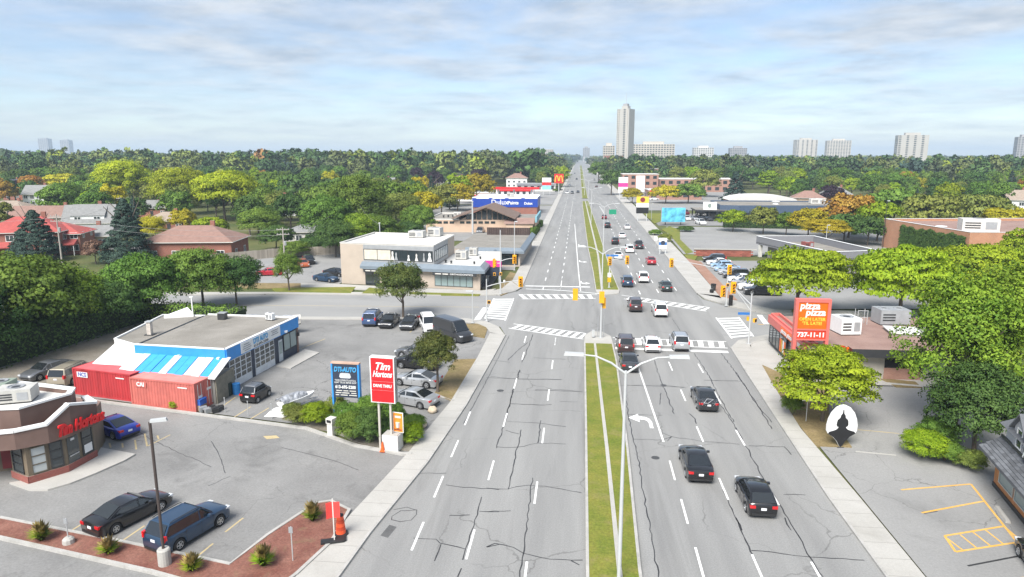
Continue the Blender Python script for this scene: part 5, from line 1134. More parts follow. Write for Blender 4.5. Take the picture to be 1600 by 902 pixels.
S_RED, S_BRN, S_GRY, S_TAN, S_DGR = sh('red_shingle', (0.36, 0.075, 0.065)), sh('brown_shingle2', (0.25, 0.15, 0.12)), sh('grey_shingle', (0.22, 0.22, 0.215)), sh('tan_shingle', (0.3, 0.24, 0.19)), sh('slate_shingle', (0.13, 0.14, 0.16))
HOUSES = [
 house(0, 0, 15, 10, 5.4, 8.4, R(18), REDB, S_RED, 'two storey brick house with bright red hipped roof and red porch', True, (-120, 139), porch=(-6, 0)),
 house(0, 0, 9, 9, 4.6, 6.8, R(18), REDB, S_RED, 'smaller red roofed brick wing beside the grey utility pole', True, (-115, 143), False, porch=(-3, 4)),
 house(0, 0, 20, 11, 3.2, 6.4, R(14), TANB, S_BRN, 'long bungalow with pale brown roof behind the red roofed house', False, (-161, 196)),
 house(0, 0, 14, 9, 3.2, 5.6, R(10), TANB, S_TAN, 'tan roofed bungalow at the far left behind the red roof', True, (-203, 228)),
 house(0, 0, 12, 9, 3.2, 8.0, R(20), WHITE, S_GRY, 'white sided house with wide grey dormer roof', False, (-136, 180), True, True),
 house(0, 0, 11, 8, 3.0, 5.2, R(16), M('cream_siding', (0.58, 0.52, 0.38)), S_GRY, 'cream bungalow with grey roof in front of the white dormer house', False, (-116, 152)),
 house(0, 0, 18, 11, 4.0, 6.9, R(9), REDB, S_BRN, 'red brick house with wide brown hipped roof and white windows', True, (-81, 138)),
 house(0, 0, 15, 9, 3.2, 5.8, R(12), REDB, S_GRY, 'brick bungalow with grey roof under the yellow trees', True, (-153, 233)),
 house(0, 0, 11, 8, 3.0, 5.4, R(12), REDB, S_TAN, 'brick bungalow with light brown roof beside small yellow tree', True, (-119, 189)),
 house(0, 0, 16, 9, 3.6, 7.2, R(10), WHITE, S_GRY, 'large white house with pale grey roof and white chimney', False, (-110, 242), True),
 house(0, 0, 9, 8, 3.0, 4.8, R(10), OFFW, S_GRY, 'pale bungalow with light grey roof behind the hedge', True, (-68, 166), False),
 house(0, 0, 13, 9, 4.5, 7.2, R(5), TANB, S_GRY, 'tan house with orange chimney half hidden by trees', False, (-143, 387)),
 house(0, 0, 12, 9, 3.6, 6.2, R(8), REDB, S_GRY, 'grey roofed bungalow between green trees above the clinic', True, (-92, 344)),
 house(0, 0, 13, 10, 4.2, 7.0, R(4), REDB, S_BRN, 'brown roofed house among the trees above the hall', True, (-87, 496)),
 house(0, 0, 14, 11, 6.5, 9.6, R(3), WHITE, S_BRN, 'white two storey house with brown hipped roof near the petrol station', True, (-42, 470)),
 house(0, 0, 10, 9, 5.2, 9.0, R(14), WHITE, S_GRY, 'tall white gabled house beside the dark purple tree', False, (-231, 276)),
 house(0, 0, 10, 9, 6.0, 10.0, R(100), REDB, S_DGR, 'tall brick gable behind the leftmost purple tree', False, (-276, 316)),
 house(0, 0, 12, 9, 5.0, 8.0, R(8), WHITE, S_GRY, 'white house high among distant trees left of centre', False, (-120, 420)),
 house(0, 0, 12, 9, 5.0, 8.4, R(8), OFFW, S_GRY, 'pale gabled house in the distant trees above the clinic', False, (-92, 470)),
 house(0, 0, 15, 12, 5.6, 9.0, R(-25), WHITE, S_TAN, 'white sided house with pale roof at the far right edge', False, (161, 272)),
 house(0, 0, 12, 9, 4.2, 7.4, R(-10), REDB, S_GRY, 'grey roofed brick house in the trees right of the restaurant', True, (118, 330)),
 house(0, 0, 12, 9, 4.2, 7.0, R(-10), TANB, S_BRN, 'brown roofed house behind the blue-grey restaurant', True, (96, 300)),
 house(0, 0, 11, 9, 5.0, 8.0, R(-10), WHITE, S_GRY, 'pale gabled house deep in the right hand trees', False, (60, 640)),
]

# ------------------------------------------------------------------ trees and shrubs
rng = np.random.default_rng(11)
LM = {
 'mid': leaf_mat('leaves_mid_green', (0.075, 0.15, 0.022), (0.19, 0.3, 0.045), 0.3),
 'dark': leaf_mat('leaves_dark_green', (0.042, 0.095, 0.022), (0.11, 0.19, 0.04), 0.25),
 'lime': leaf_mat('leaves_yellow_green', (0.15, 0.25, 0.012), (0.37, 0.48, 0.025), 0.38),
 'yellow': leaf_mat('leaves_yellow', (0.30, 0.28, 0.015), (0.52, 0.44, 0.025), 0.35),
 'olive': leaf_mat('leaves_olive', (0.12, 0.16, 0.032), (0.26, 0.3, 0.06), 0.28),
 'orange': leaf_mat('leaves_orange', (0.32, 0.15, 0.03), (0.46, 0.3, 0.05), 0.3),
 'purple': leaf_mat('leaves_purple', (0.024, 0.014, 0.026), (0.06, 0.03, 0.045)),
 'spruce': leaf_mat('needles_spruce', (0.022, 0.05, 0.036), (0.055, 0.095, 0.07), 0.1),
 'bronze': leaf_mat('leaves_bronze', (0.16, 0.08, 0.06), (0.26, 0.15, 0.11)),
 'gold': leaf_mat('leaves_gold_green', (0.19, 0.28, 0.014), (0.45, 0.53, 0.03), 0.38),
 'fresh': leaf_mat('leaves_fresh_green', (0.1, 0.18, 0.018), (0.29, 0.38, 0.035), 0.33),
 'street': leaf_mat('leaves_street_tree', (0.05, 0.085, 0.02), (0.16, 0.18, 0.04)),
 'straw': leaf_mat('grass_straw', (0.34, 0.24, 0.07), (0.5, 0.38, 0.15)),
}
BARK = M('bark', (0.12, 0.095, 0.075), rough=0.95, var=0.3, scale=3, bump=0.6, bscale=14)
def unit(v): return v / np.maximum(np.linalg.norm(v, axis=-1, keepdims=True), 1e-9)
def leaf_faces(cen, nrm, size, jitter=0.7):
    """one small four-cornered leaf spray per centre, turned about the given normal"""
    n = len(cen); nn = unit(nrm + rng.normal(0, jitter, (n, 3)))
    u = unit(np.cross(nn, rng.normal(0, 1, (n, 3)))); w = np.cross(nn, u)
    s = (size * rng.uniform(0.6, 1.25, n))[:, None]; r = rng.uniform(0.45, 0.8, (n, 1))
    return np.stack([cen - u * s, cen - w * s * r + nn * s * 0.15, cen + u * s, cen + w * s * r + nn * s * 0.15], 1)
def leaf_mesh(name, quads, normals, tint, mat=None):
    n = len(quads); me = bpy.data.meshes.new(name)
    me.vertices.add(n * 4); me.vertices.foreach_set('co', quads.reshape(-1).astype(np.float32))
    me.loops.add(n * 4); me.loops.foreach_set('vertex_index', np.arange(n * 4, dtype=np.int32))
    me.polygons.add(n); me.polygons.foreach_set('loop_start', np.arange(0, n * 4, 4, dtype=np.int32)); me.polygons.foreach_set('loop_total', np.full(n, 4, dtype=np.int32))
    me.update(calc_edges=True)
    a = me.attributes.new('tint', 'FLOAT', 'FACE'); a.data.foreach_set('value', tint.astype(np.float32))
    me.polygons.foreach_set('use_smooth', np.ones(n, dtype=bool))
    a = me.attributes.new('custom_normal', 'FLOAT_VECTOR', 'POINT'); a.data.foreach_set('vector', np.repeat(normals, 4, 0).astype(np.float32).reshape(-1))
    me.materials.append(mat or LM['mid'])
    return me
def crown_pts(kind, ncl, nlf, lobes=5):
    """leaf positions in a crown of radius 1 and height 1 (z 0..1), gathered in clumps; returns positions, outward normals, tint"""
    P, Nn, T = [], [], []
    lob = unit(rng.normal(0, 1, (lobes, 3))) ; la = rng.uniform(0.75, 1.15, lobes)
    for i in range(ncl):
        if kind == 'cone':
            z = rng.uniform(0, 1) ** 1.15; r = (1 - z) ** 0.85 * rng.uniform(0.55, 1.05) + 0.03; a = rng.uniform(0, 2 * PI)
            c = np.array([r * math.cos(a), r * math.sin(a), z * 0.97 + 0.01]); rc = np.array([0.20, 0.20, 0.05]) * (1.15 - z * 0.75); out = np.array([math.cos(a), math.sin(a), 0.55])
        else:
            d = unit(rng.normal(0, 1, 3)); 
            if d[2] < -0.45: d[2] *= -1
            f = 0.80 + 0.22 * max(0, (la * np.maximum(0, lob @ d) ** 3).max()) ; f *= rng.uniform(0.62, 1.0) if rng.random() < 0.7 else rng.uniform(0.3, 0.7)
            if kind == 'layer':
                zl = 0.5 + 0.5 * d[2] * f; zl = 0.6 * zl + 0.4 * round(zl * 8) / 8 + rng.uniform(-0.02, 0.02); c = np.array([d[0] * f, d[1] * f, zl]); rc = np.array([0.22, 0.22, 0.065]) * rng.uniform(0.6, 1.25)
            elif kind == 'tall': c = np.array([d[0] * f, d[1] * f, 0.5 + 0.5 * d[2] * f]); rc = np.array([0.24, 0.24, 0.11]) * rng.uniform(0.7, 1.3)
            else: c = np.array([d[0] * f, d[1] * f, 0.48 + 0.5 * d[2] * f]); rc = np.array([0.21, 0.21, 0.105]) * rng.uniform(0.55, 1.35)
            out = d
        q = unit(rng.normal(0, 1, (nlf, 3))); q[:, 2] = np.where(q[:, 2] < -0.3, -q[:, 2], q[:, 2])
        p = c + q * rc * rng.uniform(0.6, 1.0, (nlf, 1)); P.append(p)
        Nn.append(unit(q * 0.9 + out * 0.55 + np.array([0, 0, 0.25]))); T.append(np.clip(rng.uniform(0.15, 0.85) + rng.normal(0, 0.2, nlf), 0, 1))
    return np.concatenate(P), np.concatenate(Nn), np.concatenate(T)
CROWNS = {}
def crown_variant(kind, tier, k):
    """a shared crown mesh of unit size: tier 'near' has small leaves, 'mid' larger sprays"""
    key = (kind, tier, k)
    if key not in CROWNS:
        ncl, nlf, s = {'near': (230, 130, 0.0205), 'mid': (120, 62, 0.040), 'far': (46, 16, 0.10)}[tier]
        if kind == 'cone': ncl = int(ncl * 1.5)
        p, n, t_ = crown_pts(kind, ncl, nlf)
        CROWNS[key] = (p, n, t_, s)
    return CROWNS[key]
MESHC = {}
def crown_obj(kind, tier, k, w, h, parent):
    """crown mesh for a given proportion, shared by trees of the same variant; leaves keep their shape because the aspect is baked in coarse steps"""
    asp = round(h / w * 4) / 4; key = (kind, tier, k, asp)
    if key not in MESHC:
        p, n, t_, s = crown_variant(kind, tier, k)
        pos = p * np.array([0.5, 0.5, asp]); q = leaf_faces(pos, n, s * 0.5 * (1 + 0.15 * asp) * 1.15)
        MESHC[key] = leaf_mesh('crown', q, unit(n), t_)
    o = put('crown', MESHC[key], parent); o.scale = (w, w, h / asp)
    return o
TRUNKS = {}
def trunk_mesh(k):
    if k not in TRUNKS:
        mb = MB(); r = random.Random(k); top = (r.uniform(-.03, .03), r.uniform(-.03, .03), 0.62)
        mb.tube([(0, 0, -0.02), (0.004, 0, 0.05), (r.uniform(-.012, .012), r.uniform(-.012, .012), 0.3), top], [0.03, 0.022, 0.018, 0.012], 8)
        for i in range(6):
            a = 2 * PI * i / 6 + r.uniform(-.4, .4); z = r.uniform(0.28, 0.5); e = r.uniform(0.16, 0.27)
            mb.tube([(0, 0, z), (math.cos(a) * e * 0.45, math.sin(a) * e * 0.45, z + 0.1), (math.cos(a) * e, math.sin(a) * e, z + r.uniform(.18, .32))], [0.011, 0.008, 0.004], 5)
        TRUNKS[k] = mb.mesh('trunk', BARK, 60)
    return TRUNKS[k]
NT = [0]
def tree(x, y, h, w, kind, leaf, label, tier='mid', bare=0.22, name='tree', group=None, cat='tree'):
    """one tree: tapered trunk with limbs, crown of leaf clumps from bare*h to the top"""
    t = thing(name, label, cat, (x, y, 0.0), random.uniform(0, 6.28), group); NT[0] += 1
    tr = put('trunk', trunk_mesh(NT[0] % 5), t); s = h; tr.scale = (max(s, w * 0.8), max(s, w * 0.8), s * (0.95 if kind != 'cone' else 1.4))
    c = crown_obj(kind, tier, NT[0] % 3, w, h * (1 - bare), t); c.location = (0, 0, h * bare)
    c.material_slots[0].link = 'OBJECT'; c.material_slots[0].material = LM[leaf]
    return t
def tree_px(px, pyb, pyt, wpx, kind, leaf, label, **k):
    p = at(px, pyb); h = z_of(p.x, p.y, pyt); zc = (-p.x * math.sin(YAW) + p.y * math.cos(YAW)) * _c + (CAM_H - h / 2) * _s
    return tree(p.x, p.y, h, wpx * zc / FPX, kind, leaf, label, **k)
N_ = dict(tier='near')
TP = []
def T_(*a, **k):
    o = tree_px(*a, **k); TP.append((o.location.x, o.location.y)); return o
T_(630, 497, 410, 82, 'round', 'street', 'street tree behind the row of parked cars on the side street', **N_, bare=0.22)
T_(684, 614, 514, 78, 'round', 'street', 'street tree on the dry grass beside the silver cars', **N_, bare=0.2)
T_(1285, 660, 536, 168, 'layer', 'gold', 'yellow-green honey locust beside the black and white leaf sign', **N_, bare=0.1)
T_(1245, 492, 386, 172, 'layer', 'lime', 'yellow-green locust tree behind the pizza sign', **N_, bare=0.1)
T_(1405, 500, 382, 185, 'layer', 'lime', 'wide yellow-green locust tree behind the pizza shop', **N_, bare=0.06)
T_(1545, 470, 378, 190, 'round', 'lime', 'broad yellow-green tree below the ivy covered hall', **N_, bare=0.05)
T_(1488, 672, 428, 185, 'round', 'fresh', 'large green tree left of the pair beside the grey shop house', **N_, bare=0.08)
T_(1572, 660, 402, 215, 'round', 'fresh', 'largest tree at the right edge above the grey shop house', **N_, bare=0.08)
T_(1520, 712, 560, 150, 'round', 'dark', 'dark leafy tree directly beside the grey shop house', **N_, bare=0.02)
T_(1290, 384, 342, 78, 'layer', 'yellow', 'small flat topped yellow tree in the upper car park', **N_, bare=0.3)
T_(35, 545, 385, 235, 'round', 'mid', 'big green tree at the left edge behind the yard', **N_, bare=0.04)
T_(118, 525, 410, 125, 'round', 'fresh', 'yellowish green tree in the left row behind the yard', **N_, bare=0.05)
T_(-45, 580, 420, 160, 'round', 'dark', 'dark tree cut by the left edge beside the yard', **N_, bare=0.02)
T_(236, 496, 390, 142, 'round', 'mid', 'dense green tree behind the garage', **N_, bare=0.01)
T_(318, 482, 383, 126, 'round', 'mid', 'tall green tree behind the garage next to the side street', **N_, bare=0.03)
T_(370, 476, 400, 84, 'round', 'dark', 'dark rounded tree at the kerb of the side street', **N_, bare=0.08)
T_(175, 515, 432, 110, 'round', 'dark', 'dark tree in the hollow between the yard and the garage', **N_, bare=0.02)
T_(66, 538, 440, 120, 'round', 'dark', 'dark undergrowth tree at the gravel yard edge', **N_, bare=0.02)
T_(452, 455, 392, 50, 'tall', 'mid', 'slim green tree by the utility pole in the clinic car park', **N_, bare=0.1)
T_(60, 408, 328, 80, 'cone', 'spruce', 'blue-green spruce in front of the red roofed house', **N_, bare=0.05)
T_(202, 412, 310, 76, 'cone', 'spruce', 'tall dark spruce right of the cream bungalow', **N_, bare=0.05)
T_(118, 322, 284, 76, 'round', 'purple', 'dark purple tree behind the white dormer house', bare=0.08)
T_(25, 316, 279, 64, 'round', 'purple', 'dark purple tree at the far left', bare=0.08)
T_(192, 330, 247, 92, 'round', 'gold', 'tallest yellow-green tree of the left suburb', **N_, bare=0.15)
T_(278, 336, 260, 88, 'round', 'gold', 'yellow-green tree, middle of the three large ones at left', **N_, bare=0.15)
T_(352, 345, 263, 112, 'round', 'gold', 'wide yellow-green tree, right of the three large ones at left', **N_, bare=0.15)
T_(106, 312, 269, 80, 'layer', 'yellow', 'yellow tree behind the purple tree at left', bare=0.12)
T_(240, 378, 337, 46, 'round', 'yellow', 'small round yellow tree beside the tall dark spruce', **N_, bare=0.08)
T_(287, 366, 324, 44, 'round', 'yellow', 'small yellow tree above the brick house', bare=0.1)
T_(330, 372, 338, 60, 'round', 'lime', 'low yellow-green tree above the brown hipped roof', bare=0.05)
T_(150, 412, 372, 44, 'round', 'bronze', 'rounded bronze shrub-like tree beside the spruce', bare=0.02)
for a in ((515, 385, 300, 100, 'mid', 'big green tree left of the clinic'), (565, 372, 268, 105, 'mid', 'tallest green tree behind the clinic'), (620, 362, 300, 80, 'olive', 'olive tree behind the clinic roof'), (590, 388, 332, 88, 'mid', 'rounded tree against the back of the clinic'), (655, 372, 318, 62, 'mid', 'green tree between the clinic and the peach hall'),
          (665, 345, 296, 56, 'yellow', 'yellow-green tree left of the peach hall'), (640, 380, 345, 55, 'dark', 'dark shrubby tree behind the clinic units'), (690, 338, 286, 62, 'olive', 'olive tree behind the peach hall'), (715, 330, 284, 60, 'yellow', 'yellow tree above the peach hall roof'), (745, 318, 268, 62, 'yellow', 'yellow-green tree left of the white house'),
          (545, 398, 352, 56, 'dark', 'dark tree left of the wooden fence'), (485, 395, 372, 62, 'dark', 'dark hedge tree behind the small pale bungalow'), (478, 350, 312, 56, 'mid', 'green tree beside the large white house'), (440, 345, 300, 70, 'dark', 'dark tree left of the large white house'),
          (830, 288, 268, 26, 'yellow', 'small yellow tree beside the white two storey house'), (857, 292, 262, 36, 'dark', 'dark tree in front of the brick apartments'), (875, 292, 258, 34, 'lime', 'yellow-topped tree beside the road by the burger sign'),
          (955, 305, 262, 40, 'dark', 'dark round tree beside the road on the right'), (935, 286, 250, 36, 'mid', 'green roadside tree left of the dark round one'), (985, 296, 258, 34, 'dark', 'dark narrow tree behind the pink walk-up')):
    T_(a[0], a[1], a[2], a[3], 'round', a[4], a[5], bare=0.08, tier='near' if a[1] > 355 else 'mid')
for a in ((1145, 362, 325, 54, 'lime', 'yellow-green tree left in the hedge row behind the upper car park'), (1192, 366, 320, 56, 'olive', 'olive tree in the hedge row behind the upper car park'), (1228, 368, 330, 42, 'mid', 'grey-green tree in the hedge row behind the upper car park'), (1262, 372, 322, 66, 'yellow', 'yellow and orange tree behind the small flat topped tree'), (1325, 372, 298, 96, 'orange', 'orange and yellow tree left of the brick hall'),
          (1370, 378, 312, 76, 'lime', 'yellow-green tree touching the brick hall corner'), (1318, 380, 330, 70, 'dark', 'dark tree below the orange one'), (1355, 384, 335, 60, 'dark', 'dark tree at the back of the upper car park'), (1040, 318, 288, 52, 'yellow', 'yellow tree beside the red banded store'), (988, 318, 292, 34, 'yellow', 'yellow shrub-like tree beside the far pavement'),
          (1075, 318, 285, 56, 'mid', 'green tree left of the restaurant canopy'), (1100, 308, 262, 52, 'olive', 'olive tree behind the restaurant canopy'), (1080, 295, 258, 44, 'lime', 'yellow-green tree behind the red banded store'),
          (1450, 365, 300, 110, 'olive', 'broad olive tree behind the brick hall'), (1395, 352, 292, 90, 'mid', 'green tree left behind the brick hall'), (1520, 362, 300, 100, 'olive', 'yellow-olive tree behind the huge rooftop unit'), (1570, 370, 322, 90, 'yellow', 'yellow tree in front of the white house at right'), (1465, 350, 318, 52, 'orange', 'orange tree behind the parapet of the brick hall'), (1570, 330, 285, 70, 'dark', 'deep green tree above the white house at right')):
    T_(a[0], a[1], a[2], a[3], 'round', a[4], a[5], bare=0.06)
for a in ((405, 374, 322, 74, 'mid', 'rounded green tree left of the small pale bungalow'), (432, 390, 350, 62, 'dark', 'dark tree behind the red car'), (525, 402, 342, 76, 'dark', 'dark tree between the fence and the clinic'), (395, 342, 298, 66, 'fresh', 'fresh green tree left of the large white house front'), (503, 345, 288, 86, 'mid', 'green tree right of the large white house'),
          (540, 335, 272, 84, 'dark', 'tall dark tree behind the tallest clinic tree'), (470, 322, 268, 84, 'dark', 'tall dark tree behind the large white house'), (415, 320, 274, 74, 'mid', 'green tree behind the wide yellow-green one'), (602, 348, 278, 84, 'mid', 'green tree above the clinic units'), (642, 335, 282, 66, 'fresh', 'fresh green tree left of the olive one behind the hall'), (560, 398, 330, 70, 'fresh', 'fresh green tree touching the back of the clinic'), (460, 402, 376, 50, 'mid', 'low green tree at the end of the wooden fence')):
    T_(a[0], a[1], a[2], a[3], 'round', a[4], a[5], bare=0.04, tier='near' if a[1] > 365 else 'mid')
T_(1147, 325, 268, 46, 'cone', 'spruce', 'blue-grey spruce behind the blue-grey restaurant', bare=0.05)
T_(1298, 318, 288, 40, 'round', 'purple', 'dark purple tree right of the restaurant', bare=0.05)

# the wooded suburb: free-standing trees with the far ones joined as one forest
def blocked(x, y):
    if -14 < x < 28 and y < 1600: return True
    if y < 345 and -80 < x < -9 and y > 165 and x > -60 + (y - 165) * 0.05 and (x > -47): return True
    at_, dt = math.atan2(x, y), math.hypot(x, y)
    for hx, hy, ah, dh in HB:
        if (x - hx) ** 2 + (y - hy) ** 2 < 90: return True
        if abs(at_ - ah) < 8.5 / dh and dh - 36 < dt < dh: return True
    R_ = [(-62, -9, 104, 165), (-80, -9, 300, 430), (18, 66, 60, 165), (22, 112, 150, 216), (24, 112, 214, 290), (24, 98, 275, 445), (70, 122, 135, 180), (-78, -9, 10, 104), (18, 62, 0, 105), (-82, -20, 688, 722), (30, 60, 890, 920), (-120, -60, 126, 160), (-78, -44, 186, 264)]
    for x0, x1, y0, y1 in R_:
        if x0 < x < x1 and y0 < y < y1: return True
    if -262 < x < -60 and abs(y - (132.5 + (x + 261) * 0.135)) < 7: return True
    return False
cand = []
rr = random.Random(5)
PTS = np.full((1400, 2), 1e9); PTS[:len(TP)] = TP; NP_ = len(TP)
TB = [(math.atan2(a, b), math.hypot(a, b)) for a, b in TP]
HB = [(h.location.x, h.location.y, math.atan2(h.location.x, h.location.y), math.hypot(h.location.x, h.location.y)) for h in HOUSES]
for _ in range(26000):
    y = 110 + 640 * rr.random() ** 0.8; half = y * 0.78 + 10; x = -y * 0.1 + rr.uniform(-half, half * 1.0)
    px_ = 800 + FPX * (x * math.cos(YAW) + y * math.sin(YAW)) / ((-x * math.sin(YAW) + y * math.cos(YAW)) * _c + 15 * _s)
    if not -60 < px_ < 1660 or blocked(x, y): continue
    m = 5.5 + y * 0.006
    if ((PTS[:NP_] - (x, y)) ** 2).sum(1).min() < m * m: continue
    ba, bd = math.atan2(x, y), math.hypot(x, y)
    if any(abs(ba - a) < 5.0 / d_ and d_ - 22 < bd < d_ for a, d_ in TB): continue
    cand.append((x, y, bd)); PTS[NP_] = (x, y); NP_ += 1
    if len(cand) > 900: break
cand.sort(key=lambda c_: c_[2])
MIXL = [('mid', 0.34, 'mid green'), ('dark', 0.30, 'dark green'), ('olive', 0.17, 'olive green'), ('lime', 0.09, 'yellow-green'), ('yellow', 0.035, 'yellow'), ('spruce', 0.03, 'spruce'), ('orange', 0.02, 'orange tinted'), ('purple', 0.02, 'purple')]
def pick():
    u = rr.random()
    for k, p, n in MIXL:
        if u < p: return k, n
        u -= p
    return 'mid', 'mid green'
NIND = 235
LAND = [((-120, 139), 'the red hipped roof'), ((-115, 143), 'the red roofed brick wing'), ((-161, 196), 'the long pale brown roof'), ((-203, 228), 'the tan roofed bungalow at far left'), ((-136, 180), 'the white dormer house'), ((-116, 152), 'the cream bungalow'), ((-81, 138), 'the wide brown hipped roof'), ((-153, 233), 'the grey roof under the yellow trees'),
        ((-119, 189), 'the light brown bungalow roof'), ((-110, 242), 'the large white house'), ((-68, 166), 'the pale bungalow by the hedge'), ((-143, 387), 'the house with orange chimney'), ((-92, 344), 'the grey bungalow above the clinic'), ((-87, 496), 'the brown roof above the hall'), ((-42, 470), 'the white house near the petrol station'), ((-231, 276), 'the tall white gable'),
        ((-276, 316), 'the tall brick gable'), ((-120, 420), 'the distant white house'), ((-92, 470), 'the distant pale gable'), ((161, 272), 'the white house at far right'), ((118, 330), 'the grey roofed brick house at right'), ((96, 300), 'the brown roof behind the restaurant'), ((60, 640), 'the pale gable deep in the right trees'),
        ((-50, 705), 'the brick apartment block'), ((36, 420), 'the pink walk-up'), ((70, 430), 'the long low beige building'), ((58, 560), 'the red brick flats'), ((72, 250), 'the blue-grey restaurant'), ((70, 276), 'the white vaulted hall'), ((90, 155), 'the ivy covered hall'), ((-30, 200), 'the peach hall'), ((-24, 262), 'the paint shop'), ((-27, 118), 'the clinic'), ((47, 352), 'the red banded store'), ((50, 142), 'the car dealer showroom')]
used_l = {}
def landmark_label(x, y, h, w, nm, k_=0):
    (lx, ly), ln = sorted(LAND, key=lambda q: (q[0][0] - x) ** 2 + (q[0][1] - y) ** 2)[k_]
    da = (math.atan2(x, y) - math.atan2(lx, ly)) * math.hypot(lx, ly); dd = math.hypot(x, y) - math.hypot(lx, ly)
    fr_ = ('a little ', '', 'well ', 'far ')[min(3, int(max(abs(da), abs(dd)) / 14))]
    rel = ('left of ' if da < 0 else 'right of ') if abs(da) > abs(dd) else ('behind ' if dd > 0 else 'in front of ')
    sz = 'tall' if h > 16 else ('small' if h < 12 else 'mid-sized'); sh_ = ' slender' if w / h < 0.72 else (' broad' if w / h > 0.87 else '')
    return '%s%s %s tree %s%s%s' % (sz, sh_, nm, fr_, rel, ln)
for i, (x, y, d_) in enumerate(cand[:NIND]):
    lf, nm = pick(); kind = 'cone' if lf == 'spruce' else ('layer' if lf in ('lime', 'yellow') and rr.random() < .6 else 'round')
    h = rr.uniform(6.5, 11.5) + min(8, max(0, d_ - 170) * 0.02); w = h * rr.uniform(0.68, 0.98) * (0.55 if kind == 'cone' else 1)
    for k_ in range(5):
        nm_ = landmark_label(x, y, h, w, nm, k_)
        if nm_ not in used_l: break
    used_l[nm_] = used_l.get(nm_, 0) + 1
    tree(x, y, h, w, kind, lf, nm_, tier='mid', bare=0.08, group=nm_.split(' tree ')[0] + ' trees ' + nm_.split(' tree ')[1])

# the woods further out: nobody could count them, one object
def forest(name, pts, label, sizes):
    Q, NN, CC = [], [], []
    pal = np.array([(0.045, 0.09, 0.018), (0.03, 0.065, 0.018), (0.09, 0.11, 0.03), (0.17, 0.21, 0.02), (0.12, 0.15, 0.03), (0.06, 0.08, 0.03), (0.24, 0.13, 0.04), (0.03, 0.06, 0.045)]); pw_ = [.29, .26, .16, .065, .12, .07, .005, .03]
    for (ncl, nlf, s), plist in sizes:
        base = [crown_pts('round', ncl, nlf) for _ in range(6)]
        for x, y, h, w in plist:
            p, n, t_ = base[rng.integers(6)]; a = rng.uniform(0, 6.28); ca, sa = math.cos(a), math.sin(a)
            R2 = np.array([[ca, -sa, 0], [sa, ca, 0], [0, 0, 1]]); pos = (p * np.array([0.5 * w, 0.5 * w, h])) @ R2.T + np.array([x, y, 0])
            nn = unit(n @ R2.T); Q.append(leaf_faces(pos, nn, s * w * 0.5, 0.7)); NN.append(nn)
            c = pal[rng.choice(8, p=pw_)] * rng.uniform(1.1, 1.75); CC.append(c[None] * (0.75 + 0.6 * t_[:, None]))
    q = np.concatenate(Q); n = np.concatenate(NN); c = np.concatenate(CC)
    me = leaf_mesh(name, q, n, np.zeros(len(q)), FORM)
    a = me.attributes.new('leafcol', 'FLOAT_COLOR', 'FACE'); a.data.foreach_set('color', np.concatenate([c, np.ones((len(c), 1))], 1).astype(np.float32).reshape(-1))
    o = put(name, me); tag(o, label, 'woodland', kind='stuff'); return o
FORM, _t = _nt('leaves_far_wood')
_o = N(_t, 'ShaderNodeOutputMaterial'); _p = N(_t, 'ShaderNodeBsdfPrincipled'); _a = N(_t, 'ShaderNodeAttribute', attribute_name='leafcol'); L(_t, _a.outputs['Color'], _p.inputs['Base Color']); _p.inputs['Roughness'].default_value = 0.7
_r = N(_t, 'ShaderNodeBsdfTranslucent'); L(_t, _a.outputs['Color'], _r.inputs['Color']); _m = N(_t, 'ShaderNodeMixShader'); _m.inputs[0].default_value = 0.2; L(_t, _p.outputs[0], _m.inputs[1]); L(_t, _r.outputs[0], _m.inputs[2]); L(_t, _m.outputs[0], _o.inputs['Surface'])
def inview(x, y, m=80):
    zc = (-x * math.sin(YAW) + y * math.cos(YAW)) * _c + 15 * _s
    return -m < 800 + FPX * (x * math.cos(YAW) + y * math.sin(YAW)) / zc < 1600 + m
A_ = [(x, y, (h := rr.uniform(10, 16) + min(7, d_ * 0.012)), h * rr.uniform(.7, .95)) for x, y, d_ in cand[NIND:]]
B_, C_ = [], []
for _ in range(9000):
    y = 470 + 900 * rr.random(); x = -0.1 * y + rr.uniform(-0.8, 0.8) * y
    if not inview(x, y) or blocked(x, y): continue
    hb = 19 if x < -30 else 14.5
    if x < -30 and 480 < y < 900: hb = 23.5
    h = rr.uniform(0.7, 1.18) * hb; B_.append((x, y, h, h * rr.uniform(.65, .95)))
    if len(B_) >= 3000: break
for _ in range(9000):
    y = 1300 + 4200 * rr.random() ** 1.3; x = -0.1 * y + rr.uniform(-0.8, 0.8) * y
    if not inview(x, y) or (-12 < x < 24 and y < 3000): continue
    h = rr.uniform(12, 19) + (4 if x < 0 else 0); C_.append((x, y, h, h * rr.uniform(1.2, 2.2)))
    if len(C_) >= 5200: break
forest('forest', None, 'far woodland of mixed green trees reaching to the horizon', [((46, 16, 0.13), A_), ((34, 13, 0.175), B_), ((10, 7, 0.42), C_)])

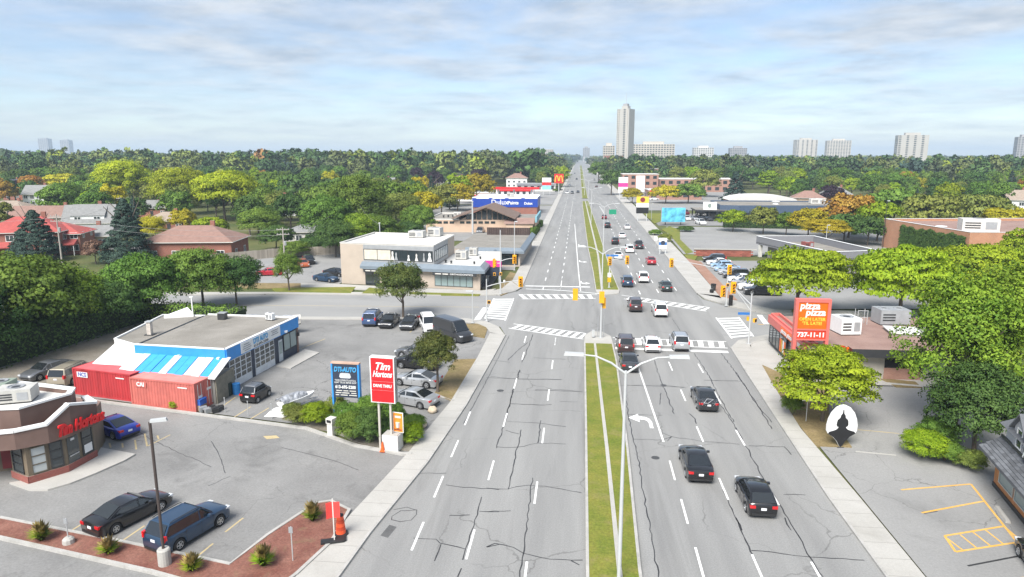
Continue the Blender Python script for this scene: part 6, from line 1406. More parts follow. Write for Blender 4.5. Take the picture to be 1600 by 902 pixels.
# ------------------------------------------------------------------ vehicles
TYRE = M('tyre_rubber', (0.018, 0.018, 0.019), rough=0.85); RIM = M('alloy_rim', (0.5, 0.51, 0.52), rough=0.3, metal=0.7); RIMD = M('dark_rim', (0.08, 0.08, 0.085), rough=0.35, metal=0.5)
CGLASS = glass_mat('car_glass', (0.015, 0.018, 0.02), 0.03); TAIL = M('tail_light_red', (0.55, 0.012, 0.015), rough=0.2, coat=0.5); HEAD = M('headlight_lens', (0.62, 0.64, 0.66), rough=0.12, coat=0.5); PLATE = M('licence_plate', (0.72, 0.73, 0.76), rough=0.4); TRIM = M('black_trim', (0.02, 0.02, 0.021), rough=0.55); UNDER = M('underbody', (0.01, 0.01, 0.01), rough=0.95)
def paint_mat(n, c, metal=0.25): return M('car_paint_' + n, c, rough=0.32, metal=metal, var=0.03, scale=0.6, coat=0.8)
PM = {'black': paint_mat('black', (0.012, 0.012, 0.014)), 'navy': paint_mat('navy', (0.015, 0.045, 0.095)), 'blue': paint_mat('blue', (0.015, 0.04, 0.34)), 'silver': paint_mat('silver', (0.46, 0.47, 0.48), 0.5), 'white': paint_mat('white', (0.72, 0.72, 0.71), 0.0), 'grey': paint_mat('grey', (0.14, 0.145, 0.155), 0.4), 'charcoal': paint_mat('charcoal', (0.045, 0.047, 0.052), 0.4),
      'red': paint_mat('red', (0.4, 0.015, 0.03)), 'brown': paint_mat('brown', (0.06, 0.035, 0.035)), 'beige': paint_mat('beige', (0.42, 0.37, 0.29), 0.3), 'green': paint_mat('green', (0.03, 0.05, 0.045)), 'sky': paint_mat('sky', (0.3, 0.45, 0.6)), 'maroon': paint_mat('maroon', (0.14, 0.012, 0.02)), 'mid': paint_mat('mid_blue', (0.05, 0.09, 0.2)), 'orange': paint_mat('orange', (0.5, 0.12, 0.04))}
# length, width, height, bonnet z, cowl z, belt z, deck z, then greenhouse x as a share of length: rear base, roof rear, roof front, screen base; wheel radius
SPEC = {
 'sedan': (4.75, 1.83, 1.45, 0.72, 0.95, 0.93, 1.04, -0.375, -0.17, 0.075, 0.245, 0.33),
 'coupe': (4.6, 1.83, 1.38, 0.68, 0.91, 0.89, 0.98, -0.39, -0.14, 0.06, 0.24, 0.34),
 'hatch': (4.25, 1.79, 1.48, 0.74, 0.97, 0.96, 1.02, -0.475, -0.33, 0.075, 0.26, 0.32),
 'suv': (4.55, 1.88, 1.76, 0.90, 1.10, 1.08, 1.12, -0.485, -0.385, 0.07, 0.235, 0.36),
 'minivan': (5.1, 1.97, 1.78, 0.82, 1.08, 1.03, 1.08, -0.49, -0.44, 0.12, 0.31, 0.35),
 'van': (5.7, 2.05, 2.45, 1.0, 1.28, 1.22, 1.28, -0.497, -0.48, 0.20, 0.36, 0.36),
 'smart': (2.7, 1.62, 1.54, 0.80, 1.0, 0.98, 1.04, -0.47, -0.33, 0.12, 0.32, 0.30),
 'pickup': (5.6, 2.0, 1.85, 1.0, 1.18, 1.14, 1.16, -0.09, -0.06, 0.13, 0.26, 0.40),
}
CARM = {}
def car_meshes(k):
    if k in CARM: return CARM[k]
    Ln, Wd, Hh, zbon, zcowl, zbelt, zdeck, xrb, xrr, xrf, xwb, rw = SPEC[k]; out = {}
    hl = Ln / 2; xr, xf = -hl + Ln * (0.205 if k != 'smart' else 0.17), hl - Ln * (0.185 if k != 'smart' else 0.17)
    sill = 0.2 if k in ('sedan', 'coupe', 'hatch', 'smart') else 0.26
    def ztop(x):
        f = x / Ln
        if k == 'pickup' and f < xrb: return 1.1
        if f >= xwb: # bonnet falls to the nose
            u = (f - xwb) / (0.5 - xwb); return zcowl + (zbon - zcowl) * (u ** 1.6) 
        if f <= xrb:
            u = (xrb - f) / (xrb + 0.5 + 1e-6); return zdeck - 0.06 * u * u
        u = (f - xrb) / (xwb - xrb); return zdeck + (zcowl - zdeck) * u
    def half(x):
        u = abs(x) / hl; return Wd / 2 * (1 - (0.10 if x > 0 else 0.07) * u ** 4 - 0.05 * max(0, u - 0.93) / 0.07)
    xs = sorted(set([-hl, -hl + 0.05, -hl + 0.16, hl - 0.16, hl - 0.05, hl, xrb * Ln, xwb * Ln, 0.0, 0.6, -0.6] + [c + d * rw * 1.22 for c in (xr, xf) for d in (-1.02, -1.0, -0.8, -0.45, 0, 0.45, 0.8, 1.0, 1.02)]))
    rings = []
    for x in xs:
        zt, w = ztop(x), half(x); zb = sill
        for c in (xr, xf):
            d2 = (rw * 1.22) ** 2 - (x - c) ** 2
            if d2 > -1e-9: zb = max(zb, rw + math.sqrt(max(0, d2)) - 0.02)
        e = 0.0
        if x <= -hl + 0.001: zt -= 0.12; zb = 0.36
        elif x <= -hl + 0.06: zt -= 0.03; zb = max(zb, 0.28)
        if x >= hl - 0.001: zt -= 0.16; zb = 0.34
        elif x >= hl - 0.06: zt -= 0.05; zb = max(zb, 0.26)
        cr = 0.035
        zm = zb + (zt - zb) * 0.55
        half_ = [(0, zt + cr), (w * 0.55, zt + cr * 0.75), (w * 0.84, zt), (w * 0.95, zt - 0.05), (w * 0.992, zt - 0.16 * (zt - zb) - 0.02), (w, zm), (w * 0.985, zb + (zt - zb) * 0.2), (w * 0.95, zb), (w * 0.72, zb - 0.01), (0, zb - 0.01)]
        rings.append([(x, y, z) for y, z in half_] + [(x, -y, z) for y, z in half_[-2:0:-1]])
    mb = MB(); n = len(rings[0]); vs = [v for r in rings for v in r]
    fs = [(i * n + j, i * n + (j + 1) % n, (i + 1) * n + (j + 1) % n, (i + 1) * n + j) for i in range(len(rings) - 1) for j in range(n)]
    fs += [tuple(range(n))[::-1], tuple((len(rings) - 1) * n + j for j in range(n))]
    mb.add(vs, [f[::-1] for f in fs])
    # greenhouse
    B = lambda f: ztop(f * Ln) - 0.03
    def gh(f, z, yy): return (f * Ln, yy, z)
    wb, wr = Wd / 2 * 0.9, Wd / 2 * (0.73 if k not in ('van', 'minivan', 'suv') else 0.78)
    if k == 'van': wr = Wd / 2 * 0.86
    rz_ = Hh - 0.035
    LT, RT = [], []
    for s, lst in ((1, LT), (-1, RT)):
        lst += [gh(xrb, B(xrb), s * wb), gh(xrr, rz_, s * wr), gh((xrr + xrf) / 2, Hh - 0.01, s * wr * 1.01), gh(xrf, rz_, s * wr), gh(xwb, B(xwb), s * wb)]
    G = LT + RT + [gh(xrr, rz_ + 0.03, 0), gh((xrr + xrf) / 2, Hh + 0.02, 0), gh(xrf, rz_ + 0.035, 0), gh(xrb, B(xrb) + 0.04, 0), gh(xwb, B(xwb) + 0.05, 0)]
    gf = [(0, 4, 3, 2, 1), (5, 6, 7, 8, 9), (1, 2, 11, 10), (2, 3, 12, 11), (10, 11, 7, 6), (11, 12, 8, 7), (3, 4, 14, 12), (12, 14, 9, 8), (0, 1, 10, 13), (13, 10, 6, 5), (0, 13, 14, 4), (13, 5, 9, 14)]
    gb_ = MB().add(G, gf); cm_ = gb_.mesh('cabin', TRIM); bb = bmesh.new(); bb.from_mesh(cm_)
    bmesh.ops.bevel(bb, geom=[e for e in bb.edges if len(e.link_faces) == 2 and e.calc_face_angle(0) > 0.35 and min(v.co.z for v in e.verts) > B(0) + 0.1], offset=0.075 if k not in ('van', 'smart') else 0.1, segments=3, affect='EDGES', clamp_overlap=True)
    bb.to_mesh(cm_); bb.free(); cm_.shade_smooth(); cm_.set_sharp_from_angle(angle=R(40)); out['cabin'] = cm_
    if k == 'pickup':   # open load bed behind the cab
        mb.span(-hl + 0.1, xrb * Ln - 0.06, -Wd * 0.40, Wd * 0.40, 1.10, 1.16)
    out['body'] = mb.mesh('body', TRIM, 32)
    if k == 'pickup':
        out['bed'] = MB().span(-hl + 0.16, xrb * Ln - 0.12, -Wd * 0.36, Wd * 0.36, 1.165, 1.172).mesh('load_bed', UNDER)
    # glass set just proud of the cabin skin
    V = Vector
    def pane(c, inset, push, name):
        c = [V(p) for p in c]; m = sum(c, V()) / len(c); nrm = (c[1] - c[0]).cross(c[-1] - c[0]).normalized()
        q = [p + (m - p) * inset + nrm * push for p in c]; q2 = [p - nrm * (push + 0.004) for p in q]; j = len(q)
        return MB().add(q + q2, [tuple(range(j)), tuple(range(2 * j - 1, j - 1, -1))] + [(i, j + i, j + (i + 1) % j, (i + 1) % j) for i in range(j)]).mesh(name, CGLASS)
    out['windscreen'] = pane([G[9], G[4], G[3], G[8]], 0.1, 0.05, 'windscreen')
    out['rear_window'] = pane([G[0], G[5], G[6], G[1]], 0.13 if k != 'van' else 0.2, 0.045, 'rear_window')
    xb = 0.03 if k != 'smart' else -0.28
    def side(s, f0, f1):
        T = LT if s > 0 else RT
        def zt_(f):   # roofline height and inward lean at f
            if f < xrr: u = (f - xrb) / (xrr - xrb); return B(f) + (rz_ - B(f)) * u, wb + (wr - wb) * u
            if f > xrf: u = (xwb - f) / (xwb - xrf); return B(f) + (rz_ - B(f)) * u, wb + (wr - wb) * u
            return rz_, wr
        pts = []
        lo = [f0, f1]; hi = sorted(set([f0, f1] + [f for f in (xrr, xrf) if f0 < f < f1]), reverse=True)
        for f in lo: b_ = B(f) + 0.055; zt2, y2 = zt_(f); u = 0.055 / max(0.06, rz_ - B(f)); pts.append((f * Ln, s * (wb + (wr - wb) * u), b_))
        for f in hi:
            zt2, y2 = zt_(f); zt2 -= 0.075; u = (zt2 - B(f)) / max(0.06, rz_ - B(f)); zt2 = max(zt2, B(f) + 0.06); pts.append((f * Ln, s * (wb + (wr - wb) * min(1, max(u, .08))), zt2))
        j = len(pts); o_ = 0.012 * s
        q = [(p[0], p[1] + o_, p[2]) for p in pts] + [(p[0], p[1] - o_, p[2]) for p in pts]
        f_ = [tuple(range(j)), tuple(range(2 * j - 1, j - 1, -1))] + [(i, j + i, j + (i + 1) % j, (i + 1) % j) for i in range(j)]
        return MB().add(q, f_ if s > 0 else [g_[::-1] for g_ in f_]).mesh('side_window', CGLASS)
    r0 = xrb + (0.05 if k in ('suv', 'minivan', 'van') else 0.075) + (0.02 if k == 'pickup' else 0)
    f1 = xwb - 0.045
    sw = []
    for s in (1, -1):
        if k == 'van': sw.append(side(s, 0.19, f1))
        elif k == 'pickup': sw += [side(s, r0 - 0.02, f1)]
        else: sw += [side(s, xb + 0.012, f1), side(s, r0, xb - 0.012)]
    out['side_window'] = sw
    wy = Wd / 2 - 0.12
    ty = MB().lathe([(rw * 0.60, -0.1), (rw * 0.93, -0.1), (rw, -0.07), (rw, 0.07), (rw * 0.93, 0.1), (rw * 0.60, 0.1)], n=18, axis='y').mesh('wheel', TYRE, 40)
    rm = MB().lathe([(rw * 0.62, 0.0), (rw * 0.62, 0.085), (rw * 0.55, 0.095), (rw * 0.5, 0.055), (rw * 0.16, 0.07), (rw * 0.12, 0.09)], n=15, axis='y')
    for i in range(5):
        a = 2 * PI * i / 5; c_, s_ = math.cos(a), math.sin(a); w = 0.03
        q = [(c_ * r_ - s_ * o_ * w, y, s_ * r_ + c_ * o_ * w) for y in (0.06, 0.098) for r_, o_ in ((rw * 0.12, -1.2), (rw * 0.12, 1.2), (rw * 0.56, 0.9), (rw * 0.56, -0.9))]
        rm.add(q, [(3, 2, 1, 0), (4, 5, 6, 7), (0, 1, 5, 4), (1, 2, 6, 5), (2, 3, 7, 6), (3, 0, 4, 7)])
    out['wheel'] = ty; out['rim'] = rm.mesh('rim', RIM, 30)
    out['wpos'] = [(x, s * wy, rw) for x in (xr, xf) for s in (1, -1)]
    zt_l = (0.82 if k in ('sedan', 'coupe', 'hatch', 'smart') else 0.98); 
    def lamp(s, x, z, lx, ly, lz, mat, nm):
        w = half(x); y = s * (w - ly / 2 + 0.012)
        return MB().add([(x + a * lx / 2, y + b * ly / 2 - (s * 0.04 if (a * math.copysign(1, x)) > 0 and b * s > 0 else 0), z + c * lz / 2) for c in (-1, 1) for a, b in ((-1, -1), (1, -1), (1, 1), (-1, 1))], [(3, 2, 1, 0), (4, 5, 6, 7), (0, 1, 5, 4), (1, 2, 6, 5), (2, 3, 7, 6), (3, 0, 4, 7)]).mesh(nm, mat)
    big = k in ('suv', 'minivan', 'van')
    out['tail'] = [lamp(s, -hl + 0.10, zt_l + (0.1 if big else 0), 0.24, 0.36 if not big else 0.2, 0.17 if not big else 0.34, TAIL, 'tail_light') for s in (1, -1)]
    out['head'] = [lamp(s, hl - 0.15, (zbon - 0.06), 0.34, 0.34, 0.13, HEAD, 'headlight') for s in (1, -1)]
    out['plate'] = MB().box((-hl - 0.006, 0, 0.62 if not big else 0.8), (0.03, 0.32, 0.15)).mesh('licence_plate', PLATE)
    out['rear_trim'] = MB().span(-hl - 0.012, -hl + 0.25, -half(-hl) * 0.9, half(-hl) * 0.9, 0.27, 0.42).mesh('rear_bumper_trim', TRIM)
    out['grille'] = MB().span(hl - 0.1, hl + 0.012, -Wd * 0.28, Wd * 0.28, 0.36, zbon - 0.22).mesh('grille', TRIM)
    out['mirror'] = [MB().box((xwb * Ln - 0.42, s * (Wd / 2 + 0.06), zbelt + 0.0), (0.16, 0.2, 0.14)).mesh('wing_mirror', TRIM) for s in (1, -1)]
    out['handle'] = [MB().box((fx * Ln, s * (Wd / 2 * 0.995), zbelt - 0.16), (0.2, 0.03, 0.035)).mesh('door_handle', TRIM) for s in (1, -1) for fx in (-0.02, -0.2)]
    out['seam'] = [MB().box((fx * Ln, s * (Wd / 2 * 0.998 - 0.004), 0.34), (0.014, 0.012, zbelt - 0.42)).mesh('door_seam', TRIM) for s in (1, -1) for fx in ((0.03, -0.195, 0.215) if k not in ('van', 'pickup', 'smart') else (0.03, 0.215))]
    out['under'] = MB().span(-hl + 0.15, hl - 0.15, -Wd * 0.4, Wd * 0.4, 0.16, 0.3).mesh('underbody', UNDER)
    if k == 'suv' or k == 'minivan': out['rails'] = [MB().tube([(xrr * Ln + 0.1, s * wr * 0.93, Hh + 0.02), (xrr * Ln + 0.3, s * wr * 0.93, Hh + 0.06), (xrf * Ln - 0.3, s * wr * 0.93, Hh + 0.055), (xrf * Ln - 0.1, s * wr * 0.93, Hh + 0.01)], 0.022, 6).mesh('roof_rail', TRIM) for s in (1, -1)]
    CARM[k] = out
    return out
def car(k, x, y, rz, col, label, group=None, z=0.005, detail=2, name=None, roof=None):
    """one vehicle; heading rz points along its nose"""
    m = car_meshes(k); t = thing(name or {'van': 'parked_van', 'minivan': 'minivan', 'pickup': 'pickup_truck', 'suv': 'suv'}.get(k, 'car'), label, {'van': 'van', 'minivan': 'minivan', 'pickup': 'pickup truck', 'suv': 'suv'}.get(k, 'car'), (x, y, z), rz, group)
    def painted(nm, me, mat, par=t):
        o = put(nm, me, par); o.material_slots[0].link = 'OBJECT'; o.material_slots[0].material = mat; return o
    b = painted('body', m['body'], PM[col]); painted('cabin', m['cabin'], PM[roof or col])
    put('windscreen', m['windscreen'], t); put('rear_window', m['rear_window'], t)
    for w in m['side_window']: put('side_window', w, t)
    for i, p in enumerate(m['wpos']):
        w = put('wheel', m['wheel'], t); w.location = p; r = put('rim', m['rim'], w)
        r.rotation_euler = (0, 0, 0 if p[1] > 0 else PI); r.location = (0, 0.02 if p[1] > 0 else -0.02, 0)
    for w in m['tail']: put('tail_light', w, t)
    if detail > 0:
        for w in m['head']: put('headlight', w, t)
        put('licence_plate', m['plate'], t); put('rear_bumper_trim', m['rear_trim'], t); put('underbody', m['under'], t)
        for w in m['mirror']: painted('wing_mirror', w, PM[col])
    if detail > 1:
        put('grille', m['grille'], t)
        for w in m['handle']: put('door_handle', w, t)
        for w in m['seam']: put('door_seam', w, t)
        for w in m.get('rails', []): put('roof_rail', w, t)
    if 'bed' in m: put('load_bed', m['bed'], t)
    return t
def drive(k, x, px, py, col, label, detail=1, away=True, group='cars driving away on the right carriageway'):
    """a vehicle in the lane whose centre is x, with its rear (or nose) bumper where the photo shows it"""
    p = at(px, py); return car(k, x if x is not None else p.x, p.y + SPEC[k][0] / 2, PI / 2 if away else -PI / 2, col, label, group, detail=detail)
drive('sedan', 8.45, 1097, 758, 'black', 'black sedan in the second lane, nearest but one on the road', 2)
drive('hatch', 11.4, 1193, 813, 'black', 'black hatchback, lowest vehicle on the road', 2)
c3 = drive('sedan', 11.35, 1108, 646, 'charcoal', 'dark grey sedan with a bicycle on its boot rack', 2, )
drive('suv', 5.55, 979, 555, 'brown', 'dark suv first in the left turn queue', 2)
drive('sedan', 5.5, 986, 584, 'charcoal', 'dark sedan second in the left turn queue', 2)
drive('hatch', 8.5, 1020, 553, 'white', 'white hatchback waiting at the stop line', 2)
drive('suv', 11.75, 1066, 551, 'silver', 'silver suv waiting at the stop line', 2)
drive('suv', 11.4, 1033, 497, 'white', 'white suv crossing the junction', 2)
drive('suv', 8.25, 994, 489, 'brown', 'dark brown suv crossing the junction', 2)
drive('suv', 8.4, 981, 450, 'navy', 'dark navy suv just beyond the junction')
drive('suv', 11.4, 1005, 443, 'white', 'white suv just beyond the junction')
drive('sedan', 14.4, 1042, 457, 'green', 'dark green sedan in the kerb lane beyond the junction')
drive('sedan', 14.8, 1018, 415, 'red', 'bright red sedan beyond the junction')
drive('pickup', 14.4, 1000, 390, 'charcoal', 'dark pickup truck behind the red sedan in the kerb lane')
drive('minivan', 11.7, 984, 396, 'white', 'white minivan right of the blue street sign', 0)
drive('sedan', 8.6, 974, 406, 'white', 'white sedan hidden behind the signal beyond the junction', 0)
drive('suv', 9.2, 961, 383, 'black', 'black suv beside the far double street lamp', 0)
drive('sedan', 11.7, 972, 373, 'white', 'white sedan in the middle lane by the billboard', 0)
drive('sedan', 14.6, 980, 359, 'white', 'white sedan in the kerb lane by the billboard', 0)
drive('suv', 8.9, 949, 357, 'black', 'black suv below the green street sign', 0)
drive('sedan', 9.0, 943, 343, 'maroon', 'small maroon sedan left of the green street sign', 0)
for i, (px, py, cc, lb) in enumerate(((929, 282, 'black', 'left of the two tiny dark cars far up the road'), (936, 282, 'black', 'right of the two tiny dark cars far up the road'), (932, 293, 'charcoal', 'tiny dark car just before the two far ones'), (927, 272, 'white', 'tiny pale car far up the right carriageway'))): drive('sedan', None, px, py, cc, lb, 0)
for i, (px, py, cc, lb) in enumerate(((886, 303, 'white', 'leftmost of three tiny oncoming cars at the far crossing'), (894, 303, 'charcoal', 'middle of three tiny oncoming cars at the far crossing'), (903, 302, 'black', 'rightmost of three tiny oncoming cars at the far crossing'), (898, 272, 'grey', 'tiny grey oncoming car up the road'), (890, 291, 'white', 'tiny white oncoming car before the far trees'), (901, 281, 'black', 'tiny black oncoming car by the median'))): drive('sedan', None, px, py, cc, lb, 0, False, 'oncoming cars far up the left carriageway')
def park(k, rear, front, col, label, detail=2, z=0.028, group=None, **kw):
    a, b = at(*rear), at(*front); m = (a + b) / 2; return car(k, m.x, m.y, heading(a, b), col, label, group, z, detail, **kw)
G1 = 'cars parked by the coffee shop'; G2 = 'cars parked around the repair garage'; G3 = 'cars parked behind the clinic'; G4 = 'cars parked at the dealer lot'
park('sedan', (155, 836), (247, 790), 'black', 'black sedan parked beside the dark blue suv', group=G1)
park('suv', (250, 864), (338, 812), 'navy', 'dark blue suv parked behind the lamp post', group=G1)
park('coupe', (205, 686), (152, 668), 'blue', 'bright blue coupe beside the coffee shop', group=G1)
park('sedan', (104, 578), (45, 597), 'grey', 'grey sedan in the gravel yard', group=G2, z=0.035)
park('minivan', (92, 606), (140, 583), 'beige', 'beige minivan beside the red container', group=G2, z=0.035)
park('smart', (384, 634), (416, 615), 'black', 'tiny two-seater car with grey roof by the garage door', group=G2, roof='grey')
park('minivan', (573, 516), (592, 494), 'mid', 'blue minivan, left end of the row by the side street', group=G2)
park('sedan', (619, 499), (598, 518), 'black', 'black sedan facing out beside the blue minivan', group=G2)
park('sedan', (652, 501), (630, 522), 'charcoal', 'dark grey sedan facing out beside the street tree', group=G2)
park('van', (676, 519), (741, 541), 'charcoal', 'tall dark grey van with its nose towards the road', group=G2)
park('minivan', (664, 504), (676, 526), 'white', 'white minivan half hidden behind the dark grey van', group=G2)
park('coupe', (683, 605), (622, 598), 'silver', 'silver coupe beside the red pylon sign', group=G2)
park('sedan', (678, 638), (612, 625), 'silver', 'silver sedan nearest the pavement behind the red pylon sign', group=G2)
park('suv', (680, 578), (625, 572), 'black', 'black suv half hidden by the street tree', group=G2)
park('sedan', (676, 560), (630, 556), 'grey', 'grey sedan behind the black suv under the street tree', group=G2)
park('sedan', (438, 430), (404, 431), 'red', 'red car parked beyond the side street', 1, group=G3)
park('sedan', (492, 438), (528, 442), 'navy', 'dark blue sedan beside the clinic wall', 1, group=G3)
park('sedan', (510, 430), (540, 433), 'black', 'black car behind the dark blue sedan at the clinic', 1, group=G3)
park('suv', (472, 405), (495, 420), 'black', 'black suv beside the wooden fence', 1, group=G3)
park('hatch', (466, 412), (482, 422), 'orange', 'orange-red car beside the black suv at the fence', 1, group=G3)
park('suv', (756, 360), (744, 370), 'grey', 'blue-grey suv in front of the peach hall', 1, group=G3)
park('van', (834, 354), (812, 354), 'white', 'white van between the low roof and the hall', 1, group=G3)
for i, (k, c_, lb) in enumerate((('suv', 'black', 'dark suv at the far end of the dealer row'), ('sedan', 'white', 'white car second from the far end of the dealer row'), ('hatch', 'sky', 'light blue car in the dealer row'), ('sedan', 'sky', 'pale blue sedan fourth from the far end of the dealer row'), ('sedan', 'silver', 'silver car in the middle of the dealer row'),
                                 ('suv', 'charcoal', 'charcoal suv in the middle of the dealer row'), ('sedan', 'white', 'white sedan third from the near end of the dealer row'), ('hatch', 'silver', 'silver hatchback next to the white suv of the dealer row'), ('suv', 'white', 'white suv second from the near end of the dealer row'), ('pickup', 'black', 'black pickup at the near end of the dealer row'))):
    f = Vector((25.6 + 0.06 * i, 141.5 - 3.7 * i, 0)); car(k, f.x + SPEC[k][0] / 2, f.y, PI - 0.02, c_, lb, G4, 0.055, 1)
for px, py, c_, k, lb in ((1072, 336, 'maroon', 'suv', 'red-brown suv by the restaurant canopy'), (1074, 345, 'white', 'sedan', 'left white car of the row before the restaurant'), (1086, 345, 'silver', 'sedan', 'right pale car of the row before the restaurant'), (1097, 346, 'black', 'sedan', 'left black car of the row before the restaurant'), (1109, 346, 'charcoal', 'sedan', 'right dark car of the row before the restaurant'), (1096, 352, 'white', 'pickup', 'white pickup alone below the restaurant row')):
    p = at(px, py); car(k, p.x, p.y + 2, -PI / 2 + 0.2, c_, lb, 'cars before the blue-grey restaurant', 0.045, 0)
for px, py, c_, k, lb in ((862, 297, 'charcoal', 'suv', 'dark suv by the petrol price sign'), (873, 298, 'black', 'sedan', 'black car by the burger sign'), (800, 303, 'white', 'sedan', 'white car before the petrol canopy'), (820, 304, 'silver', 'sedan', 'silver car under the petrol canopy'), (790, 306, 'navy', 'sedan', 'dark car left before the petrol canopy'), (1022, 313, 'white', 'sedan', 'white car before the red banded store')):
    p = at(px, py); car(k, p.x, p.y, 0.3, c_, lb, 'cars on the far forecourts', 0.045, 0)
car('sedan', 24.75, 34.6, R(78), 'black', 'black car cut by the right edge beside the shop house', None, 0.028, 2)
# bicycle on the dark grey sedan's rack
bk = thing('bicycle', 'bicycle hanging on the boot of the dark grey sedan', 'bicycle', (c3.location.x, c3.location.y - 2.52, 0.62))
for x in (-0.46, 0.46):
    w = MB()
    ring = [(x + 0.31 * math.cos(2 * PI * k / 18), 0, 0.34 + 0.31 * math.sin(2 * PI * k / 18)) for k in range(19)]; w.tube(ring, 0.02, 5, cap=False); wo_ = w.build('wheel', TYRE, bk)
    for k in range(6): MB().tube([(x, 0, 0.34), (x + 0.3 * math.cos(k * PI / 3), 0, 0.34 + 0.3 * math.sin(k * PI / 3))], 0.006, 4).build('spoke', GALV, wo_)
MB().tube([(-0.46, 0, 0.34), (-0.12, 0, 0.32), (0.3, 0, 0.68), (-0.22, 0, 0.72), (-0.46, 0, 0.34)], 0.02, 6).build('frame', M('bike_frame', (0.5, 0.5, 0.52), rough=0.3), bk)
MB().tube([(0.46, 0, 0.34), (0.3, 0, 0.72), (0.28, 0, 0.86)], 0.018, 6).build('fork', TRIM, bk); MB().tube([(0.28, -0.2, 0.88), (0.28, 0.2, 0.88)], 0.016, 6).build('handlebar', TRIM, bk); MB().box((-0.24, 0, 0.82), (0.24, 0.1, 0.06)).build('saddle', TRIM, bk)

# ------------------------------------------------------------------ signals, lamps, poles
POLEW = M('pale_painted_steel', (0.46, 0.47, 0.47), rough=0.45, var=0.06); SIGY = M('signal_yellow', (0.75, 0.36, 0.01), rough=0.45, var=0.06); LENS = [M('lens_red', (0.12, 0.008, 0.008), rough=0.3), M('lens_amber', (0.14, 0.07, 0.005), rough=0.3), M('lens_green', (0.008, 0.08, 0.04), rough=0.3)]
LAMPG = M('lamp_glass', (0.55, 0.55, 0.52), rough=0.3); BLUES = M('street_sign_blue', (0.03, 0.15, 0.42), rough=0.4); GREENS = M('road_sign_green', (0.01, 0.24, 0.13), rough=0.4)
def signal_head(parent, p, rz, n=3, s=1.0):
    """a yellow signal head with visors; its lenses face local -Y"""
    h = MB(); w = 0.34 * s; hh = 0.36 * s * n + 0.1
    h.box((0, 0, -hh / 2), (w, 0.22, hh)); h.box((0, 0.12, -hh / 2 - 0.12), (w + 0.26, 0.02, hh + 0.24))
    o = h.build('signal_head', SIGY, parent); o.location = p; o.rotation_euler = (0, 0, rz)
    for i in range(n):
        z = hh / 2 - 0.23 * s - 0.36 * s * i
        MB().lathe([(0.13 * s, 0), (0.13 * s, -0.02)], (0, -0.115, z), 12, 'y').build('lens', LENS[i % 3], o)
        MB().lathe([(0.15 * s, -0.11), (0.15 * s, -0.3), (0.14 * s, -0.3), (0.14 * s, -0.12)], (0, 0, z), 12, 'y').build('visor', SIGY, o)
    return o
def ped_head(parent, p, rz):
    o = MB().box((0, 0, -0.22), (0.4, 0.25, 0.44)).build('pedestrian_signal', SIGY, parent); o.location = p; o.rotation_euler = (0, 0, rz)
    MB().box((0, -0.135, -0.16), (0.3, 0.02, 0.32)).build('lens', BLACKT, o); return o
def pole_part(parent, h, r0=0.11, r1=0.07, mat=None):
    b = MB().box((0, 0, 0), (0.42, 0.42, 0.05)); b.build('base_plate', GALV, parent)
    return MB().tube([(0, 0, 0.05), (0, 0, h * 0.5), (0, 0, h)], [r0, (r0 + r1) / 2, r1], 10).build('pole', mat or POLEW, parent, 50)
def arm_part(parent, a, b, sag=0.25, r=0.055, name='mast_arm'):
    a, b = Vector(a), Vector(b); pts = [a.lerp(b, k / 6) + Vector((0, 0, sag * math.sin(PI * k / 6))) for k in range(7)]
    return MB().tube(pts, [r * (1.15 - 0.4 * k / 6) for k in range(7)], 8).build(name, POLEW, parent, 50)
def luminaire(parent, p, rz, l=0.8):
    o = MB().add([(-l / 2, -0.15, 0), (l / 2, -0.12, 0), (l / 2, 0.12, 0), (-l / 2, 0.15, 0), (-l / 2, -0.13, 0.12), (l / 2 - 0.05, -0.1, 0.16), (l / 2 - 0.05, 0.1, 0.16), (-l / 2, 0.13, 0.12)], [(3, 2, 1, 0), (4, 5, 6, 7), (0, 1, 5, 4), (1, 2, 6, 5), (2, 3, 7, 6), (3, 0, 4, 7)]).build('lamp_head', POLEW, parent)
    o.location = p; o.rotation_euler = (0, 0, rz); MB().box((0, 0, -0.025), (l * 0.7, 0.2, 0.022)).build('lens', LAMPG, o); return o
def double_lamp(x, y, h, reach, label, group='double arm lamps on the median', ztop=0.75):
    t = thing('street_lamp', label, 'street lamp', (x, y, 0.15), 0, group); pole_part(t, h, 0.115, 0.07)
    for s in (-1, 1):
        MB().tube([(0, 0, h - 0.15), (s * reach * 0.3, 0, h + ztop * 0.5), (s * reach * 0.62, 0, h + ztop * 0.92), (s * (reach - 0.2), 0, h + ztop)], [0.06, 0.055, 0.045, 0.035], 8).build('arm', POLEW, t, 50)
        luminaire(t, (s * (reach + 0.15), 0, h + ztop - 0.05), 0 if s > 0 else PI, 0.95)
    return t
double_lamp(2.42, 31.8, 11.2, 2.35, 'nearest double arm street lamp, rising from the median grass')
def street_blade(parent, p, rz, txt=None, w=1.5, m=None):
    o = MB().box((0, 0, -0.15), (w, 0.04, 0.3)).build('street_name_sign', m or BLUES, parent); o.location = p; o.rotation_euler = (0, 0, rz); return o
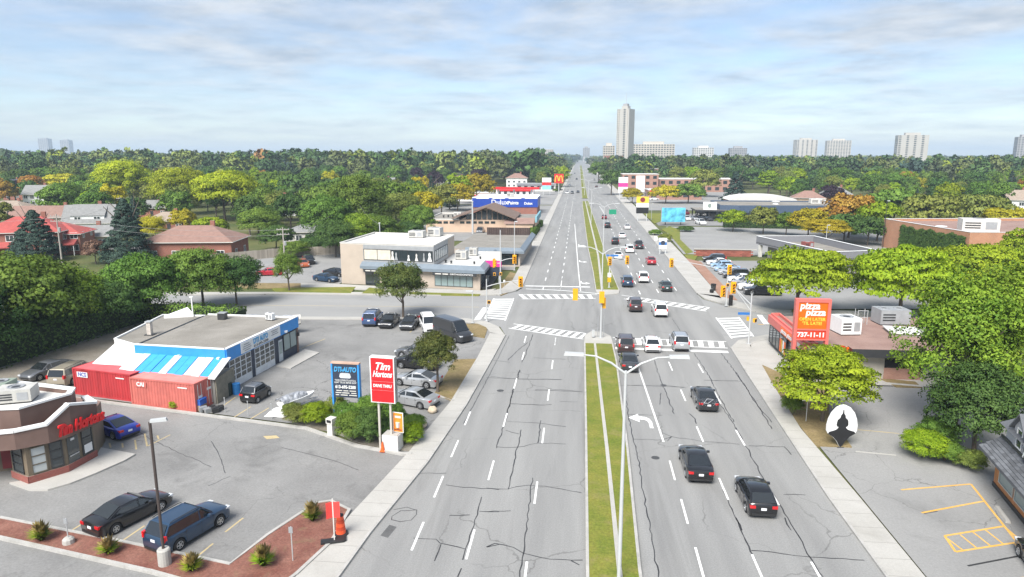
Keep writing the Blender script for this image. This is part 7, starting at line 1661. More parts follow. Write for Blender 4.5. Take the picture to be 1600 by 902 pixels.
# median signal pole with lamps, near side of the junction
t = double_lamp(2.95, 79.5, 10.2, 2.3, 'tall pale signal and lamp pole on the near median nose', ztop=0.7)
arm_part(t, (0, 0, 5.3), (-9.0, 0, 5.75), 0.1)
signal_head(t, (-3.1, -0.1, 5.25), PI); signal_head(t, (0.0, -0.25, 5.0), PI); signal_head(t, (0.22, 0.3, 4.2), PI, 3, 0.9); MB().box((-0.9, 0, 0.12), (0.0001 + 0.3, 0.3, 0.8)).build('control_box', GALV, t)
for k in (-0.35, 0.35): MB().tube([(k, 0.35, 0), (k, 0.35, 2.6)], 0.03, 6).build('conduit', GREYM, t)
double_lamp(5.6, 149, 10.5, 2.6, 'double arm lamp on the median beyond the junction', ztop=0.7)
for y, lb in ((222, 'third'), (300, 'fourth'), (380, 'fifth'), (460, 'sixth'), (545, 'seventh')): double_lamp(4.2 if y < 330 else 3.3, y, 10.5, 2.6, '%s double arm lamp up the median, counting from the nearest' % lb, ztop=0.7)
def signal_pole(x, y, h, label, z=0.125):
    t = thing('traffic_signal', label, 'traffic signal', (x, y, z), 0, 'traffic signals of the junction'); pole_part(t, h); return t
t = signal_pole(-11.7, 86.6, 5.6, 'signal pole with mast arm at the near left corner'); arm_part(t, (0, 0, 4.6), (4.1, 0.6, 5.35), 0.15); signal_head(t, (4.4, 0.6, 5.2), 0); ped_head(t, (0.35, -0.2, 2.6), 0)
t = signal_pole(-11.9, 104.4, 10.1, 'very tall signal pole at the far left corner', 0.125); arm_part(t, (0, 0, 5.2), (1.9, 0, 5.7), 0.1); signal_head(t, (2.2, -0.1, 5.55), 0); signal_head(t, (-0.9, -0.1, 4.9), R(60)); ped_head(t, (-0.9, -0.2, 3.2), 0); ped_head(t, (0.1, -0.4, 3.3), 0); arm_part(t, (0, 0, 4.9), (-0.9, 0, 4.9), 0)
t = signal_pole(5.3, 111.5, 4.6, 'short signal pole on the far median nose', 0.15); signal_head(t, (0, -0.25, 4.4), 0); arm_part(t, (0, 0, 4.4), (2.6, 0, 4.9), 0.1); signal_head(t, (2.8, -0.1, 4.6), 0); o = MB().box((0, -0.12, 0.9), (0.55, 0.03, 0.75)).build('hazard_board', SIGY, t); MB().box((0, -0.13, 1.75), (0.6, 0.03, 0.7)).build('keep_right_sign', WHITE, t); street_blade(t, (0.4, 0, 5.3), 0, w=2.0)
MB().tube([(0, 0, 4.4), (0, 0, 5.5)], 0.05, 6).build('mast', POLEW, t)
t = signal_pole(21.6, 99.2, 5.4, 'signal pole at the far right corner by the dealer cars'); signal_head(t, (0.15, -0.2, 5.3), 0); signal_head(t, (-0.55, -0.1, 2.1), R(10), 3, 1.25); ped_head(t, (0.0, -0.2, 3.1), 0); ped_head(t, (0.85, -0.1, 3.2), R(-50)); arm_part(t, (0, 0, 5.0), (-7.2, 6.2, 5.6), 0.2, 0.05); signal_head(t, (-7.2, 6.1, 5.2), 0); MB().box((0.65, 0.2, 0), (0.5, 0.45, 1.5)).build('cabinet', BLACKT, t)
t = signal_pole(19.9, 78.6, 5.9, 'tall signal pole at the near right corner'); arm_part(t, (0, 0, 4.6), (-1.6, 1.5, 6.2), 0.0, 0.045, 'brace'); arm_part(t, (0, 0, 3.9), (-1.6, 1.5, 6.2), 0.0, 0.03, 'brace'); ped_head(t, (0.5, -0.1, 2.8), R(40)); ped_head(t, (-0.2, 0.3, 2.9), R(80)); street_blade(t, (-0.75, 0, 3.55), 0, w=1.3)
signal_head(t, (-1.7, 1.7, 6.2), 0)
sl_ = thing('area_lamp', 'slim white lamp post on the corner grass by the side street', 'street lamp', (-13.4, 85.5, 0.1)); pole_part(sl_, 4.2, 0.07, 0.05); luminaire(sl_, (-0.35, 0, 4.15), 0, 1.0)
t = thing('lot_lamp', 'dark brown lamp post on a concrete base in the mulch bed', 'lamp post', (-21.55, 30.95, 0.15)); MB().lathe([(0.33, 0), (0.33, 0.85), (0.28, 0.92)], n=16).build('concrete_base', CONC, t)
MB().tube([(0, 0, 0.9), (0, 0, 8.0)], 0.075, 8).build('pole', M('bronze_pole', (0.06, 0.045, 0.04), rough=0.5), t); o = luminaire(t, (0.4, 0.15, 8.0), R(20), 0.8); MB().tube([(0, 0, 7.95), (0.25, 0.1, 8.05)], 0.04, 6).build('bracket', DARK, t)
def utility_pole(x, y, h, label, arms=2, col=None):
    t = thing('utility_pole', label, 'utility pole', (x, y, 0), 0, 'utility poles of the left suburb'); m = col or M('weathered_pole', (0.36, 0.33, 0.3), rough=0.9, var=0.15, streak=True)
    MB().tube([(0, 0, -0.1), (0, 0, h * 0.5), (0, 0, h)], [0.17, 0.14, 0.11], 10).build('pole', m, t, 50)
    for k in range(arms):
        ca = MB().box((0, 0, h - 0.5 - 0.9 * k), (2.3, 0.12, 0.13), R(15)).build('cross_arm', m, t)
        for u in (-1.0, -0.4, 0.4, 1.0): MB().lathe([(0.05, 0), (0.07, 0.1), (0.04, 0.2)], (u * math.cos(R(15)), u * math.sin(R(15)), h - 0.37 - 0.9 * k), 8).build('insulator', GREYM, ca)
    MB().lathe([(0.22, 0), (0.22, 0.75), (0.1, 0.85)], (0.32, 0, h - 3.4), 10).build('transformer', GREYM, t)
    return t
UP = [utility_pole(-101.5, 124.5, 10.2, 'grey utility pole in front of the red roofed house'), utility_pole(-54.6, 122.0, 8.4, 'utility pole in the clinic car park beside the slim tree'), utility_pole(-57.6, 175.0, 10.6, 'utility pole behind the left end of the clinic roof'), utility_pole(-53.5, 265, 10, 'pale lamp-like utility pole above the peach hall', 0), utility_pole(-134, 190, 9.5, 'utility pole with cross arm above the tan bungalow', 1)]
t = thing('utility_pole', 'white concrete pole standing right in front of the peach hall', 'utility pole', (-29.2, 188.2, 0)); MB().tube([(0, 0, 0), (0, 0, 8.8)], [0.28, 0.2], 10).build('pole', POLEW, t); MB().box((0, 0, 8.8), (0.5, 0.5, 0.3)).build('cap', POLEW, t)
t = thing('utility_pole', 'thin leaning pole on the clinic roof edge', 'utility pole', (-38.0, 128.6, 0)); MB().tube([(0, 0, 0), (-0.1, 0, 8.6)], 0.09, 8).build('pole', POLEW, t); MB().box((-0.1, 0, 8.6), (0.3, 0.3, 0.2)).build('cap', POLEW, t)
def wire(a, b, label, sag=1.2):
    a, b = Vector(a), Vector(b); pts = [a.lerp(b, k / 12) - Vector((0, 0, sag * math.sin(PI * k / 12))) for k in range(13)]
    tag(MB().tube(pts, 0.022, 5).build('overhead_wire', M('wire', (0.25, 0.25, 0.25), rough=0.6)), label, 'wire', 'overhead wires')
wire((-101.5, 124.5, 9.7), (-54.6, 122, 7.9), 'upper wire from the grey pole to the clinic car park pole'); wire((-101.5, 124.5, 8.6), (-54.6, 122, 6.9), 'lower wire from the grey pole to the clinic car park pole'); wire((-54.6, 122, 7.8), (-57.6, 175, 10.0), 'wire running back from the clinic car park pole'); wire((-57.6, 175, 9.6), (-38.1, 128.6, 8.4), 'wire down to the thin pole on the clinic', 0.8); wire((-101.5, 124.5, 9.2), (-134, 190, 9.0), 'wire from the grey pole towards the tan bungalow'); wire((-101.5, 124.5, 9.5), (-150, 118, 9.6), 'wire leaving the grey pole to the left')
for x, y, h, lb in ((-26, 170, 0, ''),): pass
for x, y, h, lb in ((24.6, 234, 5.5, 'white lamp post behind the blue billboard'), (56, 160, 6, 'slim lamp post at the showroom corner'), (72, 168.5, 11, 'dark pole at the corner of the brick hall'), (104, 330, 9, 'pale curved lamp post among the right hand trees'), (-11.9, 128, 9.2, 'tall white pole beside the clinic wing')):
    t = thing('lamp_post', lb, 'lamp post', (x, y, 0)); pole_part(t, h, 0.1, 0.06, POLEW if 'dark' not in lb else DARK); luminaire(t, (0.3, 0, h), 0, 0.6)

# ------------------------------------------------------------------ signs
def sized(px, pyb, z=0): return at(px, pyb, z)
# red coffee pylon sign
bx, by = -13.85, 46.35; RZ = R(-6)
t = thing('coffee_pylon_sign', 'tall red coffee shop pylon sign in a white box frame', 'sign', (bx, by, 0.1), RZ)
zb, zt = z_of(bx, by, 628) - 0.1, z_of(bx, by, 557) - 0.1; w = 1.72; hh = zt - zb
MB().box((0, 0, zb), (w + 0.16, 0.5, hh)).build('cabinet', WHITE, t)
for x in (-0.45, 0.45): MB().box((x, 0.0, 0), (0.14, 0.14, zb)).build('post', M('weathered_timber', (0.48, 0.45, 0.4), var=0.2, streak=True), t)
cuts = (0.0, 0.27, 0.47, 1.0); gap = 0.03
for i in range(3):
    p = MB().box((0, -0.262, zb + 0.06 + (hh - 0.12) * cuts[i] + gap / 2), (w - 0.02, 0.03, (hh - 0.12) * (cuts[i + 1] - cuts[i]) - gap)).build('panel', REDS, t)
    if i == 2: letters('Tim', WHITE, (0, -0.285, zb + hh * 0.80), 0, p, 0.75, shear=0.35, bold=0.02); letters('Hortons', WHITE, (0, -0.285, zb + hh * 0.63), 0, p, 0.62, shear=0.35, bold=0.02, width=1.5)
    if i == 1: letters('DRIVE THRU', WHITE, (0, -0.285, zb + hh * 0.375), 0, p, 0.3, bold=0.01, width=1.4)
MB().box((1.02 - 0.09, 0, zb), (0.02, 0.52, hh)).build('side_trim', OFFW, t)
# repair shop sign
bx, by = -18.4, 51.2
t = thing('repair_shop_sign', 'black repair shop sign with blue posts and phone number', 'sign', (bx, by, 0.1), R(-4)); zb, zt = z_of(bx, by, 620) - 0.1, z_of(bx, by, 568) - 0.1; hh = zt - zb
for x in (-1.12, 1.12): MB().box((x, 0, 0), (0.13, 0.4, zt)).build('post', BLUEF, t)
MB().box((0, 0, zb), (2.1, 0.36, hh)).build('panel', NAVY, t); MB().box((0, 0, zt), (2.4, 0.42, 0.1)).build('cap', M('rusty_cap', (0.5, 0.33, 0.25), var=0.2), t)
y0 = -0.195
letters('DTI-AUTO', LBL, (0, y0, zb + hh * 0.83), 0, t, 0.55, shear=0.2, bold=0.02, width=1.9)
q = [(-0.5, 0.62), (-0.42, 0.72), (-0.25, 0.735), (0.25, 0.735), (0.42, 0.72), (0.5, 0.62), (0.4, 0.575), (-0.4, 0.575)]
MB().add([(x, y0, zb + hh * z) for x, z in q], [tuple(range(8))]).build('car_emblem', M('emblem_silver', (0.5, 0.52, 0.55), rough=0.3), t)
letters('YOUR COMPLETE AUTO &\nLIGHT TRUCK REPAIR SHOP', WHITE, (0, y0, zb + hh * 0.475), 0, t, 0.2, width=1.85)
letters('613-695-2200', WHITE, (0, y0, zb + hh * 0.31), 0, t, 0.36, bold=0.012, width=1.75)
for z_, ws in ((0.2, ((-0.55, 0.5), (0.02, 0.42), (0.6, 0.55))), (0.135, ((-0.62, 0.5), (0.0, 0.62), (0.68, 0.42))), (0.07, ((-0.72, 0.3), (-0.15, 0.6), (0.6, 0.65)))):
    for x_, w_ in ws: MB().box((x_, y0, zb + hh * z_ - 0.035), (w_, 0.012, 0.075)).build('small_print', OFFW, t)
# orange poster on the concrete block, cone, post
t = thing('concrete_block', 'square white concrete block under the orange poster', 'block', (*at(614, 703)[:2], 0.1), R(-8)); MB().box((0, 0, 0), (1.25, 1.0, 1.2)).build('block', M('white_concrete', (0.6, 0.58, 0.55), var=0.12, scale=2), t); MB().box((0, 0, 1.2), (1.15, 0.9, 0.05)).build('top', CONC, t)
p = at(621, 704)
t = thing('poster_stand', 'orange autumn drinks poster on the concrete block', 'poster', (p.x + 0.1, p.y + 0.1, 1.35), R(-14)); MB().box((0, 0, 0.05), (0.85, 0.06, 1.55)).build('frame', WHITE, t); o = MB().box((0, -0.035, 0.1), (0.76, 0.02, 1.45)).build('print', M('poster_orange', (0.8, 0.25, 0.03), rough=0.5, var=0.25, scale=4), t); MB().lathe([(0.13, 0), (0.17, 0.4)], (0.0, -0.06, 0.45), 8).build('printed_cup', OFFW, o); MB().box((0, -0.045, 1.18), (0.5, 0.012, 0.16)).build('printed_heading', OFFW, o); MB().box((0, -0.045, 0.2), (0.6, 0.012, 0.12)).build('printed_footer', M('poster_brown', (0.25, 0.06, 0.02)), o)
def cone(px, py, s, label):
    p = at(px, py); t = thing('traffic_cone', label, 'traffic cone', (p.x, p.y, 0.1)); MB().box((0, 0, 0), (0.36 * s, 0.36 * s, 0.04)).build('base', M('cone_orange', (0.75, 0.12, 0.02)), t); MB().lathe([(0.15 * s, 0.04), (0.03 * s, 0.7 * s)], n=12).build('body', M('cone_orange', (0.75, 0.12, 0.02)), t); return t
cone(598, 707, 1.05, 'small red-orange cone beside the concrete block')
t = thing('waste_bin', 'white litter bin with dark opening in the shrubs', 'bin', (*at(519, 682)[:2], 0.12), R(-20)); MB().box((0, 0, 0), (0.5, 0.5, 1.0)).build('body', OFFW, t); MB().box((0, 0, 1.0), (0.6, 0.6, 0.42)).build('hood', OFFW, t); MB().box((0, -0.305, 1.1), (0.42, 0.02, 0.22)).build('opening', BLACKT, t)
t = thing('vent_pipe', 'white bent pipe rising from the shrubs', 'pipe', (*at(533, 674)[:2], 0.1)); MB().tube([(0, 0, 0), (0, 0, 1.4), (0.15, 0, 1.6), (0.5, 0.1, 1.62)], 0.09, 8).build('pipe', OFFW, t); MB().lathe([(0.12, 0), (0.12, 0.06)], n=10).build('collar', GALV, t)
for i, (px, py) in enumerate(((676, 645), (660, 668))):
    p = at(px, py); t = thing('boulder', ('pale boulder nearer the silver sedan', 'pale boulder nearer the pavement corner')[i], 'boulder', (p.x, p.y, 0.03)); b = MB(); rb_ = random.Random(i); b.lathe([(0.3, 0), (0.42, 0.15), (0.38, 0.35), (0.2, 0.5), (0.05, 0.54)], n=9); b.v = [(x * rb_.uniform(.85, 1.15), y * rb_.uniform(.85, 1.15), z * rb_.uniform(.9, 1.1)) for x, y, z in b.v]; b.build('stone', M('boulder_stone', (0.55, 0.45, 0.33), var=0.2), t, 60)
# construction signs, barrel
p = at(520, 850); OR = M('safety_orange', (0.8, 0.10, 0.03), rough=0.5); t = thing('construction_sign', 'pair of red roadwork sign panels on a post with rubber feet', 'sign', (p.x, p.y, 0.125), R(20))
MB().box((0, 0, 0), (1.3, 0.45, 0.12)).build('rubber_base', TRIM, t); MB().box((0.5, 0.3, 0), (0.5, 0.9, 0.1)).build('rubber_base', TRIM, t); MB().box((0.1, 0, 0.12), (0.06, 0.06, 2.5)).build('post', OFFW, t)
for k, x in ((0, -0.1), (1, 0.3)): MB().box((x, 0.02 - 0.06 * k, 1.45 + 0.02 * k), (0.36, 0.03, 0.95), R(20 - 30 * k)).build('panel', M('sign_coral', (0.7, 0.06, 0.05)), t)
p = at(533, 838); t = thing('traffic_barrel', 'orange striped roadwork barrel at the kerb', 'barrel', (p.x, p.y, 0.125)); MB().lathe([(0.42, 0), (0.42, 0.1), (0.3, 0.12)], n=8).build('rubber_foot', TRIM, t)
for k in range(5): MB().lathe([(0.29 - 0.022 * k, 0.12 + 0.21 * k), (0.275 - 0.022 * k, 0.12 + 0.21 * (k + 1) - 0.012)], n=16).build('band', OR if k % 2 == 0 else M('barrel_band', (0.55, 0.06, 0.02)), t)
MB().lathe([(0.18, 1.17), (0.2, 1.22), (0.06, 1.3)], n=12).build('cap', TRIM, t)
def small_sign(px, py, h, label, w=0.35, ph=0.45, mat=None, base=False, rz=0):
    p = at(px, py); t = thing('sign_post', label, 'sign', (p.x, p.y, 0.14), rz); MB().tube([(0, 0, 0), (0, 0, h)], 0.03, 6).build('post', GALV, t); MB().box((0, -0.04, h - ph), (w, 0.025, ph)).build('plate', mat or GREYM, t)
    if base: MB().lathe([(0.32, 0), (0.3, 0.25), (0.18, 0.36)], n=10).build('footing', CONC, t)
    return t
small_sign(458, 880, 2.0, 'small grey sign post in the mulch bed', 0.22, 0.35); small_sign(108, 852, 1.5, 'little sign post on a round footing in the mulch strip', 0.2, 0.3, base=True)
small_sign(1259, 661, 2.3, 'small white sign on a post beside the honey locust', 0.9, 0.55, OFFW); small_sign(957, 345, 3.6, 'green overhead style road sign on the median', 2.4, 1.6, GREENS)
small_sign(788, 452, 1.4, 'tiny white notice on the corner grass', 0.3, 0.4, WHITE); small_sign(1024, 388, 2.6, 'white square sign near the blue and white panel', 0.8, 0.9, WHITE)
# black and white leaf-shaped restaurant sign
p = at(1312, 699); t = thing('leaf_shaped_sign', 'leaf shaped white sign with black seated figure silhouette', 'sign', (p.x, p.y, 0.05), R(6)); HS = 3.3
def outline(pts, y0_, y1_, nm, m, par, n_=1):
    j = len(pts); return MB().add([(x, y0_, z) for x, z in pts] + [(x, y1_, z) for x, z in pts], [tuple(range(j)), tuple(range(2 * j - 1, j - 1, -1))] + [(i, j + i, j + (i + 1) % j, (i + 1) % j) for i in range(j)]).build(nm, m, par)
rt = [(0.0, 0.0), (0.12, 0.1), (0.3, 0.45), (0.62, 0.8), (1.0, 1.05), (1.13, 1.3), (1.14, 1.7), (1.05, 2.2), (0.85, 2.7), (0.5, 3.12), (0.2, 3.27), (0, 3.3)]
egg = rt + [(-x, z) for x, z in rt[-2:0:-1]]
pl = outline(egg, -0.08, 0.08, 'panel', WHITE, t)
fg_ = [(0.0, 0.02), (0.12, 0.12), (0.3, 0.47), (0.62, 0.82), (1.02, 1.07), (0.95, 1.22), (0.6, 1.32), (0.42, 1.4), (0.3, 1.52), (0.27, 1.6), (0.36, 1.62), (0.44, 1.75), (0.42, 2.0), (0.38, 2.15), (0.2, 2.32), (0.17, 2.5), (0.06, 2.66), (0.03, 2.95), (0, 3.0)]
outline(fg_ + [(-x, z) for x, z in fg_[-2:0:-1]], -0.1, -0.082, 'silhouette', BLACKT, pl); MB().box((0, 0, -0.05), (0.5, 0.3, 0.06)).build('foot', DARK, t)
# billboard and roadside signs on the right
p = at(1048, 354); t = thing('billboard', 'wide blue advertising billboard beside the road', 'billboard', (p.x + 1.2, p.y + 4, 0), R(4)); MB().box((0, 0, 0.9), (7.6, 0.3, 4.7)).build('frame', GREYM, t); MB().box((0, -0.17, 1.05), (7.3, 0.05, 4.4)).build('poster', M('billboard_print', (0.1, 0.42, 0.72), rough=0.5, var=0.75, scale=0.5), t)
for x in (-2.4, 2.4): MB().box((x, 0.1, 0), (0.3, 0.3, 0.9)).build('post', DARK, t)
for nm, px, py, w, h, ms, lb in (('pylon_sign', 1003, 346, 4.0, 8.2, (YEL, WHITE, BLACKT), 'yellow topped shop pylon sign on the right verge'), ('pylon_sign', 1035, 397, 1.7, 3.6, (WHITE, BLUES, WHITE), 'white panel sign with dark blue emblem at the lot entrance'), ('pylon_sign', 973, 312, 4.6, 11, (WHITE, M('magenta', (0.6, 0.03, 0.25)), WHITE), 'white and pink pylon sign far up on the right'), ('pylon_sign', 775, 452, 2.6, 7.2, (OFFW, M('magenta', (0.6, 0.03, 0.25)), NAVY), 'pink and white clinic pylon sign at the corner'), ('pylon_sign', 854, 305, 5, 9.5, (WHITE, REDS, M('aqua', (0.25, 0.5, 0.6))), 'white petrol price sign on the left')):
    p = at(px, py); t = thing(nm, lb, 'sign', (p.x, p.y, 0)); zl = h * 0.32
    if 'clinic' in lb: t.location = (-14.1, 113.5, 0); w, h, zl = 2.7, 5.6, 1.5
    for x in (-w * 0.36, w * 0.36): MB().box((x, 0, 0), (0.22, 0.22, zl)).build('post', POLEW, t)
    f = (0, 0.36, 0.62, 1.0)
    for i, m in enumerate(ms[::-1]): MB().box((0, 0, zl + (h - zl) * f[i]), (w, 0.4, (h - zl) * (f[i + 1] - f[i]) - 0.04)).build('panel', m, t)
    if 'emblem' in lb: MB().lathe([(0.5, 0), (0.5, 0.02)], (0, -0.23, h * 0.7), 14, 'y').build('emblem', NAVY, t)
    if 'yellow topped' in lb: MB().lathe([(0.8, 0), (0.8, 0.05)], (0, -0.27, h * 0.87), 14, 'y').build('emblem', M('emblem_maroon', (0.2, 0.02, 0.03)), t)
p = at(873, 303); t = thing('burger_pylon_sign', 'red pylon sign with big yellow arches', 'sign', (p.x, p.y, 0)); MB().tube([(0, 0, 0), (0, 0, 7)], 0.25, 8).build('post', POLEW, t); o = MB().box((0, 0, 6), (5.2, 0.6, 5.2)).build('panel', REDS, t)
for s in (-1, 1): MB().tube([(s * 2.1, -0.4, 6.6), (s * 1.9, -0.4, 8.8), (s * 1.3, -0.4, 10.2), (s * 0.7, -0.4, 9.9), (s * 0.15, -0.4, 7.2)], 0.32, 6).build('arch', YEL, o)
# ------------------------------------------------------------------ yard objects around the garage
t = thing('jet_ski', 'white jet ski on a trailer under a crumpled grey cover', 'jet ski', (*((at(430, 650) + at(498, 626)) / 2)[:2], 0.03), heading(at(430, 650), at(498, 626)))
hull = MB(); st_ = [(-1.7, 0.5, 0.55, 0.85), (-1.0, 0.62, 0.5, 1.0), (0, 0.62, 0.48, 1.0), (0.9, 0.5, 0.5, 1.02), (1.5, 0.25, 0.65, 1.02), (1.8, 0.04, 0.9, 1.0)]
vs = [(x, y, z) for x, w_, z0, z1 in st_ for y, z in ((-w_, z1), (-w_ * 0.9, z0 + 0.15), (0, z0), (w_ * 0.9, z0 + 0.15), (w_, z1), (0, z1 + 0.06))]
hull.add(vs, [(i * 6 + j, i * 6 + (j + 1) % 6, (i + 1) * 6 + (j + 1) % 6, (i + 1) * 6 + j) for i in range(5) for j in range(6)] + [(0, 5, 4, 3, 2, 1)]); hull.build('hull', WHITE, t, 40)
cov = MB(); gx, gy = 15, 9; r_ = random.Random(3)
cv = [(-1.75 + 2.6 * i / (gx - 1), (-0.6 + 1.32 * j / (gy - 1)) * (1 - 0.4 * max(0, i / (gx - 1) - 0.6)), 1.06 + 0.38 * math.sin(PI * j / (gy - 1)) * (0.55 + 0.45 * math.sin(PI * i / (gx - 1))) + r_.uniform(-0.05, 0.05) - (0.12 if j in (0, gy - 1) else 0)) for i in range(gx) for j in range(gy)]
cov.add(cv, [(i * gy + j, (i + 1) * gy + j, (i + 1) * gy + j + 1, i * gy + j + 1) for i in range(gx - 1) for j in range(gy - 1)]); cov.build('cover', M('grey_tarp', (0.27, 0.28, 0.3), rough=0.45, var=0.8, scale=1.6), t)
fr = MB().tube([(-1.6, -0.5, 0.35), (1.0, -0.35, 0.35), (2.2, 0, 0.35), (1.0, 0.35, 0.35), (-1.6, 0.5, 0.35)], 0.05, 6); fr.build('trailer_frame', GALV, t)
for s in (-1, 1): MB().lathe([(0.28, -0.08), (0.28, 0.08)], (-0.5, s * 0.7, 0.28), 12, 'y').build('wheel', TYRE, t)
t = thing('white_sheet', 'crumpled white sheet heaped behind the jet ski', 'tarpaulin', (*at(436, 648)[:2], 0.03)); r_ = random.Random(8)
cv = [(-1.0 + 2.0 * i / 10, -0.7 + 1.4 * j / 8, max(0.02, 0.6 * math.sin(PI * i / 10) * math.sin(PI * j / 8) + r_.uniform(-0.04, 0.05))) for i in range(11) for j in range(9)]
MB().add(cv, [(i * 9 + j, (i + 1) * 9 + j, (i + 1) * 9 + j + 1, i * 9 + j + 1) for i in range(10) for j in range(8)]).build('sheet', WHITE, t)
def drum(px, py, m, label, r=0.32, h=1.0):
    p = at(px, py); t = thing('drum', label, 'drum', (p.x, p.y, 0.03), 0, 'drums by the garage door'); MB().lathe([(r, 0), (r, h * .3), (r * 1.05, h * .33), (r, h * .36), (r, h * .64), (r * 1.05, h * .67), (r, h * .7), (r, h)], n=14).build('body', m, t); MB().lathe([(r * 1.03, h), (r * 1.03, h + .05), (r * .9, h + .05)], n=14).build('lid', m, t)
drum(357, 618, M('drum_green', (0.02, 0.035, 0.03)), 'dark green drum beside the garage door', 0.36, 1.15); drum(370, 616, M('drum_blue', (0.02, 0.17, 0.45)), 'blue drum beside the garage door', 0.34, 0.95)
p = at(310, 640); t = thing('pallet_bin', 'blue plastic tub on a wooden pallet at the container end', 'bin', (p.x, p.y, 0.03), R(-8)); MB().box((0, 0, 0), (1.1, 0.9, 0.5)).build('crate', M('old_wood', (0.3, 0.22, 0.14), var=0.3), t); MB().box((0, 0, 0.5), (1.15, 0.85, 0.45)).build('tub', M('tub_blue', (0.02, 0.1, 0.42)), t); MB().box((0, 0, 0.95), (1.2, 0.9, 0.06)).build('lid', M('tub_blue', (0.02, 0.1, 0.42)), t)
t = thing('scrap_heap', 'heap of dark scrap parts beside the blue tub', 'scrap', (*at(330, 642)[:2], 0.03)); r_ = random.Random(4)
for k in range(9): MB().box((r_.uniform(-0.8, 0.8), r_.uniform(-0.4, 0.4), 0.0), (r_.uniform(.3, .7), r_.uniform(.3, .6), r_.uniform(.2, .5)), r_.uniform(0, 3)).build('scrap_part', (DARK, TRIM, GREYM)[k % 3], t)
for k, (px, py, lb) in enumerate(((352, 645, 'left post of the thin wire fence by the kerb'), (388, 651, 'middle post of the thin wire fence by the kerb'), (425, 655, 'right post of the thin wire fence by the kerb'))): p = at(px, py); t = thing('fence_post', lb, 'post', (p.x, p.y, 0.03)); MB().tube([(0, 0, 0), (0.02, 0, 1.3)], 0.03, 6).build('post', GALV, t); MB().lathe([(0.045, 1.3), (0.02, 1.36)], n=8).build('cap', GALV, t)
t = thing('covered_boat', 'boat under a grey tarpaulin behind the garage', 'boat', (-37.2, 78.2, 0.03), R(2)); hb_ = MB(); st_ = [(-3.4, 1.1, 0.5, 1.5), (-1.5, 1.25, 0.45, 1.6), (1.0, 1.15, 0.5, 1.7), (2.6, 0.7, 0.7, 1.8), (3.7, 0.05, 1.2, 1.9)]
hb_.add([(x, y, z) for x, w_, z0, z1 in st_ for y, z in ((-w_, z1), (-w_ * 0.8, z0 + 0.2), (0, z0), (w_ * 0.8, z0 + 0.2), (w_, z1), (0, z1 + 0.5))], [(i * 6 + j, i * 6 + (j + 1) % 6, (i + 1) * 6 + (j + 1) % 6, (i + 1) * 6 + j) for i in range(4) for j in range(6)] + [(0, 5, 4, 3, 2, 1)]); hb_.build('hull', OFFW, t, 40)
cv = [(-3.5 + 7.0 * i / 12, (-1.3 + 2.6 * j / 8) * (1 - max(0, i / 12 - 0.6) * 1.9), 1.75 + 0.5 * math.sin(PI * j / 8) + r_.uniform(-0.08, 0.08)) for i in range(13) for j in range(9)]
MB().add(cv, [(i * 9 + j, (i + 1) * 9 + j, (i + 1) * 9 + j + 1, i * 9 + j + 1) for i in range(12) for j in range(8)]).build('cover', M('grey_tarp', (0.42, 0.43, 0.45)), t)
for s in (-1, 1): MB().lathe([(0.33, -0.1), (0.33, 0.1)], (-1.0, s * 1.2, 0.33), 12, 'y').build('trailer_wheel', TYRE, t)
MB().box((-0.5, 0, 0.25), (6, 0.3, 0.15)).build('trailer_frame', GALV, t)
p = at(1113, 460); t = thing('litter_bin', 'black litter bin on the brick strip by the dealer cars', 'bin', (p.x + 0.6, p.y + 2.5, 0.12)); MB().lathe([(0.35, 0), (0.42, 0.9)], n=10).build('body', DARK, t); MB().lathe([(0.46, 0.9), (0.4, 1.1), (0.1, 1.15)], n=10).build('lid', BLACKT, t)
t = thing('rubbish_bag', 'black rubbish bag beside the litter bin', 'bag', (p.x, p.y + 0.6, 0.12)); MB().lathe([(0.2, 0), (0.36, 0.2), (0.3, 0.5), (0.08, 0.65), (0.12, 0.75)], n=9).build('bag', BLACKT, t, 50); MB().lathe([(0.1, 0.62), (0.1, 0.67)], n=8).build('tie', WHITE, t)
t = thing('wheel_stop', 'pale concrete wheel stop beside the shop house', 'wheel stop', (*at(1566, 806)[:2], 0.02), heading(at(1556, 792), at(1575, 818))); MB().add([(-0.95, -0.15, 0), (0.95, -0.15, 0), (0.95, 0.15, 0), (-0.95, 0.15, 0), (-0.92, -0.1, 0.16), (0.92, -0.1, 0.16), (0.92, 0.1, 0.16), (-0.92, 0.1, 0.16)], [(3, 2, 1, 0), (4, 5, 6, 7), (0, 1, 5, 4), (1, 2, 6, 5), (2, 3, 7, 6), (3, 0, 4, 7)]).build('stop', CONC, t)
# board fences: every board a part
def fence(a, b, h, label, bw=0.3, m=None):
    a, b = Vector((*a, 0)), Vector((*b, 0)); n_ = int((b - a).length / bw); t = thing('fence', label, 'fence', (a.x, a.y, 0), heading(a, b)); me = MB().box((bw / 2, 0, 0), (bw * 0.94, 0.04, h)).mesh('board', m or M('fence_board', (0.34, 0.3, 0.25), rough=0.9, rnd=0.18, var=0.2, streak=True))
    for i in range(n_): o = put('board', me, t); o.location = (i * bw, random.uniform(-0.01, 0.01), random.uniform(-0.03, 0.03))
    for z in (0.4, h - 0.35): MB().span(0, n_ * bw, 0.03, 0.09, z, z + 0.1).build('rail', M('fence_rail', (0.3, 0.26, 0.21)), t)
    return t
fence((-66, 139), (-40, 152), 1.9, 'grey wooden fence behind the clinic car park'); fence((-74, 130), (-63, 141), 1.9, 'wooden fence in front of the brown hipped roof house'); fence((-44, 168), (-46, 200), 2.0, 'long grey board fence left of the peach hall', 0.4)

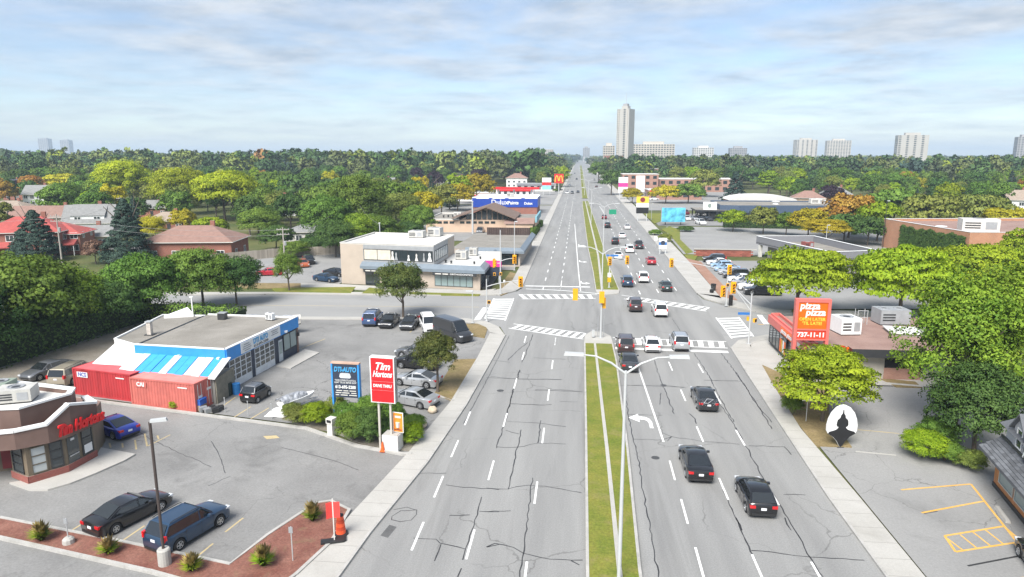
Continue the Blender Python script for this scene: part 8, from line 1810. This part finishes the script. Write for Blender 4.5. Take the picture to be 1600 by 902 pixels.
# ------------------------------------------------------------------ shrubs, hedges, tufts
def shrub(x, y, h, w, leaf, label, group=None, name='shrub', tier='near'):
    t = thing(name, label, 'shrub', (x, y, 0.1), random.uniform(0, 6.28), group); NT[0] += 1
    c = crown_obj('round', tier, NT[0] % 3, w, h, t); c.location = (0, 0, -0.04 * h); c.name = 'foliage'; c.material_slots[0].link = 'OBJECT'; c.material_slots[0].material = LM[leaf]
    st__ = MB()
    for k in range(4): a = k * 1.6; st__.tube([(0, 0, 0), (math.cos(a) * w * .2, math.sin(a) * w * .2, h * .6)], [0.05, 0.02], 5)
    st__.build('stem', BARK, t); return t
for i, (px, py, h, w, lf, lb) in enumerate(((470, 662, 1.5, 2.6, 'olive', 'yellow-olive shrub beside the jet ski'), (498, 664, 2.0, 2.8, 'lime', 'yellow-green shrub left of the repair shop sign'), (522, 656, 1.9, 2.6, 'olive', 'olive shrub under the repair shop sign'), (552, 690, 2.6, 3.2, 'mid', 'large green shrub right of the repair shop sign'), (578, 694, 3.0, 3.0, 'dark', 'dark green shrub left of the red pylon posts'), (545, 672, 2.2, 3.0, 'mid', 'mid green shrub behind the litter bin'), (578, 668, 2.9, 3.2, 'mid', 'tall green shrub behind the red pylon posts'), (612, 668, 2.2, 2.8, 'mid', 'green shrub behind the concrete block'), (640, 692, 1.5, 2.4, 'lime', 'bright green shrub right of the concrete block'), (645, 672, 1.3, 2.2, 'mid', 'low green shrub by the pavement corner'), (600, 690, 2.0, 2.0, 'dark', 'dark shrub around the pylon feet'), (455, 650, 1.1, 1.8, 'olive', 'small shrub at the white sheet'))):
    p = at(px, py); shrub(p.x, p.y, h, w, lf, lb, 'shrubs in the planting bed')
for px, py, h, w, lf, lb in ((1440, 716, 2.3, 3.6, 'lime', 'yellow-green bush at the car park edge'), (1475, 722, 1.6, 2.6, 'mid', 'low green bush below the dark tree'), (1515, 733, 1.3, 2.2, 'olive', 'low olive bush near the shop house corner'), (1462, 700, 2.6, 3.5, 'mid', 'taller green bush behind the yellow-green one'), (1238, 650, 2.2, 2.0, 'mid', 'green bush at the foot of the honey locust'), (273, 640, 0.7, 0.9, 'lime', 'tiny weed clump at the foot of the salmon container'), (670, 504, 1.0, 2.6, 'mid', 'low bush on the corner grass behind the vans'), (1245, 492, 0.9, 1.6, 'olive', 'low bush under the locust behind the pizza sign'), (1023, 368, 1.6, 4, 'mid', 'green bush beside the lot entrance sign'), (1040, 378, 2.2, 4, 'olive', 'olive bush beside the lot entrance sign'), (1072, 362, 1.6, 5, 'dark', 'dark bush under the billboard'), (812, 395, 1.4, 3, 'dark', 'dark round bush at the end of the roadside hedge'), (640, 455, 0.5, 1.2, 'mid', 'tiny bush on the clinic verge'), (868, 300, 2, 4, 'mid', 'green bush beside the petrol price sign')):
    p = at(px, py); shrub(p.x, p.y, h, w, lf, lb)
for i, (px, py, h, lb) in enumerate(((66, 848, 1.25, 'tall grass clump at the left end of the mulch strip'), (170, 868, 1.0, 'tall grass clump beside the black sedan'), (300, 895, 1.05, 'tall grass clump right of the lamp base'), (412, 888, 1.3, 'tall grass clump at the bend of the mulch bed'), (489, 817, 1.3, 'tall grass clump near the roadwork signs'))):
    p = at(px, py); t = thing('grass_clump', lb, 'ornamental grass', (p.x, p.y, 0.15), 0, 'ornamental grasses in the mulch bed'); n = 520; a = rng.uniform(0, 2 * PI, n); r1 = rng.uniform(0, 0.12, n); lean = rng.uniform(0.1, 0.75, n); hh = h * rng.uniform(0.5, 0.95, n)
    for nm, sl, m in (('blades', slice(0, 360), LM['fresh' if i in (0, 4) else 'lime']), ('seed_heads', slice(360, n), LM['straw'])):
        aa, rr1, ll, h2 = a[sl], r1[sl], lean[sl] * (1 if nm == 'blades' else 0.6), hh[sl] * (0.62 if nm == 'blades' else 1.0); d_ = np.stack([np.cos(aa), np.sin(aa), 0 * aa], 1); z = np.array([0, 0, 1.0]); sdv = np.stack([-np.sin(aa), np.cos(aa), 0 * aa], 1) * (0.03 if nm == 'blades' else 0.05)
        b0 = d_ * rr1[:, None]; m0 = b0 + d_ * (ll * 0.35)[:, None] + z * (h2 * 0.65)[:, None]; tp = b0 + d_ * ll[:, None] + z * h2[:, None]
        q = np.stack([b0 if nm == 'blades' else m0 - sdv * .3, m0 - sdv if nm == 'blades' else (m0 + tp) / 2 - sdv, tp, m0 + sdv if nm == 'blades' else (m0 + tp) / 2 + sdv], 1); o = put(nm, leaf_mesh(nm, q, unit(d_ + z * 0.8), rng.uniform(0, 1, len(q)), m), t)
def hedge(a, b, h, w, leaf, label, dens=60, kindname='hedge', vert=False):
    a, b = np.array(a), np.array(b); L_ = np.linalg.norm(b - a); n = int(L_ * dens * (h + w)); d_ = (b - a) / L_; nr_ = np.array([-d_[1], d_[0]])
    t_ = rng.uniform(0, L_, n); s = rng.uniform(-1, 1, n); zz = rng.uniform(0, 1, n); k = rng.random(n) < h * 2 / (h * 2 + w); s = np.where(k, np.sign(s) * rng.uniform(.8, 1.1, n), s); zz = np.where(k, zz, rng.uniform(.88, 1.08, n))
    pos = np.stack([d_[0] * t_ + nr_[0] * s * w / 2, d_[1] * t_ + nr_[1] * s * w / 2, zz * h + 0.12 * np.sin(t_ * 1.7)], 1); nn = unit(np.stack([nr_[0] * s, nr_[1] * s, zz - 0.3], 1))
    tt = thing(kindname, label, 'hedge', (a[0], a[1], 0.0)); o = put('foliage', leaf_mesh('foliage', leaf_faces(pos, nn, 0.16), nn, np.clip(rng.normal(.5, .25, n), 0, 1), LM[leaf]), tt)
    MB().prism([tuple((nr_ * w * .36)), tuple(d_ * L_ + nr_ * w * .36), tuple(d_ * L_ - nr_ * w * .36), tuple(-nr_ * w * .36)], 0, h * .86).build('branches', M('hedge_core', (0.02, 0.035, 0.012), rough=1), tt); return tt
hedge((-12.6, 172), (-12.0, 200), 1.7, 1.9, 'mid', 'clipped green hedge beside the left pavement'); hedge((-12.0, 206), (-11.9, 214), 1.6, 2.0, 'mid', 'short hedge piece beyond the clipped hedge')
hedge((44, 213), (112, 205), 2.6, 3.2, 'dark', 'dark hedge along the back of the upper car park', 26); hedge((-66, 160), (-44, 168), 2.4, 3.0, 'dark', 'dark hedge behind the clinic car park', 30)
# ivy on the brick hall
n = 9000; u = rng.uniform(0, 1, n) ** 0.9; zz = rng.uniform(0, 1, n); a, b = np.array([73.35, 163.0]), np.array([76.2, 141.6])
keep = zz < 0.93 + 0.03 * np.sin(u * 17) + 0.03 * np.sin(u * 41) ; u, zz = u[keep], zz[keep]; n = len(u)
pos = np.stack([a[0] + (b[0] - a[0]) * u - 0.22 + rng.uniform(-.2, .08, n), a[1] + (b[1] - a[1]) * u, zz * 6.2], 1); nn = unit(np.stack([-np.ones(n), -0.3 + 0 * u, 0.3 + 0 * u], 1))
o = put('ivy', leaf_mesh('ivy', leaf_faces(pos, nn, 0.28, 0.5), nn, np.clip(rng.normal(.4, .3, n), 0, 1), LM['dark']), bpy.data.objects['ivy_brick_hall']); o.location = (-90, -155, 0)
hedge((-61.5, 56), (-58.5, 84), 3.6, 5, 'dark', 'dense dark thicket along the left side of the gravel yard', 26, 'undergrowth'); hedge((-57, 84), (-43, 82), 2.2, 3, 'mid', 'dense green thicket between the yard and the side street', 28, 'undergrowth')

# ------------------------------------------------------------------ air
hz = MB().span(-9200, 9200, -400, 9200, -1.1, 122).build('haze', [], None)
hm, ht = _nt('haze_air'); ho = N(ht, 'ShaderNodeOutputMaterial'); hv_ = N(ht, 'ShaderNodeVolumePrincipled')
hv_.inputs['Color'].default_value = (0.70, 0.85, 1.0, 1); hv_.inputs['Density'].default_value = 0.00022; hv_.inputs['Anisotropy'].default_value = 0.0
L(ht, hv_.outputs[0], ho.inputs['Volume']); hz.data.materials.append(hm); hz['kind'] = 'stuff'
